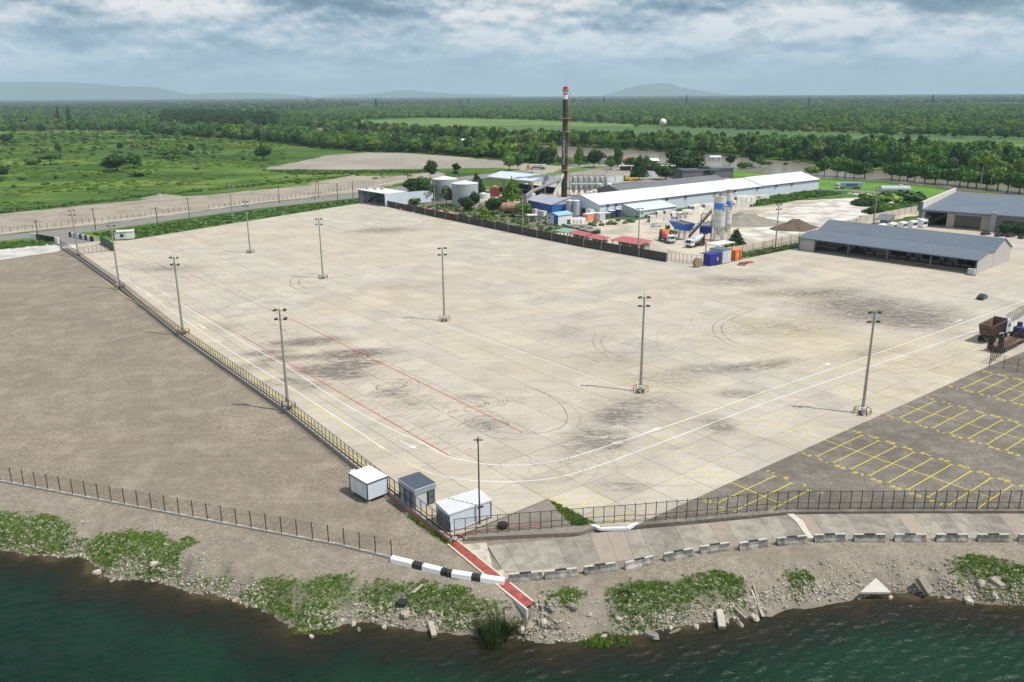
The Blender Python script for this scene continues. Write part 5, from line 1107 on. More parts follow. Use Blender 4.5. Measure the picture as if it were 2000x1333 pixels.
# red roof shelters
m_redroof = M('red_roof', (.40, .115, .12), .65, .12, .6)
def shelter(label, p, q, D_, h_, mm, walls=True):
    a = gp(*p, GW); b2 = gp(*q, GW); t = thing('shelter', label, 'shelter', a, ang(a, b2)); L_ = (b2-a).length
    for x in np.linspace(.3, L_-.3, 4):
        for y in (.3, D_-.3): b_ = MB(); b_.bb(x-.15, y-.15, 0, x+.15, y+.15, h_); b_.build('post', m_white, t)
    if walls: b_ = MB(); b_.bb(.5, D_*.5, 0, L_-.5, D_-.5, h_-.2); b_.build('wall', m_conc, t)
    b_ = MB(); b_.endp([(-.4, h_), (D_+.4, h_+.7), (D_+.4, h_+.85), (-.4, h_+.15)], -.4, L_+.4); b_.build('roof', mm, t)
shelter('large flat red-roofed shelter just behind the dark fence end', (1194, 486), (1248, 496), 6.5, 3.2, m_redroof); shelter('low red-roofed shelter, middle one behind the dark fence', (1147, 477), (1176, 483), 3.4, 2.6, m_redroof); shelter('low red-roofed shelter, left one behind the dark fence', (1111, 468), (1142, 475), 3.4, 2.6, m_redroof); shelter('low green-roofed shelter left of the red ones', (1085, 464), (1108, 468), 5, 2.6, M('pale_green_roof', (.18, .34, .25), .7, .1, 1), False)
shelter('small grey hut with pale walls before the bus', (1708, 447), (1734, 449), 14, 3.8, m_roofd)
m_tarp = M('faded_tarp', (.42, .20, .12), .8, .2, 1, streak=.4)
for i, (x, y) in enumerate([(775, 424), (800, 428), (825, 424), (848, 428), (868, 431)]): b_ = MB(); b_.lathe([(2.3, 0), (2.0, .7), (1.1, 1.2), (.2, 1.35)], n=7); tag(b_.build('tarp_heap', [m_redroof, m_lgrey, m_redroof, m_tarp, m_tarp][i], None, gp(x+12, y-12, GW)), ['faded red covered heap behind the dark fence near the open building', 'grey covered heap behind the dark fence', 'red covered heap below the left tank', 'orange covered heap left of the light mast', 'salmon covered heap behind the light mast'][i], 'heap')
# pallets of tyres / baskets row
for i, (x, y) in enumerate([(1112, 449), (1125, 452), (1139, 456), (1152, 459), (1163, 457), (1149, 452), (1138, 449)]):
    t = thing('basket_stack', 'stack of black crates in the row behind the red shelters', 'stack', gp(x, y, GW), aw_, 'stacks of black crates behind the shelters')
    for k in range(3): b_ = MB(); b_.bb(-1.8, -1.2, .1+k*.75, 1.8, 1.2, .65+k*.75); b_.build('crate', m_black if k < 2 else m_steel, t)

# precast culvert blocks in stacks
m_pre = M('precast_white', (.62, .60, .55), .85, .1, 1, rnd=.12, streak=.2)
def culvert():
    b_ = MB(); L_, w_, h_, t_ = 3.6, 2.0, 1.5, .22
    b_.bb(-L_/2, -w_/2, 0, L_/2, w_/2, t_); b_.bb(-L_/2, -w_/2, h_-t_, L_/2, w_/2, h_); b_.bb(-L_/2, -w_/2, t_, L_/2, -w_/2+t_, h_-t_); b_.bb(-L_/2, w_/2-t_, t_, L_/2, w_/2, h_-t_); return b_.mesh('culvert_block', m_pre)
cul = culvert(); cn = 0
for (x, y, rows_n, cols, lv, lb) in [(1272, 434, 1, 2, 3, 'grey precast block in the neat pile at the left end of the rows'), (1288, 432, 1, 2, 3, 'pale precast block in the second pile of the rows'), (1303, 430, 2, 3, 2, 'hollow precast block in the long low row left of the silos'), (1325, 428, 2, 3, 2, 'hollow precast block in the long row nearest the dirt'), (1345, 423, 2, 3, 3, 'hollow precast block in the row reaching the silos'), (1366, 419, 2, 3, 3, 'hollow precast block in the pile just left of the silos'), (1428, 410, 2, 4, 4, 'hollow precast block in the tall pile right of the silos'), (1448, 405, 1, 3, 3, 'precast block in the white pile right of the silos'), (1456, 397, 2, 3, 2, 'precast block in the farther pile by the warehouse weeds'), (1476, 394, 1, 3, 2, 'precast block in the last small pile by the warehouse weeds')]:
    p0 = gp(x, y, GW); a = aw_+R.uniform(-.08, .08)
    for l_ in range(lv):
        for c_ in range(cols):
            for r_ in range(rows_n):
                if l_ == lv-1 and R.random() < .35: continue
                dx, dy = c_*3.8+R.uniform(-.15, .15)+l_*.3, r_*2.3+R.uniform(-.1, .1)
                o_ = link('culvert_block', cul, None, p0+Vector((dx*math.cos(a)-dy*math.sin(a), dx*math.sin(a)+dy*math.cos(a), l_*1.52)), a+math.pi/2*(R.random() < .3)*(0 if lv > 2 else 1)+R.uniform(-.03, .03)); tag(o_, lb, 'concrete block', 'precast blocks: '+lb[:0]+'pile at '+['the left end', 'second place', 'third place', 'fourth place', 'fifth place', 'sixth place', 'the tall pile', 'the white pile', 'the farther pile', 'the last pile'][cn])
    cn += 1
# cement silos
def silo(label, p, r, zc_, h):
    t = thing('cement_silo', label, 'silo', p)
    b_ = MB(); b_.lathe([(.35, zc_-3.6), (r, zc_), (r, h)], n=24); b_.build('shell', m_palec if False else M('silo_white', (.66, .65, .62), .5, .06, .5, streak=.35), t)
    for z in np.linspace(zc_+.1, h-.2, 6): b_ = MB(); b_.lathe([(r+.02, z-.08), (r+.07, z), (r+.02, z+.08)], n=24); b_.build('ring', m_steel, t)
    b_ = MB(); b_.lathe([(r+.03, h-4.6), (r+.03, h-2.5)], n=24); b_.build('blue_band', M('band_blue', (.04, .24, .72), .5, .1, 2), t)
    b_ = MB(); b_.bb(.6, -r-.12, h-4.3, 2.1, -r*.8, h-2.9); b_.bb(.7, -r-.14, h-3.8, 2.0, -r*.8, h-3.3, 1); b_.build('logo_plate', [m_white, m_red], t)
    for k in range(4):
        a = math.pi/4+k*math.pi/2; x, y = r*.92*math.cos(a), r*.92*math.sin(a); b_ = MB(); b_.bar((x, y, 0), (x, y, zc_+.3), .32); b_.build('leg', m_palec, t)
    b_ = MB()
    for z in (2.6, 5.2):
        for k in range(4): a = math.pi/4+k*math.pi/2; c_ = a+math.pi/2; b_.bar((r*.92*math.cos(a), r*.92*math.sin(a), z), (r*.92*math.cos(c_), r*.92*math.sin(c_), z), .2)
    for k in range(4): a = math.pi/4+k*math.pi/2; c_ = a+math.pi/2; b_.bar((r*.92*math.cos(a), r*.92*math.sin(a), 2.6), (r*.92*math.cos(c_), r*.92*math.sin(c_), 5.2), .12)
    b_.build('brace', m_palec, t)
    b_ = MB(); b_.lathe([(.7, h), (.7, h+1.5), (.9, h+1.55), (.9, h+1.8)], n=10); b_.build('filter', m_steel, t)
    b_ = MB()
    for k in range(14): a = k*.449; c_ = a+.449; q = Vector((r*math.cos(a), r*math.sin(a), h)); q2 = Vector((r*math.cos(c_), r*math.sin(c_), h)); b_.bar(q, q+Vector((0, 0, 1.1)), .06); b_.bar(q+Vector((0, 0, 1.1)), q2+Vector((0, 0, 1.1)), .06)
    b_.build('handrail', m_steel, t); b_ = MB(); b_.bar((-r-.3, -.4, .3), (-r-.3, -.4, h+1), .08); b_.bar((-r-.3, .2, .3), (-r-.3, .2, h+1), .08)
    for z in np.arange(.6, h, .6): b_.bar((-r-.3, -.4, z), (-r-.3, .2, z), .05)
    b_.build('ladder', m_palec, t)
silo('front white cement silo with blue band, the wider one of the pair', gp(1402, 477, GW), 2.15, 6.8, 18.2); silo('rear white cement silo with blue band, half hidden by the front one', gp(1417, 471, GW), 1.8, 6.8, 18.2)
# batching hopper and conveyor
hp_ = thing('batching_hopper', 'large bright blue batching hopper on steel legs between the mixer trucks', 'hopper', gp(1330, 466, GW), ang(gp(1330, 466), gp(1358, 474)))
b_ = MB(); b_.add([(-6, -2.6, 6.6), (6, -2.6, 6.6), (6, 2.6, 6.6), (-6, 2.6, 6.6), (-3.6, -1.2, 3.6), (4.6, -1.2, 3.6), (4.6, 1.2, 3.6), (-3.6, 1.2, 3.6)], [(0, 4, 5, 1), (1, 5, 6, 2), (2, 6, 7, 3), (3, 7, 4, 0), (4, 7, 6, 5)]); b_.build('bin', M('hopper_blue', (.03, .17, .62), .5, .1, 1), hp_)
b_ = MB(); b_.box((0, 0, 6.2), (10.8, 4.2, .1)); b_.build('aggregate', m_rust, hp_)
for x in (-3.2, 0, 4.2):
    for y in (-1.2, 1.2): b_ = MB(); b_.bar((x, y, 0), (x, y, 3.8), .3); b_.bar((x, y, 0), (x+1.2, y, 3.6), .2); b_.build('leg', m_palec, hp_)
cvr = thing('conveyor', 'grey inclined conveyor rising from the hopper to the silos', 'conveyor', gp(1345, 473, GW)); e = gp(1386, 470, GW)-cvr.location
b_ = MB(); b_.bar((0, 0, 2), (e.x, e.y, 11.5), 1.3, .35); b_.build('belt', m_darksteel, cvr); b_ = MB()
for s_ in (-.8, .8): b_.bar((s_*.3, s_, 2.5), (e.x+s_*.3, e.y+s_, 12), .15); b_.bar((s_*.3, s_, 3.3), (e.x+s_*.3, e.y+s_, 12.8), .12)
for k in range(14): t = k/13; b_.bar((e.x*t, e.y*t-.8, 2.5+9.5*t), (e.x*t, e.y*t-.8, 3.3+9.5*t), .1)
b_.build('side_rail', m_steel, cvr)
mxr = thing('mixing_tower', 'dark blue mixing machine and steel stair left of the front silo', 'machine', gp(1381, 474, GW), -.3)
b_ = MB(); b_.bb(-3, -2, 4, 1.5, 2, 6.4); b_.lathe([(.5, 3), (1.8, 4)], (-1, 0, 0), 10); b_.build('mixer', m_dblue, mxr); b_ = MB()
for x in (-2.8, 1.3):
    for y in (-1.8, 1.8): b_.bar((x, y, 0), (x, y, 11), .22)
for z in (4, 7.5, 11): b_.bar((-2.8, -1.8, z), (1.3, -1.8, z), .18); b_.bar((-2.8, 1.8, z), (1.3, 1.8, z), .18)
b_.bar((-2.8, -1.8, 4), (1.3, -1.8, 7.5), .14); b_.bar((1.3, -1.8, 7.5), (-2.8, -1.8, 11), .14); b_.build('frame', m_steel, mxr)
cnr = thing('flat_shelter', 'flat pale concrete roof on posts at the foot of the silos', 'shelter', gp(1400, 500, GW), ang(gp(1400, 500), gp(1440, 492)))
b_ = MB(); b_.bb(0, 0, 3.5, 10.5, 5.5, 3.8); b_.build('roof', m_palec, cnr)
for x in (.3, 10.2):
    for y in (.3, 5.2): b_ = MB(); b_.bb(x-.15, y-.15, 0, x+.15, y+.15, 3.5); b_.build('post', m_conc, cnr)
# dirt and gravel heaps
def heap(label, x, y, rx, ry, h, mat, seed, rz=0, z=GW):
    b_ = MB(); n, k = 40, 9; c0 = gp(x, y, z)
    vs = []; cx_, sx_ = math.cos(rz), math.sin(rz)
    for j in range(k+1):
        t = j/k
        for i in range(n):
            a = 2*math.pi*i/n; q = t*(1+.22*mnoise.noise((math.cos(a)*1.7, math.sin(a)*1.7, seed))); X_, Y_ = rx*q*math.cos(a), ry*q*math.sin(a)
            zz = h*(1-t)**1.1*(1+.5*mnoise.noise((X_*.35, Y_*.35, seed)))+.25*mnoise.noise((X_*.9, Y_*.9, seed+3))*(1-t)-.05
            vs.append((X_*cx_-Y_*sx_, X_*sx_+Y_*cx_, zz))
    b_.add(vs, [(j*n+i, (j+1)*n+i, (j+1)*n+(i+1) % n, j*n+(i+1) % n) for j in range(k) for i in range(n)]); return tag(b_.build('dirt_heap', mat, None, c0), label, 'heap')
m_hg, *_ = gravel_mat('heap_gravel', (.26, .24, .20), (.16, .15, .13), (.38, .36, .32), 1.5, 0, .1, .3); m_hb, *_ = gravel_mat('heap_soil', (.13, .10, .075), (.07, .055, .04), (.24, .20, .16), 1.2, 0, .2, .3)
heap('wide grey gravel heap right of the silos', 1450, 437, 19, 11, 4.6, m_hg, 2.2); heap('dark brown soil heap left of the garage shed', 1553, 448, 12, 7, 4.6, m_hb, 5.1); heap('small brown heap behind the blue hopper', 1340, 448, 5, 3, 2, m_hb, 7); heap('flat brown earth mound on the dirt strip beyond the road', 315, 386, 13, 7, 2.2, m_hg, 8, .5, G); heap('low white rubble heap by the hedge at the right', 1742, 404, 7, 4, 2.4, m_pre, 9)
heap('long low soil bank beside the road behind the open building', 680, 352, 34, 9, 2.6, m_dirt, 4, .85, G)

# garage shed (open front)
g0 = gp(1559, 488, 0); g1 = gp(1906, 536, 0); ga = ang(g0, g1); Lg = (g1-g0).length; gs = thing('garage_shed', 'long open-fronted grey garage shed with two dark roof gables', 'garage', g0, ga); DF, DB_ = 14.0, 31.0; hf = 4.55
m_gw = M('grey_beige_panel', (.44, .42, .41), .6, .05, .4, streak=.1)
b_ = MB(); b_.bb(0, 0, 0, Lg*.10, .25, hf-.2); b_.bb(0, .25, 0, .25, DB_, hf); b_.bb(0.25, DB_-.25, 0, Lg, DB_, hf+.1); b_.bb(.25, DF-.2, 0, Lg*.32, DF, hf+.1); b_.build('wall', m_gw, gs)
b_ = MB(); b_.endp([(0, 0), (DF-.15, 0), (DF-.15, hf+.85), (DF*.62, hf+1.3), (0, hf)], Lg-.25, Lg); b_.build('end_wall', m_gw, gs); b_ = MB(); b_.endp([(DF+.1, 0), (DB_, 0), (DB_, hf+.2), ((DF+DB_)/2, hf+4.0), (DF+.1, hf)], Lg-.3, Lg+.0); b_.build('end_wall', m_gw, gs)
for ya, za, yb, zb in ((-.7, hf-.1, DF*.62, hf+1.35), (DF-.1, hf+.9, DF*.62, hf+1.35), (DF+.1, hf+.9, (DF+DB_)/2, hf+4.05), (DB_+.4, hf+.1, (DF+DB_)/2, hf+4.05)): ribroof('roof', gs, -.4, Lg+.35, ya, za, yb, zb, m_roofg, 1.5)
b_ = MB(); b_.bb(-.4, -.8, hf-.3, Lg+.35, -.705, hf+.05); b_.build('gutter', m_trimg, gs)
for f in (.0, .105, .31, .535, .77, 1.0): b_ = MB(); x = min(max(f*Lg, .2), Lg-.2); b_.bar((x, -.2, 0), (x, -.2, hf-.3), .35); b_.build('post', m_trimg, gs)
for f in (.46, .64, .83): b_ = MB(); b_.bb(Lg*f, DF-.3, .1, Lg*f+5.5, DF-.21, 3.6); b_.build('door', m_black, gs)
b_ = MB(); b_.bb(Lg*.32, DF-.19, 0, Lg-.3, DF, hf); b_.build('inner_wall', m_gw, gs)
b_ = MB(); b_.bar((Lg*.55, -.2, 1), (Lg-.3, -.2, 1), .09); b_.build('rail', m_steel, gs)
for i, f in enumerate((.30, .37, .56, .62, .8, .9)):
    p = g0+Vector((math.cos(ga)*f*Lg-math.sin(ga)*9, math.sin(ga)*f*Lg+math.cos(ga)*9, .01)); t = thing('workbench', ['dark workbench under the first bay of the garage shed', 'dark workbench beside the inner post of the garage shed', 'dark machine bench in the middle bay of the garage shed', 'dark machine bench right of the middle garage door', 'dark machine bench in the right bay of the garage shed', 'dark bench at the right end inside the garage shed'][i], 'bench', p, ga)
    b_ = MB(); b_.bb(-2, -.7, .9, 2, .7, 1.1); b_.build('top', m_darksteel, t); b_ = MB(); b_.bb(-1, -.3, 1.1, .2, .3, 2.3); b_.build('machine', m_black, t)
    for x in (-1.8, 1.8): b_ = MB(); b_.bb(x-.1, -.6, 0, x+.1, .6, .9); b_.build('leg', m_darksteel, t)
bx_ = thing('water_cooler_box', 'small grey metal crate outside the right front corner of the shed', 'crate', gp(1898, 537), ga); b_ = MB(); b_.bb(-1, -1.2, .25, 1, -.1, 2.0); b_.build('body', m_lgrey, bx_); b_ = MB(); b_.bb(-1.2, -1.3, .0, 1.2, 0, .24); b_.build('pallet', m_darksteel, bx_)
# showroom
s0 = gp(1799, 441, 0); s1_ = gp(2000, 458, 0); sa = ang(s0, s1_); sr = thing('showroom', 'large low showroom with grey roof, glass front and beige fascia at the right', 'building', s0, sa); Ls = 95; Ds = 62; hs_ = 7.2
m_cream = M('cream_wall', (.56, .52, .45), .8, .05, .4)
b_ = MB(); b_.bb(9, 3, 0, Ls, 3.3, hs_-.4); b_.build('front_wall', m_cream, sr)
b_ = MB(); b_.bb(0, 3.3, 0, .3, Ds, hs_); b_.bb(0, Ds-.3, 0, Ls, Ds, hs_+1.6); b_.build('wall', m_cream, sr)
ribroof('roof', sr, -.3, Ls, -1, hs_-.3, Ds, hs_+1.4, m_roofg, 2.5)
b_ = MB(); b_.endp([(-.8, hs_-1.5), (Ds, hs_-1.5), (Ds, hs_+3.4), (-.8, hs_+3.0)], -1.2, -.35); b_.build('parapet', m_palec, sr)
b_ = MB(); b_.bb(-1.25, -1.3, 0, -.1, -.85, hs_+3.1); b_.build('corner_pillar', m_trimg, sr)
b_ = MB(); b_.bb(-.3, -1.2, hs_-.9, Ls, -1.05, hs_-.15); b_.build('fascia', m_trimg, sr)
b_ = MB(); b_.bb(26, -1.5, 0, 28.2, .8, hs_+.7); b_.build('entrance_pillar', M('pillar_grey', (.30, .31, .34), .7, .1, 1), sr)
for x in (38.5, 50.5, 62, 74, 86): b_ = MB(); b_.bar((x, -.9, 0), (x, -.9, hs_-.6), .35); b_.build('post', m_trimg, sr)
fw = MB(); fw.bb(30, 2.75, .2, Ls, 2.98, 4.4); fwo = fw.build('shop_window', m_black, sr)
for k in range(24): b_ = MB(); x = 30.2+k*2.7; b_.bb(x, 2.6, .35, x+2.5, 2.72, 4.25); b_.build('pane', M('shop_glass', (.20, .25, .27), .12, .3, .3, spec=.8) if k == 0 else bpy.data.materials['shop_glass'], fwo)
b_ = MB(); b_.bb(12, 2.8, .2, 22, 2.98, 5.2); b_.build('doorway', m_glass, sr)
b_ = MB(); b_.bb(30, Ds+2, hs_-2, 47, Ds+6, hs_+5.5); b_.bb(33, Ds+1.9, hs_+1.5, 44, Ds+1.99, hs_+4.2, 1); b_.build('roof_tower', [m_trimg, m_dgreen], sr)
b_ = MB(); b_.box((78, Ds*.7, hs_+1.9), (9, 4, 1.0)); b_.build('roof_unit', m_white, sr)
# electrical boxes by the fence corner
for x, y, l_, w_, h_, mm, lb, nm_ in ((1399, 519, 5.4, 3.0, 3.6, m_dblue, 'dark blue generator box beside the fence corner', 'generator'), (1421, 515, 4.6, 5.5, 4.4, m_lgrey, 'light grey container unit right of the blue generator', 'container'), (1441, 510, 1.9, 2.2, 3.3, m_orange, 'orange cabinet, left of the two', 'cabinet'), (1447, 508, 1.7, 2.2, 3.2, m_orange, 'orange cabinet, right of the two', 'cabinet')):
    t = thing(nm_, lb, nm_, gp(x-2, y), ang(gp(1385, 520), gp(1560, 484))); b_ = MB(); b_.box((0, w_/2, h_/2+.2), (l_, w_, h_)); b_.build('body', mm, t); b_ = MB(); b_.box((0, w_/2, h_+.3), (l_+.2, w_+.2, .2)); b_.build('lid', m_trimg if mm is m_lgrey else mm, t)
    b_ = MB(); b_.bb(-.3*l_, -.05, .6, .05*l_, -.01, h_*.8); b_.build('door', m_black if mm is m_dblue and False else mm, t); b_ = MB(); b_.bb(l_*.1, -.06, h_*.45, l_*.25, -.012, h_*.75); b_.build('plate', m_white, t)
sp_ = thing('cable_drum', 'wooden cable drum standing on the yard by the open rail fence', 'cable drum', gp(1362, 522), ang(gp(1362, 522), gp(1400, 519)))
for y in (-.7, .7):
    b_ = MB(); vs = []; n = 18
    for yy in (y-.08, y+.08):
        for i in range(n): a = 2*math.pi*i/n; vs.append((1.5*math.cos(a), yy, 1.5+1.5*math.sin(a)))
    b_.add(vs, [tuple(range(n)), tuple(range(2*n-1, n-1, -1))]+[(i, n+i, n+(i+1) % n, (i+1) % n) for i in range(n)]); b_.build('flange', M('drum_wood', (.30, .22, .14), .85, .2, 3) if y < 0 else bpy.data.materials['drum_wood'], sp_)
b_ = MB(); b_.tube((0, -.6, 1.5), (0, .6, 1.5), .8, .8, 14); b_.build('core', m_rust, sp_)
for x, y, mm, lb in ((1464, 513, m_red, 'bright red disc cover lying on the yard right of the orange cabinets'), (1452, 515, m_darksteel, 'dark metal cover lying left of the red disc'), (1448, 518, m_rust, 'brown metal plate lying before the dark cover')): b_ = MB(); b_.lathe([(1.5, 0), (1.4, .22), (.4, .3)], n=14); tag(b_.build('disc_cover', mm, None, gp(x, y)), lb, 'cover')

# ------------------------------------------------------------------ vehicles
def wheel(r, w): b_ = MB(); 
def wheels(root, xs, hw_, r=.34, w=.24, dual=False):
    b_ = MB(); b_.tube((0, -w/2, 0), (0, w/2, 0), r, r, 12); tm = b_.mesh('wheel', m_tyre); c_ = MB(); c_.tube((0, -w/2-.01, 0), (0, w/2+.01, 0), r*.5, r*.5, 8); cm = c_.mesh('rim', m_steel)
    for x in xs:
        for s_ in (-1, 1): o_ = link('wheel', tm, root, (x, s_*(hw_-w/2), r)); link('rim', cm, o_)
def car(label, p, rz, paint_, group=None):
    t = thing('parked_car', label, 'car', p, rz, group); W_ = .9
    b_ = MB(); sec = [(-2.2, .35, .62, .8), (-2.15, .25, .88, .86), (-1.4, .22, .98, .9), (-.2, .22, .98, .9), (1.0, .22, .95, .9), (1.9, .24, .8, .86), (2.2, .35, .6, .76)]
    vs = []
    for x, z0, z1, w in sec: vs += [(x, -w, z0), (x, w, z0), (x, w, z1-.12), (x, w*.9, z1), (x, -w*.9, z1), (x, -w, z1-.12)]
    n = 6; f = [tuple(range(n-1, -1, -1)), tuple((len(sec)-1)*n+i for i in range(n))]+[(j*n+i, j*n+(i+1) % n, (j+1)*n+(i+1) % n, (j+1)*n+i) for j in range(len(sec)-1) for i in range(n)]
    b_.add(vs, f); b_.build('body', paint_, t)
    b_ = MB(); sec = [(-1.75, .96, .98, .74), (-1.1, .96, 1.4, .68), (.2, .96, 1.44, .68), (1.05, .95, .97, .72)]; vs = []
    for x, z0, z1, w in sec: vs += [(x, -.8, z0), (x, .8, z0), (x, w*.9, z1), (x, -w*.9, z1)]
    b_.add(vs, [(3, 2, 1, 0), (12, 13, 14, 15)]+[(j*4+i, j*4+(i+1) % 4, (j+1)*4+(i+1) % 4, (j+1)*4+i) for j in range(3) for i in range(4)]); b_.build('windows', m_glass, t)
    b_ = MB(); b_.add([(-1.12, -.63, 1.41), (.2, -.63, 1.45), (.2, .63, 1.45), (-1.12, .63, 1.41), (-1.12, -.63, 1.44), (.2, -.63, 1.48), (.2, .63, 1.48), (-1.12, .63, 1.44)], [(3, 2, 1, 0), (4, 5, 6, 7), (0, 1, 5, 4), (1, 2, 6, 5), (2, 3, 7, 6), (3, 0, 4, 7)]); b_.build('roof', paint_, t)
    wheels(t, (-1.35, 1.4), .9)
    for s_ in (-1, 1): b_ = MB(); b_.box((2.17, s_*.6, .62), (.1, .3, .14)); b_.build('headlight', m_white, t); b_ = MB(); b_.box((-2.2, s_*.62, .72), (.06, .3, .14)); b_.build('tail_light', m_red, t)
    return t
pb_ = M('car_black', (.018, .018, .022), .25, .1, 1, spec=.7); pw_ = M('car_silver', (.55, .55, .55), .3, .05, 1); pg_ = M('car_dark_grey', (.04, .05, .06), .3, .1, 1)
car('dark saloon car parked alone on the open yard at right', gp(1918, 584), ang(gp(1905, 590), gp(1935, 575)), pg_)
car('dark saloon car under cover on the works dirt before the warehouse', gp(1231, 435, GW), aw_-.6, pg_); car('silver car parked left of the loader in the works yard', gp(1281, 443, GW), aw_-.4, pw_)
for x, y, lb in ((1925, 459, 'black car parked before the showroom glass, left one'), (1952, 462, 'black car parked before the showroom glass, second from the left'), (1973, 463, 'black car parked before the showroom glass, third'), (1998, 466, 'black car cut by the right edge before the showroom')): car(lb, gp(x, y), sa+1.1, pb_)
for x, y, lb in ((1640, 491, 'dark car inside the first bay of the garage shed'), (1668, 494, 'dark car beside the first post in the garage shed')): car(lb, gp(x+6, y-2), sa+1.3, pg_)
def cabm(t, x0, w, h, mat, z0=.9, l_=2.2, gl=True):
    b_ = MB(); b_.side([(x0, z0), (x0+l_, z0), (x0+l_+.05, z0+.9), (x0+l_-.25, h), (x0+.1, h), (x0, h-.3)], -w/2, w/2); c_ = b_.build('cab', mat, t)
    b_ = MB(); b_.add([(x0+l_+.055, -w/2+.12, z0+.95), (x0+l_+.055, w/2-.12, z0+.95), (x0+l_-.16, w/2-.16, h-.25), (x0+l_-.16, -w/2+.16, h-.25)], [(0, 1, 2, 3)]); b_.build('windscreen', m_glass, c_)
    for s_ in (-1, 1): b_ = MB(); b_.box((x0+l_*.6, s_*(w/2+.01), z0+1.35), (l_*.5, .04, .7)); b_.build('side_window', m_glass, c_); b_ = MB(); b_.box((x0+l_+.06, s_*(w/2-.35), z0+.1), (.08, .4, .2)); b_.build('headlight', m_white, c_)
    b_ = MB(); b_.box((x0+l_+.05, 0, .75), (.35, w, .45)); b_.build('bumper', m_darksteel, t); return c_
def mixer_truck(label, p, rz, drum_c):
    t = thing('mixer_truck', label, 'mixer truck', p, rz); cabm(t, 2.3, 2.5, 3.1, m_white)
    b_ = MB(); b_.bb(-5, -.5, .85, 4.4, .5, 1.15); b_.bb(-4.8, -1.1, 1.1, 2, 1.1, 1.3); b_.build('chassis', m_darksteel, t); wheels(t, (-4, -2.7, 1.3, 3.4), 1.25, .52, .35)
    prof = [(.5, 2.0), (1.05, 1.6), (1.25, .6), (1.28, -.8), (1.0, -2.6), (.55, -4.2)]; b_ = MB(); n = 18; vs = []; ti = math.radians(-13)
    for r_, x in prof:
        for i in range(n): a = 2*math.pi*i/n; X_, Y_, Z_ = x, r_*math.cos(a), r_*math.sin(a); vs.append((X_*math.cos(ti)+Z_*math.sin(ti)-.2, Y_, -X_*math.sin(ti)*-1*1+Z_*math.cos(ti)+2.6 if False else (-X_*-math.sin(ti))*1.0+Z_*math.cos(ti)+2.75))
    b_.add(vs, [tuple(range(n)), tuple((len(prof)-1)*n+n-1-i for i in range(n))]+[(j*n+i, (j+1)*n+i, (j+1)*n+(i+1) % n, j*n+(i+1) % n) for j in range(len(prof)-1) for i in range(n)]); b_.build('drum', drum_c, t, smooth=True)
    b_ = MB(); b_.bb(-4.9, -.8, 1.3, -4.5, .8, 3.6); b_.lathe([(.3, 3.3), (.8, 4.2)], (-4.9, 0, 0), 10); b_.build('feed_hopper', m_rust, t); b_ = MB(); b_.bar((-5, 0, 2.6), (-6.2, .3, 1.7), .5, .2); b_.build('chute', m_darksteel, t); b_ = MB(); b_.bb(-5.1, -1.2, .9, -4.9, 1.2, 1.2); b_.build('tail_bar', m_red, t); return t
mixer_truck('mixer truck with red drum and white cab left of the blue hopper', gp(1302, 473, GW), ang(gp(1290, 468), gp(1320, 478)), M('drum_red', (.62, .11, .10), .5, .1, 1, streak=.2))
mixer_truck('mixer truck with pale blue drum facing left before the silos', gp(1358, 482, GW), ang(gp(1375, 478), gp(1345, 484)), M('drum_pale', (.46, .56, .62), .5, .1, 1, streak=.2))
ld = thing('wheel_loader', 'yellow wheel loader with dark cab behind the red mixer truck', 'loader', gp(1304, 457, GW), .2)
b_ = MB(); b_.bb(-2.5, -1, .9, .6, 1, 2.1); b_.build('body', m_yellow, ld); b_ = MB(); b_.bb(-.9, -.8, 2.1, .6, .8, 3.5); b_.build('cab', m_glass, ld); b_ = MB(); b_.bar((.6, 0, 1.6), (3, 0, .8), .5); b_.bb(2.8, -1.3, .1, 3.8, 1.3, 1.1); b_.build('bucket', m_darksteel, ld); wheels(ld, (-1.7, 1.2), 1.2, .75, .5)
yv = thing('yellow_machine', 'yellow machine with black tyres in the grass left of the dark hall', 'machine', gp(1232, 354, G), .1); b_ = MB(); b_.bb(-4, -1.2, 1, 5, 1.2, 2.2); b_.bb(-4, -1.2, 2.2, -1.5, 1.2, 4); b_.build('body', m_yellow, yv); wheels(yv, (-2.5, 2.5, 4), 1.4, .8, .5)
def semi(label, p, rz, cabc, boxc, text=None, textc=None, cargo=True, L_=12.6):
    t = thing('semi_truck', label, 'truck', p, rz); cabm(t, 6.2, 2.5, 3.7, cabc, .9, 2.3); b_ = MB(); b_.bb(-6.4, -.5, .95, 8, .5, 1.25); b_.build('chassis', m_darksteel, t); wheels(t, (-5, -3.8, -2.6, 4.6, 7.4), 1.25, .5, .35)
    if cargo:
        b_ = MB(); b_.bb(-6.6, -1.25, 1.35, 5.8, 1.25, 4.1); bo = b_.build('container', boxc, t); rb_ = MB()
        for k in range(20): x = -6.4+k*.63; rb_.bb(x, -1.29, 1.45, x+.12, -1.252, 4.0); rb_.bb(x, 1.252, 1.45, x+.12, 1.29, 4.0)
        rb_.build('corrugation', boxc, bo)
        if text:
            ft = bpy.data.curves.new('lettering', 'FONT'); ft.body = text; ft.size = 1.9; ft.extrude = .02; ft.align_x = 'CENTER'; ft.offset = .04; ft.materials.append(textc); o_ = bpy.data.objects.new('lettering', ft); C.objects.link(o_); o_.parent = bo; o_.location = (.6 if text == 'MAERSK' else -.4, -1.32, 1.95); o_.rotation_euler = (math.pi/2, 0, 0)
    return t
m_mgrey = M('container_grey', (.36, .40, .50), .55, .06, 1); tr = semi('semi truck with grey-blue MAERSK container on the river road, white cab to the left', gp(1660, 370, G), math.pi-.08, m_white, m_mgrey, None, None)
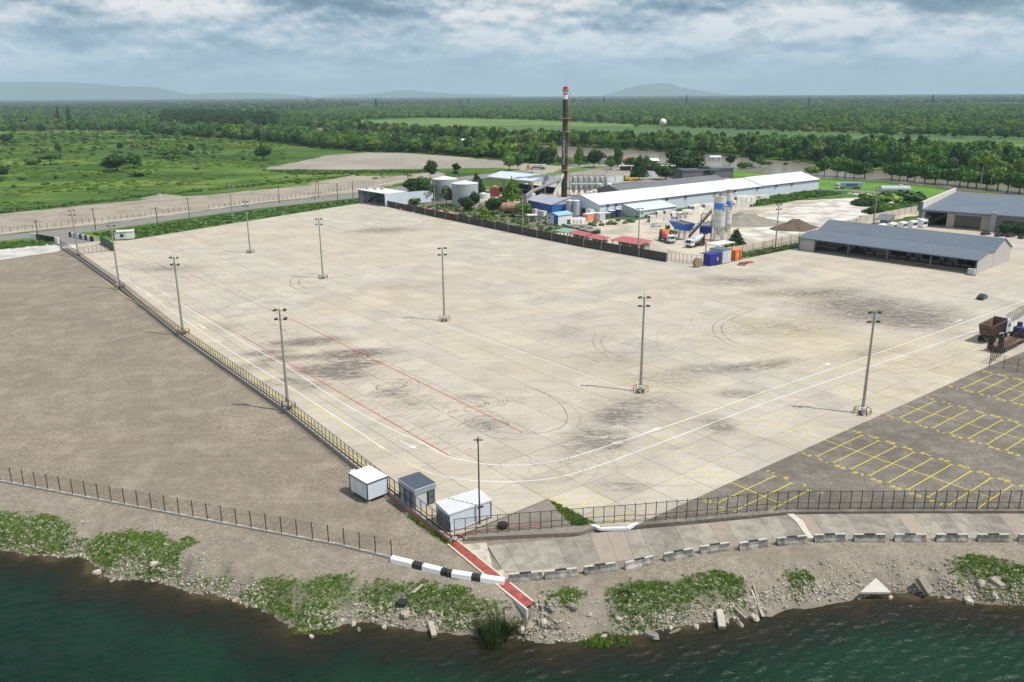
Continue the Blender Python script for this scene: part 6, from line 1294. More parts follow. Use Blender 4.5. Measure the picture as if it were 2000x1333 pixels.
for ch_ in tr.children:
    if ch_.name.startswith('container'):
        ft = bpy.data.curves.new('lettering', 'FONT'); ft.body = 'MAERSK'; ft.size = 1.9; ft.extrude = .02; ft.offset = .05; ft.align_x = 'CENTER'; ft.materials.append(m_dblue); o_ = bpy.data.objects.new('lettering', bpy.data.meshes.new_from_object(bpy.data.objects.new('text_shape', ft))); C.objects.link(o_); o_.parent = ch_; o_.location = (-.6, 1.33, 2.05); o_.rotation_euler = (math.pi/2, 0, math.pi)
        st_ = MB(); [st_.bar((3.6+.62*math.cos(a)*-1, 1.33, 2.7+.62*math.sin(a)), (3.6-.62*math.cos(a+math.pi), 1.33, 2.7-.62*math.sin(a)), .16, .06) for a in np.arange(0, 3.14, .45)]; st_.build('star_logo', M('star_blue', (.30, .62, .78), .5, .05, 1), ch_)
m_cabor = M('orange_cab', (.72, .30, .03), .5, .1, 1); tr2 = semi('semi truck with orange cab and white trailer on the far road left of the chimney', gp(1050, 332, G), math.pi-.02, m_cabor, m_white)
for ch_ in tr2.children:
    if ch_.name.startswith('container'):
        b_ = MB(); b_.bb(-5.5, 1.3, 1.5, 5, 1.34, 2.2); b_.build('green_stripe', m_green, ch_); b_ = MB()
        for k in range(9): b_.bb(-3.2+k*.8, 1.3, 2.7, -2.75+k*.8, 1.34, 3.4+.2*(k % 2))
        b_.build('lettering', m_red, ch_)
tc_ = thing('truck_cab', 'grey-white tractor unit parked right of the tank barrel on the river road', 'truck', gp(1762, 377, G), 3.0); cabm(tc_, 0, 2.5, 4.6, m_lgrey, .9, 2.4); b_ = MB(); b_.bb(-4, -.5, .9, 1, .5, 1.2); b_.build('chassis', m_darksteel, tc_); wheels(tc_, (-3, -1.8, 1.4), 1.25, .5, .35)
# dump truck and low loader at the right edge
d0_ = gp(1905, 660); da = ang(d0_, gp(1965, 633)); dt = thing('dump_truck', 'rusty brown dump truck with pale blue cab at the right edge', 'dump truck', gp(1940, 662), ang(gp(1905, 668), gp(1985, 632)))
m_dump = M('brown_tipper', (.125, .075, .06), .75, .2, 1, streak=.3, col2=(.19, .13, .11), patch=.6)
b_ = MB(); x0, x1, y_ = -4.2, 1.9, 1.3
b_.add([(x0, -1.0, 1.5), (x1, -1.0, 1.5), (x1, 1.0, 1.5), (x0, 1.0, 1.5), (x0-.45, -y_, 3.5), (x1, -y_, 3.7), (x1, y_, 3.7), (x0-.45, y_, 3.5), (x0+.12, -.9, 1.65), (x1-.1, -.9, 1.65), (x1-.1, .9, 1.65), (x0+.12, .9, 1.65), (x0-.33, -y_+.12, 3.5), (x1-.1, -y_+.12, 3.7), (x1-.1, y_-.12, 3.7), (x0-.33, y_-.12, 3.5)],
       [(3, 2, 1, 0), (0, 1, 5, 4), (1, 2, 6, 5), (2, 3, 7, 6), (3, 0, 4, 7), (8, 9, 10, 11), (8, 12, 13, 9), (9, 13, 14, 10), (10, 14, 15, 11), (11, 15, 12, 8), (4, 5, 13, 12), (5, 6, 14, 13), (6, 7, 15, 14), (7, 4, 12, 15)]); tb = b_.build('tipper_body', m_dump, dt)
b_ = MB()
for k in range(9):
    x = -3.9+k*.68
    for s_ in (-1, 1): b_.bar((x, s_*1.06, 1.6), (x, s_*(y_+.06), 3.55), .1)
for z in (1.9, 2.6, 3.2): b_.bar((x0-.25-(z-2)*.12, -1.15, z), (x0-.25-(z-2)*.12, 1.15, z), .12)
b_.build('body_rib', m_dump, tb)
cabm(dt, 2.2, 2.5, 3.5, M('cab_pale_blue', (.45, .55, .68), .4, .05, 1), 1.0, 2.1); b_ = MB(); b_.bb(-4.4, -.5, .95, 3.5, .5, 1.35); b_.bb(1.92, -1.2, 1.2, 2.15, 1.2, 3.9); b_.build('chassis', m_darksteel, dt); dt.scale = (1.22,)*3; wheels(dt, (-3.6, -2.3, 1.2, 3.2), 1.25, .55, .4)
lo = thing('low_loader', 'dark low loader trailer with raised ramps and rusty deck at the right edge', 'trailer', gp(1965, 678), ang(gp(1935, 692), gp(2000, 662)))
b_ = MB(); b_.bb(-5.0, -1.35, .85, 7.5, 1.35, 1.1); b_.build('deck', M('rusty_deck', (.22, .11, .06), .85, .25, 1.2, col2=(.12, .09, .08), patch=.6), lo); b_ = MB(); b_.bb(-5.6, -1.4, .5, -5.0, 1.4, 1.25); b_.bar((-5, -1.45, .95), (7.5, -1.45, .95), .2); b_.bar((-5, 1.45, .95), (7.5, 1.45, .95), .2); b_.bb(4.5, -1.3, 1.12, 7.5, 1.3, 1.9); b_.build('frame', m_darksteel, lo)
for s_ in (-1, 1): b_ = MB(); b_.bb(-5.6, s_*.85-.45, 1.26, -5.4, s_*.85+.45, 3.3); b_.bar((-5.5, s_*.85-.4, 1.3), (-5.0, s_*.85-.4, 2.4), .1); b_.build('ramp', m_black, lo)
lo.scale = (1.15,)*3; wheels(lo, (-4.2, -3.1, -2, -.9, .2, 1.3), 1.4, .42, .3)
b_ = MB(); b_.bb(5, -1, 1.9, 6.6, 1, 3.0); b_.lathe([(.5, 3), (.5, 3.8)], (6.5, .4, 0), 10); b_.build('winch_box', M('winch_blue', (.05, .06, .14), .6, .2, 2), lo); b_ = MB(); b_.box((-5.63, 1.2, 1.0), (.04, .3, .3)); b_.box((-5.63, -1.2, 1.0), (.04, .3, .3)); b_.build('reflector_plate', m_red, lo)
bus = thing('parked_bus', 'white and red coach parked beside the showroom left corner', 'bus', gp(1803, 440), ang(gp(1790, 441), gp(1822, 430))); b_ = MB(); b_.side([(-6, .4), (6, .4), (6.1, 2), (5.8, 3.4), (-6, 3.4)], -1.25, 1.25); b_.build('body', m_white, bus); b_ = MB(); b_.bb(-5.8, -1.28, 1.7, 5.6, -1.255, 2.8); b_.bb(-5.8, 1.255, 1.7, 5.6, 1.28, 2.8); b_.build('window', m_glass, bus); b_ = MB(); b_.bb(-5.9, -1.3, .7, 5.8, -1.26, 1.2); b_.build('stripe', m_red, bus); wheels(bus, (-3.8, 3.8), 1.25, .5, .3)
for i in range(5):
    x = 1722+i*20; b_ = MB(); b_.box((0, 0, 1.7), (4.2, 2.0, 3.0)); b_.box((0, -1.02, 1.9), (3.6, .05, 1.1), mi=1); tag(b_.build('parked_van', [m_white, m_glass], None, gp(x, 453-i*2.2), ga+1.5), 'white van in the row behind the green rail fence', 'van', 'white vans behind the green rail fence')
sg = MB(); sg.bb(-.2, -.2, 0, .2, .2, 4); sg.box((0, 0, 4.5), (.2, 2, 2)); tag(sg.build('roadside_sign', m_steel, None, gp(1185, 338, G)), 'small roadside sign on a post beyond the gravel field', 'sign')
rb = thing('road_bridge', 'low pale wall and gate posts beside the MAERSK truck', 'wall', gp(1601, 376, G)); e = gp(1745, 384, G)-rb.location; b_ = MB(); b_.bar((0, 0, 1.6), (e.x, e.y, 1.6), .6, .5); b_.build('coping', m_palec, rb)
for k in range(12): b_ = MB(); b_.bb(-.3, -.3, 0, .3, .3, 1.5); b_.build('post', m_conc, rb, e*(k/11))
# dome tower beyond the river
dm = thing('dome_tower', 'white ball-shaped radar dome on a slender lattice tower beyond the river', 'tower', gp(1293, 283, G)); b_ = MB(); r_ = 4.0; b_.lathe([(r_*math.sin(a), 21+r_-r_*math.cos(a)) for a in np.linspace(.05, 3.1, 12)], n=18); b_.build('dome', m_white, dm, smooth=True)
b_ = MB()
for x, y in ((-1.5, -1.5), (1.5, -1.5), (1.5, 1.5), (-1.5, 1.5)): b_.bar((x, y, 0), (x*.7, y*.7, 21.5), .35)
for k in range(6): z = 2+k*3.4; b_.bar((-1.4, -1.4, z), (1.3, -1.4, z+3.2), .2); b_.bar((1.4, -1.4, z), (1.4, 1.4, z+3.2), .2)
b_.build('lattice', m_steel, dm)
lt2 = MB(); lt2.tube((0, 0, 0), (0, 0, 62), 3.0, 1.2, 6); tag(lt2.build('radio_mast', m_steel, None, gp(221, 203, G)), 'distant radio mast on the left above the dark woods', 'mast')
fb = [(585, 216, 150, 60, 9, 'long cream factory hall on the left horizon plain'), (297, 211, 55, 25, 9, 'small red-roofed factory far left'), (318, 212, 60, 25, 7, 'small white hall right of the red-roofed factory'), (450, 211, 46, 24, 16, 'white church-like building among far trees'), (462, 214, 60, 24, 7, 'low white hall near the church-like building'), (377, 222, 14, 10, 10, 'small white house in the dark woods'), (420, 222, 12, 9, 16, 'thin white tower house in the dark woods'), (661, 240, 26, 10, 5, 'small pale hut in the pasture beyond the river'), (930, 291, 14, 9, 5, 'white cottage roof among the river trees'), (1398, 314, 9, 7, 4, 'white roofed cottage by the river at right'), (1275, 325, 10, 8, 6, 'pale cottage in the garden left of the big dark tree'), (1225, 322, 10, 8, 6, 'ochre cottage behind the roadside trees'), (1186, 322, 9, 7, 5, 'low house behind the far roadside trees'), (905, 280, 8, 6, 5, 'small white boathouse on the river bank')]
for i, (x, y, l_, w_, h_, lb) in enumerate(fb):
    t = thing('distant_building', lb, 'building', gp(x, y, G), .05+.1*(i % 3)); b_ = MB(); b_.bb(-l_/2, 0, 0, l_/2, w_, h_*.72); b_.build('wall', m_cream if i in (0, 11) else m_white, t); b_ = MB(); b_.endp([(-.8, h_*.72), (w_+.8, h_*.72), (w_/2, h_)], -l_/2-.5, l_/2+.5); b_.build('roof', [m_palec, m_redroof, m_white, m_roofw, m_white, m_roofw, m_roofw, m_palec, m_roofw, m_roofw, m_roofw, m_redroof, m_roofd, m_white][i], t)
    if l_ < 70: b_ = MB(); [b_.bb(xx-.5, -.06, h_*.25, xx+.5, -.01, h_*.5) for xx in np.linspace(-l_/2+1.5, l_/2-1.5, max(2, int(l_/4)))]; b_.build('window_row', m_glass, t)
tr_ = thing('long_wall', 'dark low shed with pale flat roof on the far gravel left of the dark tree', 'shed', gp(1210, 334, G), -.1); b_ = MB(); b_.bb(0, 0, .0, 62, 5, 3.4); b_.build('wall', m_darksteel, tr_); b_ = MB(); b_.bb(-.5, -.6, 3.4, 62.5, 5.6, 3.9); b_.build('roof', m_palec, tr_)
for k in range(8): b_ = MB(); b_.bb(k*8.8-.2, -.5, 0, k*8.8+.3, -.02, 3.4); b_.build('post', m_palec, tr_)
# ------------------------------------------------------------------ trees
def leaf_mat(name, cols):
    m, nt, b = newmat(name); oi = N(nt, 'ShaderNodeObjectInfo'); ge = N(nt, 'ShaderNodeNewGeometry')
    base_ = ramp(nt, cols, oi.outputs['Random']).outputs[0]
    k = ramp(nt, [(0, (.55, .6, .55)), (.5, (1, 1, 1)), (1, (1.5, 1.42, 1.2))], ge.outputs['Random Per Island']).outputs[0]
    c = mixc(nt, 1.0, base_, k, 'MULTIPLY')
    big_ = noise(nt, pos(nt), .02, 3, .5); c = mixc(nt, math_(nt, 'MULTIPLY', ramp(nt, [(.4, (0, 0, 0)), (.6, (1, 1, 1))], big_).outputs[0], .4), c, mixc(nt, 1.0, c, (.72, .85, .8), 'MULTIPLY'))
    nt.links.new(c, b.inputs['Base Color']); b.inputs['Roughness'].default_value = .7; b.inputs['Specular IOR Level'].default_value = .15
    try: b.inputs['Subsurface Weight'].default_value = 0
    except Exception: pass
    return m
m_leaf = leaf_mat('broad_leaf', [(0, (.040, .10, .030)), (.3, (.060, .14, .034)), (.6, (.088, .18, .040)), (.85, (.13, .225, .046)), (1, (.20, .27, .06))])
m_leafd = leaf_mat('dark_leaf', [(0, (.026, .06, .022)), (.5, (.036, .078, .026)), (1, (.05, .095, .03))])
m_leafs = leaf_mat('silver_leaf', [(0, (.09, .14, .075)), (1, (.13, .18, .09))])
m_leafb = leaf_mat('bright_leaf', [(0, (.11, .20, .03)), (1, (.18, .26, .045))])
m_bark = M('bark', (.09, .07, .05), .9, .3, 3)
def crown(seed, n, kind='round', leaf=.55):
    """leaf clumps scattered over lobes of an uneven crown of radius 1, height 2 (z from .35 to 2)"""
    r = np.random.RandomState(seed); v = []; f = []
    lobes = []
    if kind == 'round':
        for k in range(9): a = r.rand()*6.28; q = .5*math.sqrt(r.rand()); lobes.append((q*math.cos(a), q*math.sin(a), .75+.75*r.rand(), .38+.25*r.rand(), .36+.2*r.rand()))
        lobes.append((0, 0, 1.45, .5, .5)); lobes.append((0, 0, .95, .75, .5))
    elif kind == 'tall':
        for k in range(9): t = k/8; a = r.rand()*6.28; w = .55*math.sin(math.pi*(t*.8+.15)); lobes.append((.25*w*math.cos(a), .25*w*math.sin(a), .4+1.45*t, .3+w*.45, .35))
    elif kind == 'cone':
        for k in range(9): t = k/8; lobes.append((.05*r.randn(), .05*r.randn(), .35+1.55*t, .95*(1-t)**.8+.06, .17))
    elif kind == 'column':
        for k in range(8): t = k/7; lobes.append((.04*r.randn(), .04*r.randn(), .25+1.6*t, .32*math.sin(math.pi*(.2+.7*t))+.05, .25))
    elif kind == 'bush':
        for k in range(8): a = r.rand()*6.28; q = .7*math.sqrt(r.rand()); lobes.append((q*math.cos(a), q*math.sin(a), .3+.3*r.rand(), .35+.25*r.rand(), .3+.22*r.rand()))
    elif kind == 'umbrella':
        for k in range(9): a = r.rand()*6.28; q = .75*math.sqrt(r.rand()); lobes.append((q*math.cos(a), q*math.sin(a), 1.35+.3*r.rand()-.3*q, .38+.15*r.rand(), .24+.1*r.rand()))
    w = np.array([l[3]**2 for l in lobes]); w /= w.sum()
    for i in range(n):
        L_ = lobes[r.choice(len(lobes), p=w)]; d = r.randn(3); d /= np.linalg.norm(d)
        if d[2] < -.55: d[2] = -d[2]*.5
        rad = (.72+.33*r.rand()); c = np.array([L_[0]+d[0]*L_[3]*rad, L_[1]+d[1]*L_[3]*rad, L_[2]+d[2]*L_[4]*rad])
        nrm = d+.55*r.randn(3); nrm /= np.linalg.norm(nrm); t1 = np.cross(nrm, [0.3, .2, 1]); t1 /= np.linalg.norm(t1)+1e-9; t2 = np.cross(nrm, t1)
        s_ = leaf*(.08+.09*r.rand()); ro = r.rand()*6.28; b0_ = len(v); kk = 4
        for q in range(kk): a = ro+q*2*math.pi/kk; ss = s_*(1+.5*r.rand()); p = c+t1*ss*math.cos(a)+t2*ss*math.sin(a)*.8+nrm*s_*.25*(q % 2); v.append(tuple(p))
        f.append(tuple(range(b0_, b0_+kk)))
    # inner mass so that the crown does not read as loose confetti
    for L_ in lobes:
        b0_ = len(v); nn = 7
        for z_, q in ((-.6, .45), (0, .72), (.6, .45)):
            for i in range(nn): a = 2*math.pi*i/nn; k_ = q*(.75+.3*r.rand()); v.append((L_[0]+L_[3]*k_*math.cos(a), L_[1]+L_[3]*k_*math.sin(a), L_[2]+L_[4]*z_))
        for j in range(2):
            for i in range(nn): f.append((b0_+j*nn+i, b0_+j*nn+(i+1) % nn, b0_+(j+1)*nn+(i+1) % nn, b0_+(j+1)*nn+i))
        f.append(tuple(b0_+2*nn+i for i in range(nn)))
    return v, f
def trunk_geo(seed, kind):
    b_ = MB(); r = random.Random(seed); top = {'round': .9, 'tall': 1.2, 'cone': 1.6, 'column': 1.5, 'bush': .3, 'umbrella': 1.2}[kind]
    b_.tube((0, 0, -.02), (.02, .01, top*.5), .055, .04, 7); b_.tube((.02, .01, top*.5), (0, .03, top), .04, .02, 6)
    if kind in ('round', 'umbrella', 'tall'):
        for k in range(5): a = r.uniform(0, 6.28); b_.tube((.01, .01, top*(.45+.09*k)), (.38*math.cos(a), .38*math.sin(a), top*(.9+.06*k)), .028, .012, 5)
    return b_
protos = {}
def proto(key, seed, n, kind, mat, leaf=.55):
    v, f = crown(seed, n, kind, leaf); cm = MB(); cm.add(v, f); tb_ = trunk_geo(seed, kind)
    one = MB(); one.add(v, f, 0); nb_ = len(one.v); one.v += tb_.v; one.f += [tuple(i+nb_ for i in q) for q in tb_.f]; one.m += [1]*len(tb_.f)
    protos[key] = (cm.mesh('crown', mat), tb_.mesh('trunk', m_bark), one.mesh('tree', [mat, m_bark]))
for k in range(4): proto('round%d' % k, 10+k, 1500, 'round', m_leaf)
for k in range(2): proto('tall%d' % k, 20+k, 1200, 'tall', m_leaf)
proto('dark', 31, 1900, 'round', m_leafd, .5); proto('darktall', 32, 1300, 'tall', m_leafd); proto('silver', 33, 1300, 'round', m_leafs); proto('bright', 34, 1300, 'round', m_leafb); proto('cone', 35, 1300, 'cone', m_leafb, .5); proto('conedark', 36, 1300, 'cone', m_leafd, .5); proto('column', 37, 800, 'column', m_leafd, .6)
proto('bush0', 41, 700, 'bush', m_leaf, .8); proto('bush1', 42, 700, 'bush', m_leafd, .8); proto('bush2', 44, 700, 'bush', m_leafs, .8); proto('bush3', 45, 700, 'bush', m_leafb, .8); proto('umb', 43, 1200, 'umbrella', m_leaf)
RT = random.Random(77)
def tree(px, py, key, w, h, label, cat='tree', group=None, z=G):
    p = gp(px, py, z); cm, tm, one = protos[key]; t = thing('tree' if 'bush' not in key else 'bush', label, cat if 'bush' not in key else 'bush', p, RT.uniform(0, 6.28), group)
    s_ = (w/2, w/2*RT.uniform(.9, 1.1), h/2*(1 if 'bush' not in key else 2.0)); a = link('crown', cm, t, sc_=s_); b_ = link('trunk', tm, t, sc_=s_); return t
# trees one can point at: (px, base py, kind, width m, height m, label)
for a in [(840, 350, 'dark', 11, 13.5, 'round dark tree standing alone above the left storage tank'), (893, 338, 'dark', 7, 7.5, 'small dark tree alone on the gravel field'), (995, 334, 'bright', 13, 12, 'bright green tree left of the orange-cab truck'), (1012, 332, 'round0', 10, 13, 'mid green tree behind the bright one near the orange-cab truck'),
          (826, 395, 'dark', 20, 14, 'broad dark tree left of the storage tanks'), (806, 399, 'bush0', 12, 4, 'low bush between white wall and broad dark tree'), (872, 402, 'silver', 9, 11, 'pale thin-leaved tree in front of the left tank'), (914, 414, 'dark', 9, 8, 'small dark tree in front of the right tank, left one'), (926, 410, 'dark', 8, 9.5, 'small dark tree in front of the right tank, right one'),
          (932, 385, 'conedark', 12, 14, 'dark tree just right of the right tank'), (1000, 398, 'cone', 13, 14.5, 'yellow-green conifer left of the blue shed'), (963, 418, 'dark', 11, 8.5, 'round dark bushy tree by the rusty cylinder'), (1022, 425, 'round1', 10, 8, 'round green tree between rusty cylinder and kiosk'), (947, 433, 'cone', 8, 7.5, 'small bright conifer close to the dark fence'),
          (890, 340, 'bush1', 5, 2.5, 'dark bush at the foot of the small tree on the gravel field'), (910, 390, 'dark', 8, 7, 'dark tree behind the tanks'), (1338, 345, 'dark', 36, 21, 'huge dark round tree behind the warehouse'), (1248, 352, 'conedark', 12, 17, 'narrow dark tree beside the yellow machine'), (1380, 350, 'dark', 14, 9, 'dark tree at the right foot of the huge dark tree'), (1300, 352, 'dark', 18, 10, 'dark tree at the left foot of the huge dark tree'), (1262, 335, 'silver', 9, 12, 'pale pointed tree left of the huge dark tree'),
          (1131, 326, 'tall0', 13, 15, 'leafy roadside tree just right of the chimney'), (1160, 328, 'dark', 16, 15, 'dark roadside tree, second right of the chimney'), (1206, 327, 'tall1', 13, 16, 'tall green roadside tree, third right of the chimney'), (1232, 332, 'round2', 12, 10, 'rounded roadside tree, fourth right of the chimney'),
          (1437, 487, 'conedark', 7, 8.0, 'dark blue-green conifer at the beige wall beside the silos'), (1427, 487, 'bush0', 6, 3.4, 'green bush between silos and conifer'),
          (230, 336, 'dark', 24, 14, 'largest dark clump of trees in the left meadow'), (210, 333, 'dark', 14, 9, 'dark tree at the left side of the big clump in the meadow'), (262, 329, 'round3', 17, 12, 'brownish green tree at the right side of the big clump'), (277, 344, 'bush0', 17, 5, 'wide pale bush below the big clump'), (66, 322, 'bush0', 13, 6.5, 'round bush in the left meadow'), (99, 322, 'umb', 17, 9, 'spreading tree right of the round bush in the left meadow'), (0, 348, 'dark', 14, 9, 'dark tree cut by the left edge'), (114, 298, 'dark', 8, 9, 'small dark tree in the left meadow'), (234, 294, 'dark', 8, 9, 'dark square-topped tree in the left meadow'), (320, 309, 'round2', 16, 10, 'bushy tree in the meadow row, left'), (345, 307, 'round3', 14, 9, 'bushy tree in the meadow row, middle'), (373, 300, 'dark', 8, 10, 'dark tree at the end of the meadow row'), (340, 313, 'bush0', 14, 5, 'pale bush under the meadow row'),
          (516, 314, 'round1', 20, 14.5, 'lone round tree in front of the long gravel field'), (10, 280, 'dark', 22, 12, 'dark tree group at the far left edge of the meadow'), (488, 267, 'silver', 27, 24, 'big silvery tree right of the bright meadow'), (468, 268, 'silver', 16, 14, 'smaller silvery tree beside the big one'), (138, 250, 'column', 22, 40, 'tall dark poplar pair, right one'), (116, 246, 'column', 18, 38, 'tall dark poplar pair, left one'), (45, 250, 'silver', 28, 17, 'pale round tree left of the poplars'), (120, 251, 'silver', 22, 13, 'pale round tree between the poplars'), (285, 270, 'round1', 20, 15, 'green tree at the middle of the meadow edge'), (297, 283, 'umb', 14, 13, 'grey slender tree standing in the bright meadow'), (325, 262, 'silver', 17, 17, 'grey-green tree at the meadow edge'), (348, 269, 'silver', 14, 9, 'small grey tree at the meadow edge'), (372, 262, 'silver', 22, 14, 'pale spreading tree right of centre at the meadow edge'),
          (1470, 322, 'dark', 9, 9, 'small dark tree on the near river bank, first from the left'), (1425, 324, 'dark', 10, 9.5, 'small dark tree by the cottage on the near bank'), (1456, 329, 'bush0', 13, 5, 'bush on the near river bank behind the warehouse'), (1484, 328, 'round0', 10, 9.5, 'green tree on the near river bank, second'), (1500, 330, 'umb', 6, 6, 'tiny tree on the near bank'), (1533, 329, 'umb', 4, 5, 'tiny round tree on the bank above the warehouse roof'), (1584, 345, 'bright', 12, 7, 'yellow-green bush at the warehouse end'),
          (1700, 425, 'dark', 10, 5.0, 'dark twiggy bush left of the showroom'), (1965, 460, 'dark', 6, 5, 'round clipped dark tree before the showroom, left'), (1990, 462, 'dark', 7, 5, 'round clipped dark tree before the showroom, right'), (1722, 397, 'bush0', 22, 5, 'overgrown green hedge behind the tank barrel'), (1758, 396, 'bush0', 26, 6, 'overgrown green hedge left of the showroom parapet'), (1690, 402, 'bush1', 16, 4, 'low green scrub in the white dust')]: tree(*a)
# the row along the lawn
rowpx = [(1610, 344), (1634, 346), (1650, 347), (1668, 349), (1688, 350), (1741, 352), (1756, 353), (1772, 354), (1786, 355), (1806, 358), (1826, 360), (1850, 362), (1874, 363), (1890, 366), (1906, 368), (1926, 370), (1948, 372), (1968, 375), (1990, 378), (2010, 380)]
for i, (x, y) in enumerate(rowpx): tree(x, y, ['round0', 'round1', 'round2', 'round3'][i % 4], RT.uniform(11.5, 16), RT.uniform(10.5, 14.5), ['first','second','third','fourth','fifth','sixth','seventh','eighth','ninth','tenth','eleventh','twelfth','thirteenth','fourteenth','fifteenth','sixteenth','seventeenth','eighteenth','nineteenth','twentieth'][i]+' leafy tree from the left in the planted row beyond the lawn', group='trees in the row along the lawn')

cand = []
def fill(px, spacing, keys, wr, hr, jit=.45, z=G, dens=1.0, clear=0):
    P = [gp(x, y, z) for x, y in px]; P2 = [(p.x, p.y) for p in P]
    x0, x1 = min(p[0] for p in P2), max(p[0] for p in P2); y0, y1 = min(p[1] for p in P2), max(p[1] for p in P2)
    nx_, ny_ = int((x1-x0)/spacing)+1, int((y1-y0)/spacing)+1
    xs_, ys_ = np.meshgrid(x0+np.arange(nx_)*spacing, y0+np.arange(ny_)*spacing); r = np.random.RandomState(len(cand)+3)
    xs_ = (xs_+r.uniform(-jit, jit, xs_.shape)*spacing).ravel(); ys_ = (ys_+r.uniform(-jit, jit, ys_.shape)*spacing).ravel()
    ins = np.zeros(xs_.shape, bool)
    for i in range(len(P2)):
        a = P2[i]; b_ = P2[(i+1) % len(P2)]
        if a[1] == b_[1]: continue
        ins ^= ((a[1] > ys_) != (b_[1] > ys_)) & (xs_ < (b_[0]-a[0])*(ys_-a[1])/(b_[1]-a[1])+a[0])
    ok = ins & (r.rand(len(xs_)) < dens)
    if clear: ok &= fbm(xs_, ys_*2.2, clear, 91) > .43
    for x, y in zip(xs_[ok], ys_[ok]): cand.append((x, y, keys[r.randint(len(keys))], r.uniform(*wr), r.uniform(*hr)))
LF = ['round0', 'round1', 'round2', 'round3', 'tall0', 'tall1']
fill([(700, 297), (760, 298), (830, 300), (990, 313), (1050, 322), (1090, 322), (1080, 312), (1000, 303), (900, 294), (800, 286), (700, 278), (560, 262), (400, 258), (300, 262), (420, 270), (540, 279), (620, 290)], 9.0, LF+['bright', 'dark', 'silver'], (9, 17), (7, 17))
fill([(640, 262), (700, 256), (800, 264), (900, 273), (1060, 284), (1200, 292), (1400, 303), (1560, 317), (1740, 335), (2000, 358), (2200, 370), (2200, 326), (2000, 316), (1800, 301), (1650, 293), (1500, 288), (1320, 284), (1190, 281), (1100, 278), (980, 273), (860, 265), (740, 255), (640, 250)], 10.5, LF+['dark', 'darktall', 'round1', 'bright'], (9, 18), (8, 18), dens=.93)
fill([(1190, 333), (1300, 340), (1300, 322), (1180, 316), (1060, 316), (1060, 322)], 11, ['round1', 'dark', 'silver', 'bush0'], (6, 11), (5, 10), dens=.4)
for a in list(range(0)): pass
fill([(700, 234), (830, 231), (1000, 234), (1120, 240), (1290, 246), (1400, 252), (1700, 262), (2000, 268), (2300, 276), (2300, 210), (2000, 209), (1600, 205), (1200, 203), (900, 205), (690, 212), (560, 222), (560, 236)], 15, LF+['bright', 'bright', 'silver'], (10, 18), (8, 15), dens=.93, clear=0)
fill([(300, 262), (420, 258), (560, 258), (620, 250), (700, 248), (700, 240), (560, 232), (300, 235)], 11, LF+['dark', 'dark', 'silver'], (11, 18), (10, 17), dens=.85)
fill([(320, 254), (420, 258), (540, 258), (545, 240), (400, 228), (320, 230)], 12, ['dark', 'darktall'], (16, 24), (17, 24), dens=.9)
fill([(-300, 262), (0, 258), (150, 256), (300, 260), (340, 232), (340, 222), (-300, 222)], 14, LF+['darktall', 'silver'], (12, 19), (9, 17), dens=.85)
fill([(-500, 226), (340, 226), (560, 222), (700, 213), (700, 205), (-500, 206)], 24, ['dark', 'darktall', 'round1', 'round2'], (18, 30), (10, 20), dens=.85, clear=500)
fill([(1700, 266), (2300, 282), (2300, 272), (1700, 258)], 20, LF, (12, 18), (10, 15), dens=.6)
fill([(1170, 250), (1400, 256), (1700, 268), (2000, 276), (1700, 262), (1400, 251)], 26, LF, (11, 15), (9, 12), dens=.35)
# scrub on the meadow
fill([(-300, 300), (0, 300), (380, 305), (500, 290), (560, 268), (300, 258), (0, 260), (-300, 262)], 17, ['bush0', 'bush2', 'bush3'], (4, 10), (1.6, 4.6), dens=.42)
fill([(-300, 380), (0, 370), (200, 352), (460, 330), (520, 322), (500, 296), (380, 305), (0, 300), (-300, 300)], 17, ['bush0', 'bush2', 'bush3'], (3, 8), (1.0, 3.0), dens=.22)
fill([(400, 362), (520, 338), (700, 334), (860, 332), (800, 345), (600, 360)], 9, ['bush0'], (2, 5), (.5, 1.2), dens=.3)
# far woods to the horizon
far_key = []
def ring(y0, y1, sp_, keys, wr, hr, dens): fill([(-500, y1+6), (1000, y1), (2500, y1-6), (2500, y0-6), (1000, y0), (-500, y0+6)], sp_, keys, wr, hr, dens=dens, clear=(y1-190)*40+900)
ring(196, 205, 42, ['dark', 'darktall', 'round1', 'round2'], (38, 60), (12, 20), .85)
ring(190.5, 196.5, 90, ['dark', 'round1', 'dark'], (90, 130), (14, 24), .75)
for x, y in ((1100, 207), (1150, 205), (1180, 207), (600, 207), (622, 206), (628, 206), (633, 206), (672, 207), (735, 215), (900, 207), (915, 207), (1340, 206), (1580, 207), (1820, 206), (1120, 206)):
    p = gp(x, y, G); cand.append((p.x, p.y, 'column', 26, RT.uniform(34, 50)))
cand.sort(key=lambda t: t[1])
is_bush = lambda k: 'bush' in k
belt_lab = {'near': 'leafy tree in the thick belt along the near river bank', 'mid': 'leafy tree in the dense belt beyond the river'}
nt_ = 0; nbu = 0; rest_ = {}
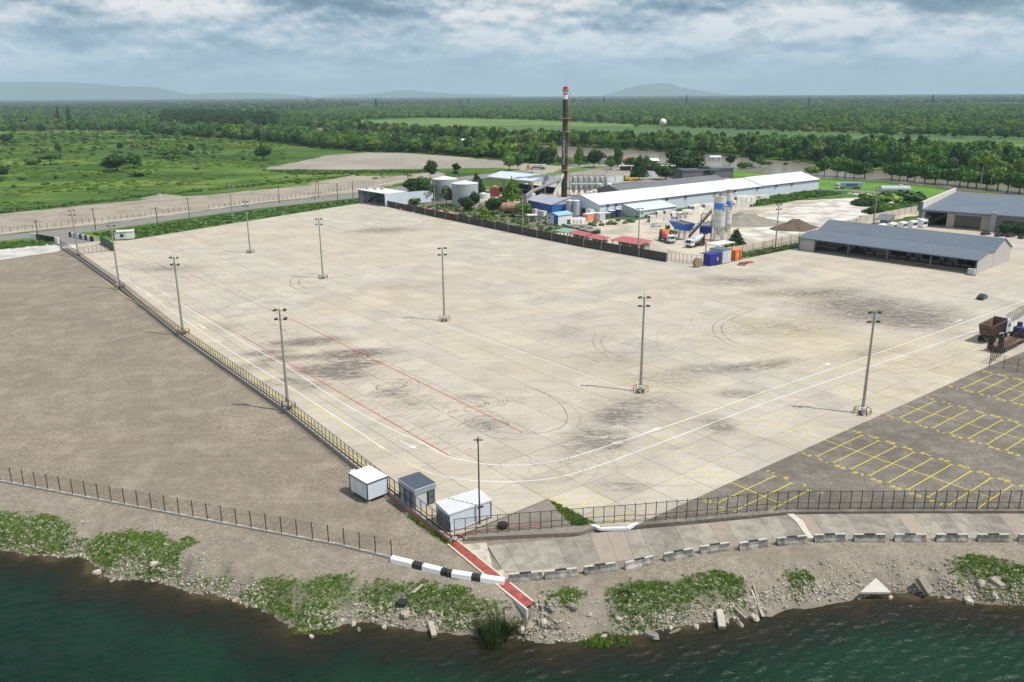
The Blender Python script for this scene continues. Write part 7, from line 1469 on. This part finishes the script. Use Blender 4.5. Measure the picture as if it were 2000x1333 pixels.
for (x, y, key, w, h) in cand:
    p = (x, y, G); hh = h/2*(2.0 if is_bush(key) else 1)
    if is_bush(key) and nbu < 150 and y < 900:
        o_ = link('bush', protos[key][2], None, p, RT.uniform(0, 6.28), (w/2, w/2, hh)); kk_ = {'bush2': 'greyish', 'bush3': 'yellow-green'}.get(key, 'mid green'); tag(o_, kk_+' low bush scattered over the grassy meadow', 'bush', kk_+' bushes scattered over the meadow'); nbu += 1; continue
    if not is_bush(key) and nt_ < 205:
        o_ = link('tree', protos[key][2], None, p, RT.uniform(0, 6.28), (w/2, w/2, hh)); kk_ = {'silver': 'silvery grey-green', 'dark': 'dark round', 'darktall': 'dark upright', 'bright': 'yellow-green', 'tall0': 'upright green', 'tall1': 'upright green', 'bush0': 'low'}.get(key, 'rounded green'); sd_ = ('left of the chimney' if x < 30 else 'right of the chimney'); tag(o_, kk_+' tree in the wood along the river, '+sd_, 'tree', kk_+' trees of the river wood '+sd_); nt_ += 1
        if key not in rest_: rest_[key] = [o_, []]
        continue
    if key not in rest_: rest_[key] = [None, []]
    rest_[key][1].append((x, y, w/2, hh))
def scatter(name, mesh, pts, label, mats=None, kind='stuff'):
    """many copies of one mesh on the points of one object, by geometry nodes; a base mesh object supplies the shape"""
    me_ = bpy.data.meshes.new(name); n = len(pts); me_.vertices.add(n); me_.vertices.foreach_set('co', np.array([p[:3] for p in pts], dtype=np.float32).ravel())
    s_ = me_.attributes.new('size', 'FLOAT_VECTOR', 'POINT'); s_.data.foreach_set('vector', np.array([p[3] for p in pts], dtype=np.float32).ravel())
    r_ = me_.attributes.new('turn', 'FLOAT_VECTOR', 'POINT'); r_.data.foreach_set('vector', np.array([p[4] for p in pts], dtype=np.float32).ravel())
    o_ = link(name, me_); src_ = bpy.data.objects.new(name+'_shape', mesh)
    ng = bpy.data.node_groups.new(name, 'GeometryNodeTree'); ng.interface.new_socket('Geometry', in_out='INPUT', socket_type='NodeSocketGeometry'); ng.interface.new_socket('Geometry', in_out='OUTPUT', socket_type='NodeSocketGeometry')
    gi = ng.nodes.new('NodeGroupInput'); go = ng.nodes.new('NodeGroupOutput'); ip_ = ng.nodes.new('GeometryNodeInstanceOnPoints'); oi = ng.nodes.new('GeometryNodeObjectInfo'); oi.inputs['Object'].default_value = src_; oi.inputs['As Instance'].default_value = True
    a1_ = ng.nodes.new('GeometryNodeInputNamedAttribute'); a1_.data_type = 'FLOAT_VECTOR'; a1_.inputs['Name'].default_value = 'size'; a2_ = ng.nodes.new('GeometryNodeInputNamedAttribute'); a2_.data_type = 'FLOAT_VECTOR'; a2_.inputs['Name'].default_value = 'turn'
    ng.links.new(gi.outputs[0], ip_.inputs['Points']); ng.links.new(oi.outputs['Geometry'], ip_.inputs['Instance']); ng.links.new(a1_.outputs['Attribute'], ip_.inputs['Scale']); ng.links.new(a2_.outputs['Attribute'], ip_.inputs['Rotation']); ng.links.new(ip_.outputs[0], go.inputs[0])
    md = o_.modifiers.new('scatter', 'NODES'); md.node_group = ng; o_['kind'] = kind; o_['label'] = label; return o_
tot = 0
for key, (o_, pts) in rest_.items():
    if not pts: continue
    tot += len(pts)
    scatter('bushes' if is_bush(key) else 'woods', protos[key][2], [(x, y, G, (w, w, h), (0, 0, RT.uniform(0, 6.28))) for x, y, w, h in pts], 'far-off woods reaching to the horizon' if not is_bush(key) else 'scrub over the far meadow')
print('far trees', tot, 'individual', nt_, nbu)

# ------------------------------------------------------------------ hedge and weeds by the works, verge growth
def tuft(seed, n, h, wv, mat):
    r = random.Random(seed); b_ = MB()
    for k in range(n):
        a = r.uniform(0, 6.28); x, y = r.gauss(0, wv*.4), r.gauss(0, wv*.4); hh = h*r.uniform(.5, 1.1); l_ = r.uniform(.1, .5)*hh; w_ = .035+.03*r.random()
        dx, dy = math.cos(a), math.sin(a); b_.add([(x-dy*w_, y+dx*w_, 0), (x+dy*w_, y-dx*w_, 0), (x+dx*l_*.4+dy*w_*.7, y+dy*l_*.4-dx*w_*.7, hh*.6), (x+dx*l_*.4-dy*w_*.7, y+dy*l_*.4+dx*w_*.7, hh*.6), (x+dx*l_, y+dy*l_, hh)], [(0, 1, 2, 3), (3, 2, 4)])
    return b_.mesh('grass_tuft', mat)
m_grass = leaf_mat('bank_grass', [(0, (.06, .14, .018)), (.4, (.10, .21, .025)), (.75, (.16, .27, .035)), (1, (.28, .30, .09))])
m_reed = leaf_mat('reed_leaf', [(0, (.045, .07, .025)), (1, (.08, .10, .035))])
tf = [tuft(1, 26, .55, .55, m_grass), tuft(2, 30, .38, .6, m_grass)]
def bank_pts(n, polys, seed, cond=None):
    r = np.random.RandomState(seed); A = np.concatenate([np.array(p) for p in polys]); x0, y0 = A.min(0); x1, y1 = A.max(0); x0 = max(x0, -100); x1 = min(x1, 100)
    xs_ = r.uniform(x0, x1, n); ys_ = r.uniform(y0, y1, n); pm_ = poly_soft(polys, xs_, ys_, 3.0); m_ = np.where(pm_ > .12, pm_*.8+(fbm(xs_, ys_, 3.2, 55)-.5)*1.9+(r.rand(n)-.5)*.6+.1, 0)
    h_, s_ = hfield(xs_, ys_); ok = (m_ > .5) & (s_ > .1)
    return xs_[ok], ys_[ok], h_[ok]
for i, me_ in enumerate(tf):
    xs_, ys_, hs__ = bank_pts(110000, GP_, 8+i); r = np.random.RandomState(i)
    scatter('bank_grass', me_, [(x, y, z-.04, (s,)*3, (0, 0, a)) for x, y, z, s, a in zip(xs_, ys_, hs__, r.uniform(.18, .55, len(xs_)), r.uniform(0, 6.28, len(xs_)))], 'grass and weeds growing on the river bank')
bm_ = [proto('weed', 51, 260, 'bush', m_grass, 1.0)]
r = np.random.RandomState(9); xs_, ys_, hs__ = bank_pts(420, GP_, 77)
scatter('bank_weeds', protos['weed'][0], [(x, y, z-.1, (s, s, s*.9), (0, 0, a)) for x, y, z, s, a in zip(xs_, ys_, hs__, r.uniform(.2, .5, len(xs_)), r.uniform(0, 6.28, len(xs_)))], 'leafy weeds on the river bank')
# weeds at the fence corner
cg = wpoly([(1075, 978), (1090, 985), (1165, 1024), (1120, 1028), (1100, 1010)], -.02); xs_ = []; r = np.random.RandomState(4)
A = np.array(cg); x_ = r.uniform(A[:, 0].min(), A[:, 0].max(), 1500); y_ = r.uniform(A[:, 1].min(), A[:, 1].max(), 1500); ok = poly_soft([cg], x_, y_, .3) > .7
P_ = [(x, y, -.03, (s,)*3, (0, 0, a)) for x, y, s, a in zip(x_[ok], y_[ok], r.uniform(.3, .7, ok.sum()), r.uniform(0, 6, ok.sum()))]
for k in range(260):
    t = RT.random(); q = gp(800+85*t+RT.gauss(0, 2.5), 1003+60*t+RT.gauss(0, 2.5)+4, G); P_.append((q.x, q.y, G, (RT.uniform(.3, .7),)*3, (0, 0, RT.uniform(0, 6))))
scatter('corner_weeds', tf[0], P_, 'weeds along the corner of the fence')
# verge and works weeds as clumps
vp = []
for px_, n, sr_ in (([(180, 459), (340, 435), (500, 412), (700, 390), (700, 397), (500, 429), (250, 469)], 900, (.4, 1.1)), ([(0, 476), (98, 470), (110, 478), (0, 488), (-100, 500)], 260, (.4, 1.0)), ([(1240, 426), (1330, 412), (1600, 373), (1640, 380), (1500, 400), (1300, 424)], 1000, (.6, 1.9)), ([(1680, 384), (1800, 392), (1800, 402), (1780, 414), (1720, 420), (1700, 398)], 500, (1.0, 3.0)), ([(770, 404), (960, 400), (1060, 420), (1120, 440), (1240, 428), (1220, 440), (1060, 462), (860, 424)], 420, (.5, 1.6)), ([(1430, 508), (1560, 484), (1560, 478), (1430, 500)], 200, (.5, 1.3)), ([(512, 334), (700, 335), (860, 333), (800, 338), (600, 342)], 500, (.8, 2.0)), ([(300, 384), (700, 345), (700, 342), (300, 380), (0, 412), (0, 418)], 900, (.5, 1.5))):
    P_ = np.array(wpoly(px_, G)); x_ = RT.random; r = np.random.RandomState(n); m_ = n*6; xs_ = r.uniform(P_[:, 0].min(), P_[:, 0].max(), m_); ys_ = r.uniform(P_[:, 1].min(), P_[:, 1].max(), m_); ok = poly_soft([P_], xs_, ys_, .5) > .6
    for x, y in list(zip(xs_[ok], ys_[ok]))[:n]: s = r.uniform(*sr_); vp.append((x, y, G+.02, (s, s, s*.8), (0, 0, r.uniform(0, 6.28))))
proto('weedg', 52, 240, 'bush', m_leaf, 1.0)
scatter('verge_weeds', protos['weedg'][0], vp, 'weeds and low growth on the verges and round the works')
mp_ = np.array(wpoly([(-300, 262), (300, 262), (560, 275), (560, 310), (500, 335), (300, 375), (0, 408), (-400, 450)], G)); r = np.random.RandomState(31); xs_ = r.uniform(mp_[:, 0].min(), mp_[:, 0].max(), 26000); ys_ = r.uniform(mp_[:, 1].min(), mp_[:, 1].max(), 26000)
ok = (poly_soft([mp_], xs_, ys_, 2) > .6) & (fbm(xs_, ys_, 60, 17) > .46)
proto('tussock', 53, 240, 'bush', m_leafb, 1.0); scatter('meadow_tussocks', protos['tussock'][0], [(x, y, G-.1, (s, s, s*.55), (0, 0, a)) for x, y, s, a in zip(xs_[ok], ys_[ok], r.uniform(.6, 2.3, ok.sum()), r.uniform(0, 6.28, ok.sum()))], 'tussocks and scrub growth of the meadow')
# reeds in the shallows
rd_me = tuft(9, 70, 3.0, 1.3, m_reed); rpts = []
for k in range(46):
    q = gp(RT.gauss(965, 22), RT.gauss(1240, 14), WL); rpts.append((q.x, q.y, WL-.2, (RT.uniform(.5, .95),)*3, (0, 0, RT.uniform(0, 6))))
scatter('reeds', rd_me, rpts, 'clump of tall reeds standing in the shallows')
alg = [(gp(RT.uniform(1130, 1230), RT.uniform(1236, 1262), WL)) for _ in range(150)]
scatter('water_weeds', tf[1], [(q.x, q.y, WL-.15, (RT.uniform(.5, 1),)*3, (0, 0, RT.uniform(0, 6))) for q in alg]+[(q.x, q.y, WL-.15, (RT.uniform(.4, .9),)*3, (0, 0, RT.uniform(0, 6))) for q in [gp(RT.uniform(570, 660), RT.uniform(1222, 1238), WL) for _ in range(120)]], 'yellow-green water weeds at the shore')

# ------------------------------------------------------------------ stones and rubble
def rock(seed, n=1):
    r = random.Random(seed); b_ = MB(); vs = []
    for z, q in ((-.5, .6), (-.15, 1), (.25, .85), (.5, .35)):
        for i in range(6): a = i*1.047+r.uniform(-.25, .25); k = q*r.uniform(.75, 1.1)*.5; vs.append((k*math.cos(a), k*math.sin(a)*.8, z*.7+r.uniform(-.08, .08)))
    f = [tuple(range(5, -1, -1)), tuple(range(18, 24))]+[(j*6+i, j*6+(i+1) % 6, (j+1)*6+(i+1) % 6, (j+1)*6+i) for j in range(3) for i in range(6)]
    b_.add(vs, f); return b_.mesh('stone', m_rubble)
rocks = [rock(s) for s in range(4)]
def shore_pts(n, smin, smax, seed, xr=(-85, 85)):
    r = np.random.RandomState(seed); out = []; seg = np.diff(shore, axis=0); L_ = np.hypot(seg[:, 0], seg[:, 1]); cum = np.concatenate([[0], np.cumsum(L_)])
    while len(out) < n:
        d = r.uniform(0, cum[-1]); i = min(np.searchsorted(cum, d)-1, len(seg)-1); i = max(i, 0); t = (d-cum[i])/L_[i]; p = shore[i]+seg[i]*t; nn = np.array([-seg[i][1], seg[i][0]])/L_[i]; s_ = r.uniform(smin, smax); q = p+nn*s_
        if xr[0] < q[0] < xr[1]: out.append((q[0], q[1]))
    A = np.array(out); h_, s_ = hfield(A[:, 0], A[:, 1]); return A[:, 0], A[:, 1], h_
r = np.random.RandomState(12)
for k in range(4):
    P_ = []
    for n, a, b2, s0_, s1__ in ((1300, -.4, 1.6, .10, .42), (900, 0, 4.5, .10, .35), (4200, 1, 15, .05, .17)):
        x_, y_, z_ = shore_pts(n, a, b2, 100+k*7+n)
        kp = fbm(x_, y_, 9, 77+n % 7) > (.36 if b2 < 5 else .30)
        for x, y, z in zip(x_[kp], y_[kp], z_[kp]): s = r.uniform(s0_, s1__)**1.0; P_.append((x, y, z+s*.1, (s*r.uniform(.8, 1.6), s, s*.8), (r.uniform(-.4, .4), r.uniform(-.4, .4), r.uniform(0, 6.28))))
    scatter('bank_stones', rocks[k], P_, 'stones and rubble strewn over the river bank')
bigr = [(545/2.857, 1113, .9), (197, 1105, 1.0), (188, 1112, 1.3), (303, 1115, 1.5), (318, 1120, 1.1), (217, 1128, .8), (658, 1203, 1.3), (668, 1206, 1.0), (690, 1211, 1.1), (792, 1206, 1.7), (842, 1205, 1.2), (836, 1222, 1.0), (1018, 1231, 1.9), (1035, 1230, 1.8), (1060, 1228, 1.5), (1115, 1213, 1.6), (1150, 1215, 1.0), (1208, 1217, 1.2), (1225, 1225, 1.0), (1272, 1234, 2.0), (1240, 1228, 1.1), (1360, 1218, 1.2), (1420, 1207, 1.0), (1475, 1200, 1.6), (1446, 1212, 1.2), (1471, 1189, 1.1), (1893, 1168, 1.8), (1912, 1155, 1.9), (1942, 1168, 1.3), (1945, 1148, 1.4), (1740, 1160, .9), (1620, 1163, .8), (700, 1222, .9), (750, 1218, 1.0), (608, 1236, .9), (480, 1178, .7), (1090, 1232, 1.0), (1180, 1236, 1.0), (1310, 1219, .9), (910, 1093, .55)]
for i, (x, y, s) in enumerate(bigr):
    s *= .78
    q = gp(x, y, -2.6 if y > 1100 else G); h_, _ = hfield(np.array([q.x]), np.array([q.y])); z = float(max(h_[0], WL))
    o_ = link('boulder', rocks[i % 4], None, (q.x, q.y, z+.12*s), RT.uniform(0, 6), (s*RT.uniform(1, 1.4), s, s*.85)); tag(o_, 'pale boulder lying at the edge of the water', 'boulder', 'pale boulders along the waterline')
for i, (x0, y0, x1, y1, w_, lb) in enumerate([(1405, 1188, 1412, 1212, .8, 'thick pale log standing up among the stones'), (1435, 1183, 1458, 1193, .25, 'long thin pale plank pointing to the water'), (1466, 1163, 1492, 1190, .25, 'grey driftwood pole left of a second pole'), (1470, 1160, 1486, 1183, .2, 'thin driftwood pole beside the grey one'), (1303, 1221, 1330, 1213, .25, 'white plank lying at the waterline'), (808, 1175, 826, 1163, .22, 'pale plank lying in the bank grass, upper one'), (775, 1184, 794, 1178, .22, 'pale plank lying in the bank grass, lower one'), (840, 1208, 848, 1228, .6, 'angular pale slab fragment on the bank'), (1935, 1140, 1957, 1152, .8, 'grey block leaning in the grass at right')]):
    a = gp(x0, y0, -2.0); b2 = gp(x1, y1, -2.0); ha, _ = hfield(np.array([a.x, b2.x]), np.array([a.y, b2.y])); b_ = MB(); b_.bar((a.x, a.y, ha[0]+.2), (b2.x, b2.y, max(ha[1], WL)+.15), w_, w_*.8); tag(b_.build('driftwood' if w_ < .5 else 'rubble_block', m_rubble), lb, 'debris')
ty = MB(); ty.lathe([(.35, 0), (.62, .05), (.66, .18), (.6, .3), (.36, .3)], n=16); q = gp(786, 1186, -2.0); h_, _ = hfield(np.array([q.x]), np.array([q.y])); tag(ty.build('old_tyre', m_tyre, None, (q.x, q.y, h_[0]+.15)), 'old black tyre lying in the bank grass', 'tyre')
hz_ = MB(); pp = [gp(x, y, -1.9) for x, y in [(1207, 1181), (1214, 1178), (1226, 1178), (1232, 1185), (1223, 1194)]]; hh_, _ = hfield(np.array([p.x for p in pp]), np.array([p.y for p in pp]))
for i in range(4): hz_.tube((pp[i].x, pp[i].y, hh_[i]+.35), (pp[i+1].x, pp[i+1].y, hh_[i+1]+.35), .11, .11, 7)
tag(hz_.build('black_hose', m_tyre), 'bent piece of black hose on the bank grass', 'hose')
# concrete spill at the channel mouth
sp2 = MB()
for k in range(26):
    q = gp(RT.uniform(1045, 1090), RT.uniform(1200, 1238), -2.4); h_, _ = hfield(np.array([q.x]), np.array([q.y])); sp2.box((q.x, q.y, float(max(h_[0], WL))+.15), (RT.uniform(.3, 1.0), RT.uniform(.2, .6), RT.uniform(.2, .5)), RT.uniform(0, 3), 0, RT.uniform(-.5, .5))
tag(sp2.build('broken_rubble', m_rubble), 'pile of broken grey rubble below the drain channel mouth', 'rubble', kind='stuff')

# ------------------------------------------------------------------ far hills
m_hill = M('hill_green', (.05, .08, .05), .95, .1, .001)
def hill(label, prof, dist, depth):
    b_ = MB(); k = 60; xs_ = np.linspace(prof[0][0], prof[-1][0], 80); rows_ = []
    for x in xs_:
        yt = float(np.interp(x, [p[0] for p in prof], [p[1] for p in prof])); d = ray(x, yt); t = dist/d[1]; z = max(H+d[2]*t, 3); X_ = d[0]*t
        rows_.append((X_, z*(1+.04*mnoise.noise((X_*.0015, 0, 0)))))
    fr = [(X_, dist-depth, G-1) for X_, z in rows_]; md_ = [(X_*1.0, dist-depth*.4, z*.6) for X_, z in rows_]; tp_ = [(X_, dist, z) for X_, z in rows_]; bk = [(X_, dist+depth, G-1) for X_, z in rows_]; n = len(rows_)
    b_.add(fr+md_+tp_+bk, [(j*n+i, j*n+i+1, (j+1)*n+i+1, (j+1)*n+i) for j in range(3) for i in range(n-1)]); return tag(b_.build('hills', m_hill, smooth=True), label, 'hills', kind='structure')
hill('long blue-grey mountain ridge on the left horizon', [(-900, 185), (-500, 168), (-100, 160), (0, 161), (60, 160), (130, 161), (200, 165), (240, 169), (300, 170), (330, 176), (370, 185), (420, 186)], 24000, 1800)
hill('low blue hills right of the long ridge', [(360, 188), (400, 182), (470, 181), (540, 183), (600, 188)], 24500, 1800)
hill('faint low hills left of the chimney on the horizon', [(640, 187), (720, 184), (775, 178), (800, 176), (830, 180), (900, 184), (1000, 186)], 25500, 1800)
hill('faint flat-topped blue mountain on the right horizon', [(1180, 186), (1225, 173), (1250, 167), (1280, 163), (1310, 163), (1330, 171), (1370, 178), (1420, 185)], 26500, 1800)

# ------------------------------------------------------------------ hazy air
hzb = MB(); hzb.bb(-29500, -3500, -12, 29500, 29500, 520)
m_hz = bpy.data.materials.new('air'); m_hz.use_nodes = True; ht = m_hz.node_tree; ht.nodes.clear(); ho_ = N(ht, 'ShaderNodeOutputMaterial'); pv = N(ht, 'ShaderNodeVolumePrincipled')
pv.inputs['Color'].default_value = (.66, .87, 1.0, 1); pv.inputs['Density'].default_value = 6e-5; pv.inputs['Anisotropy'].default_value = 0.0
ht.links.new(pv.outputs[0], ho_.inputs['Volume'])
hb = tag(hzb.build('haze', m_hz), kind='stuff')
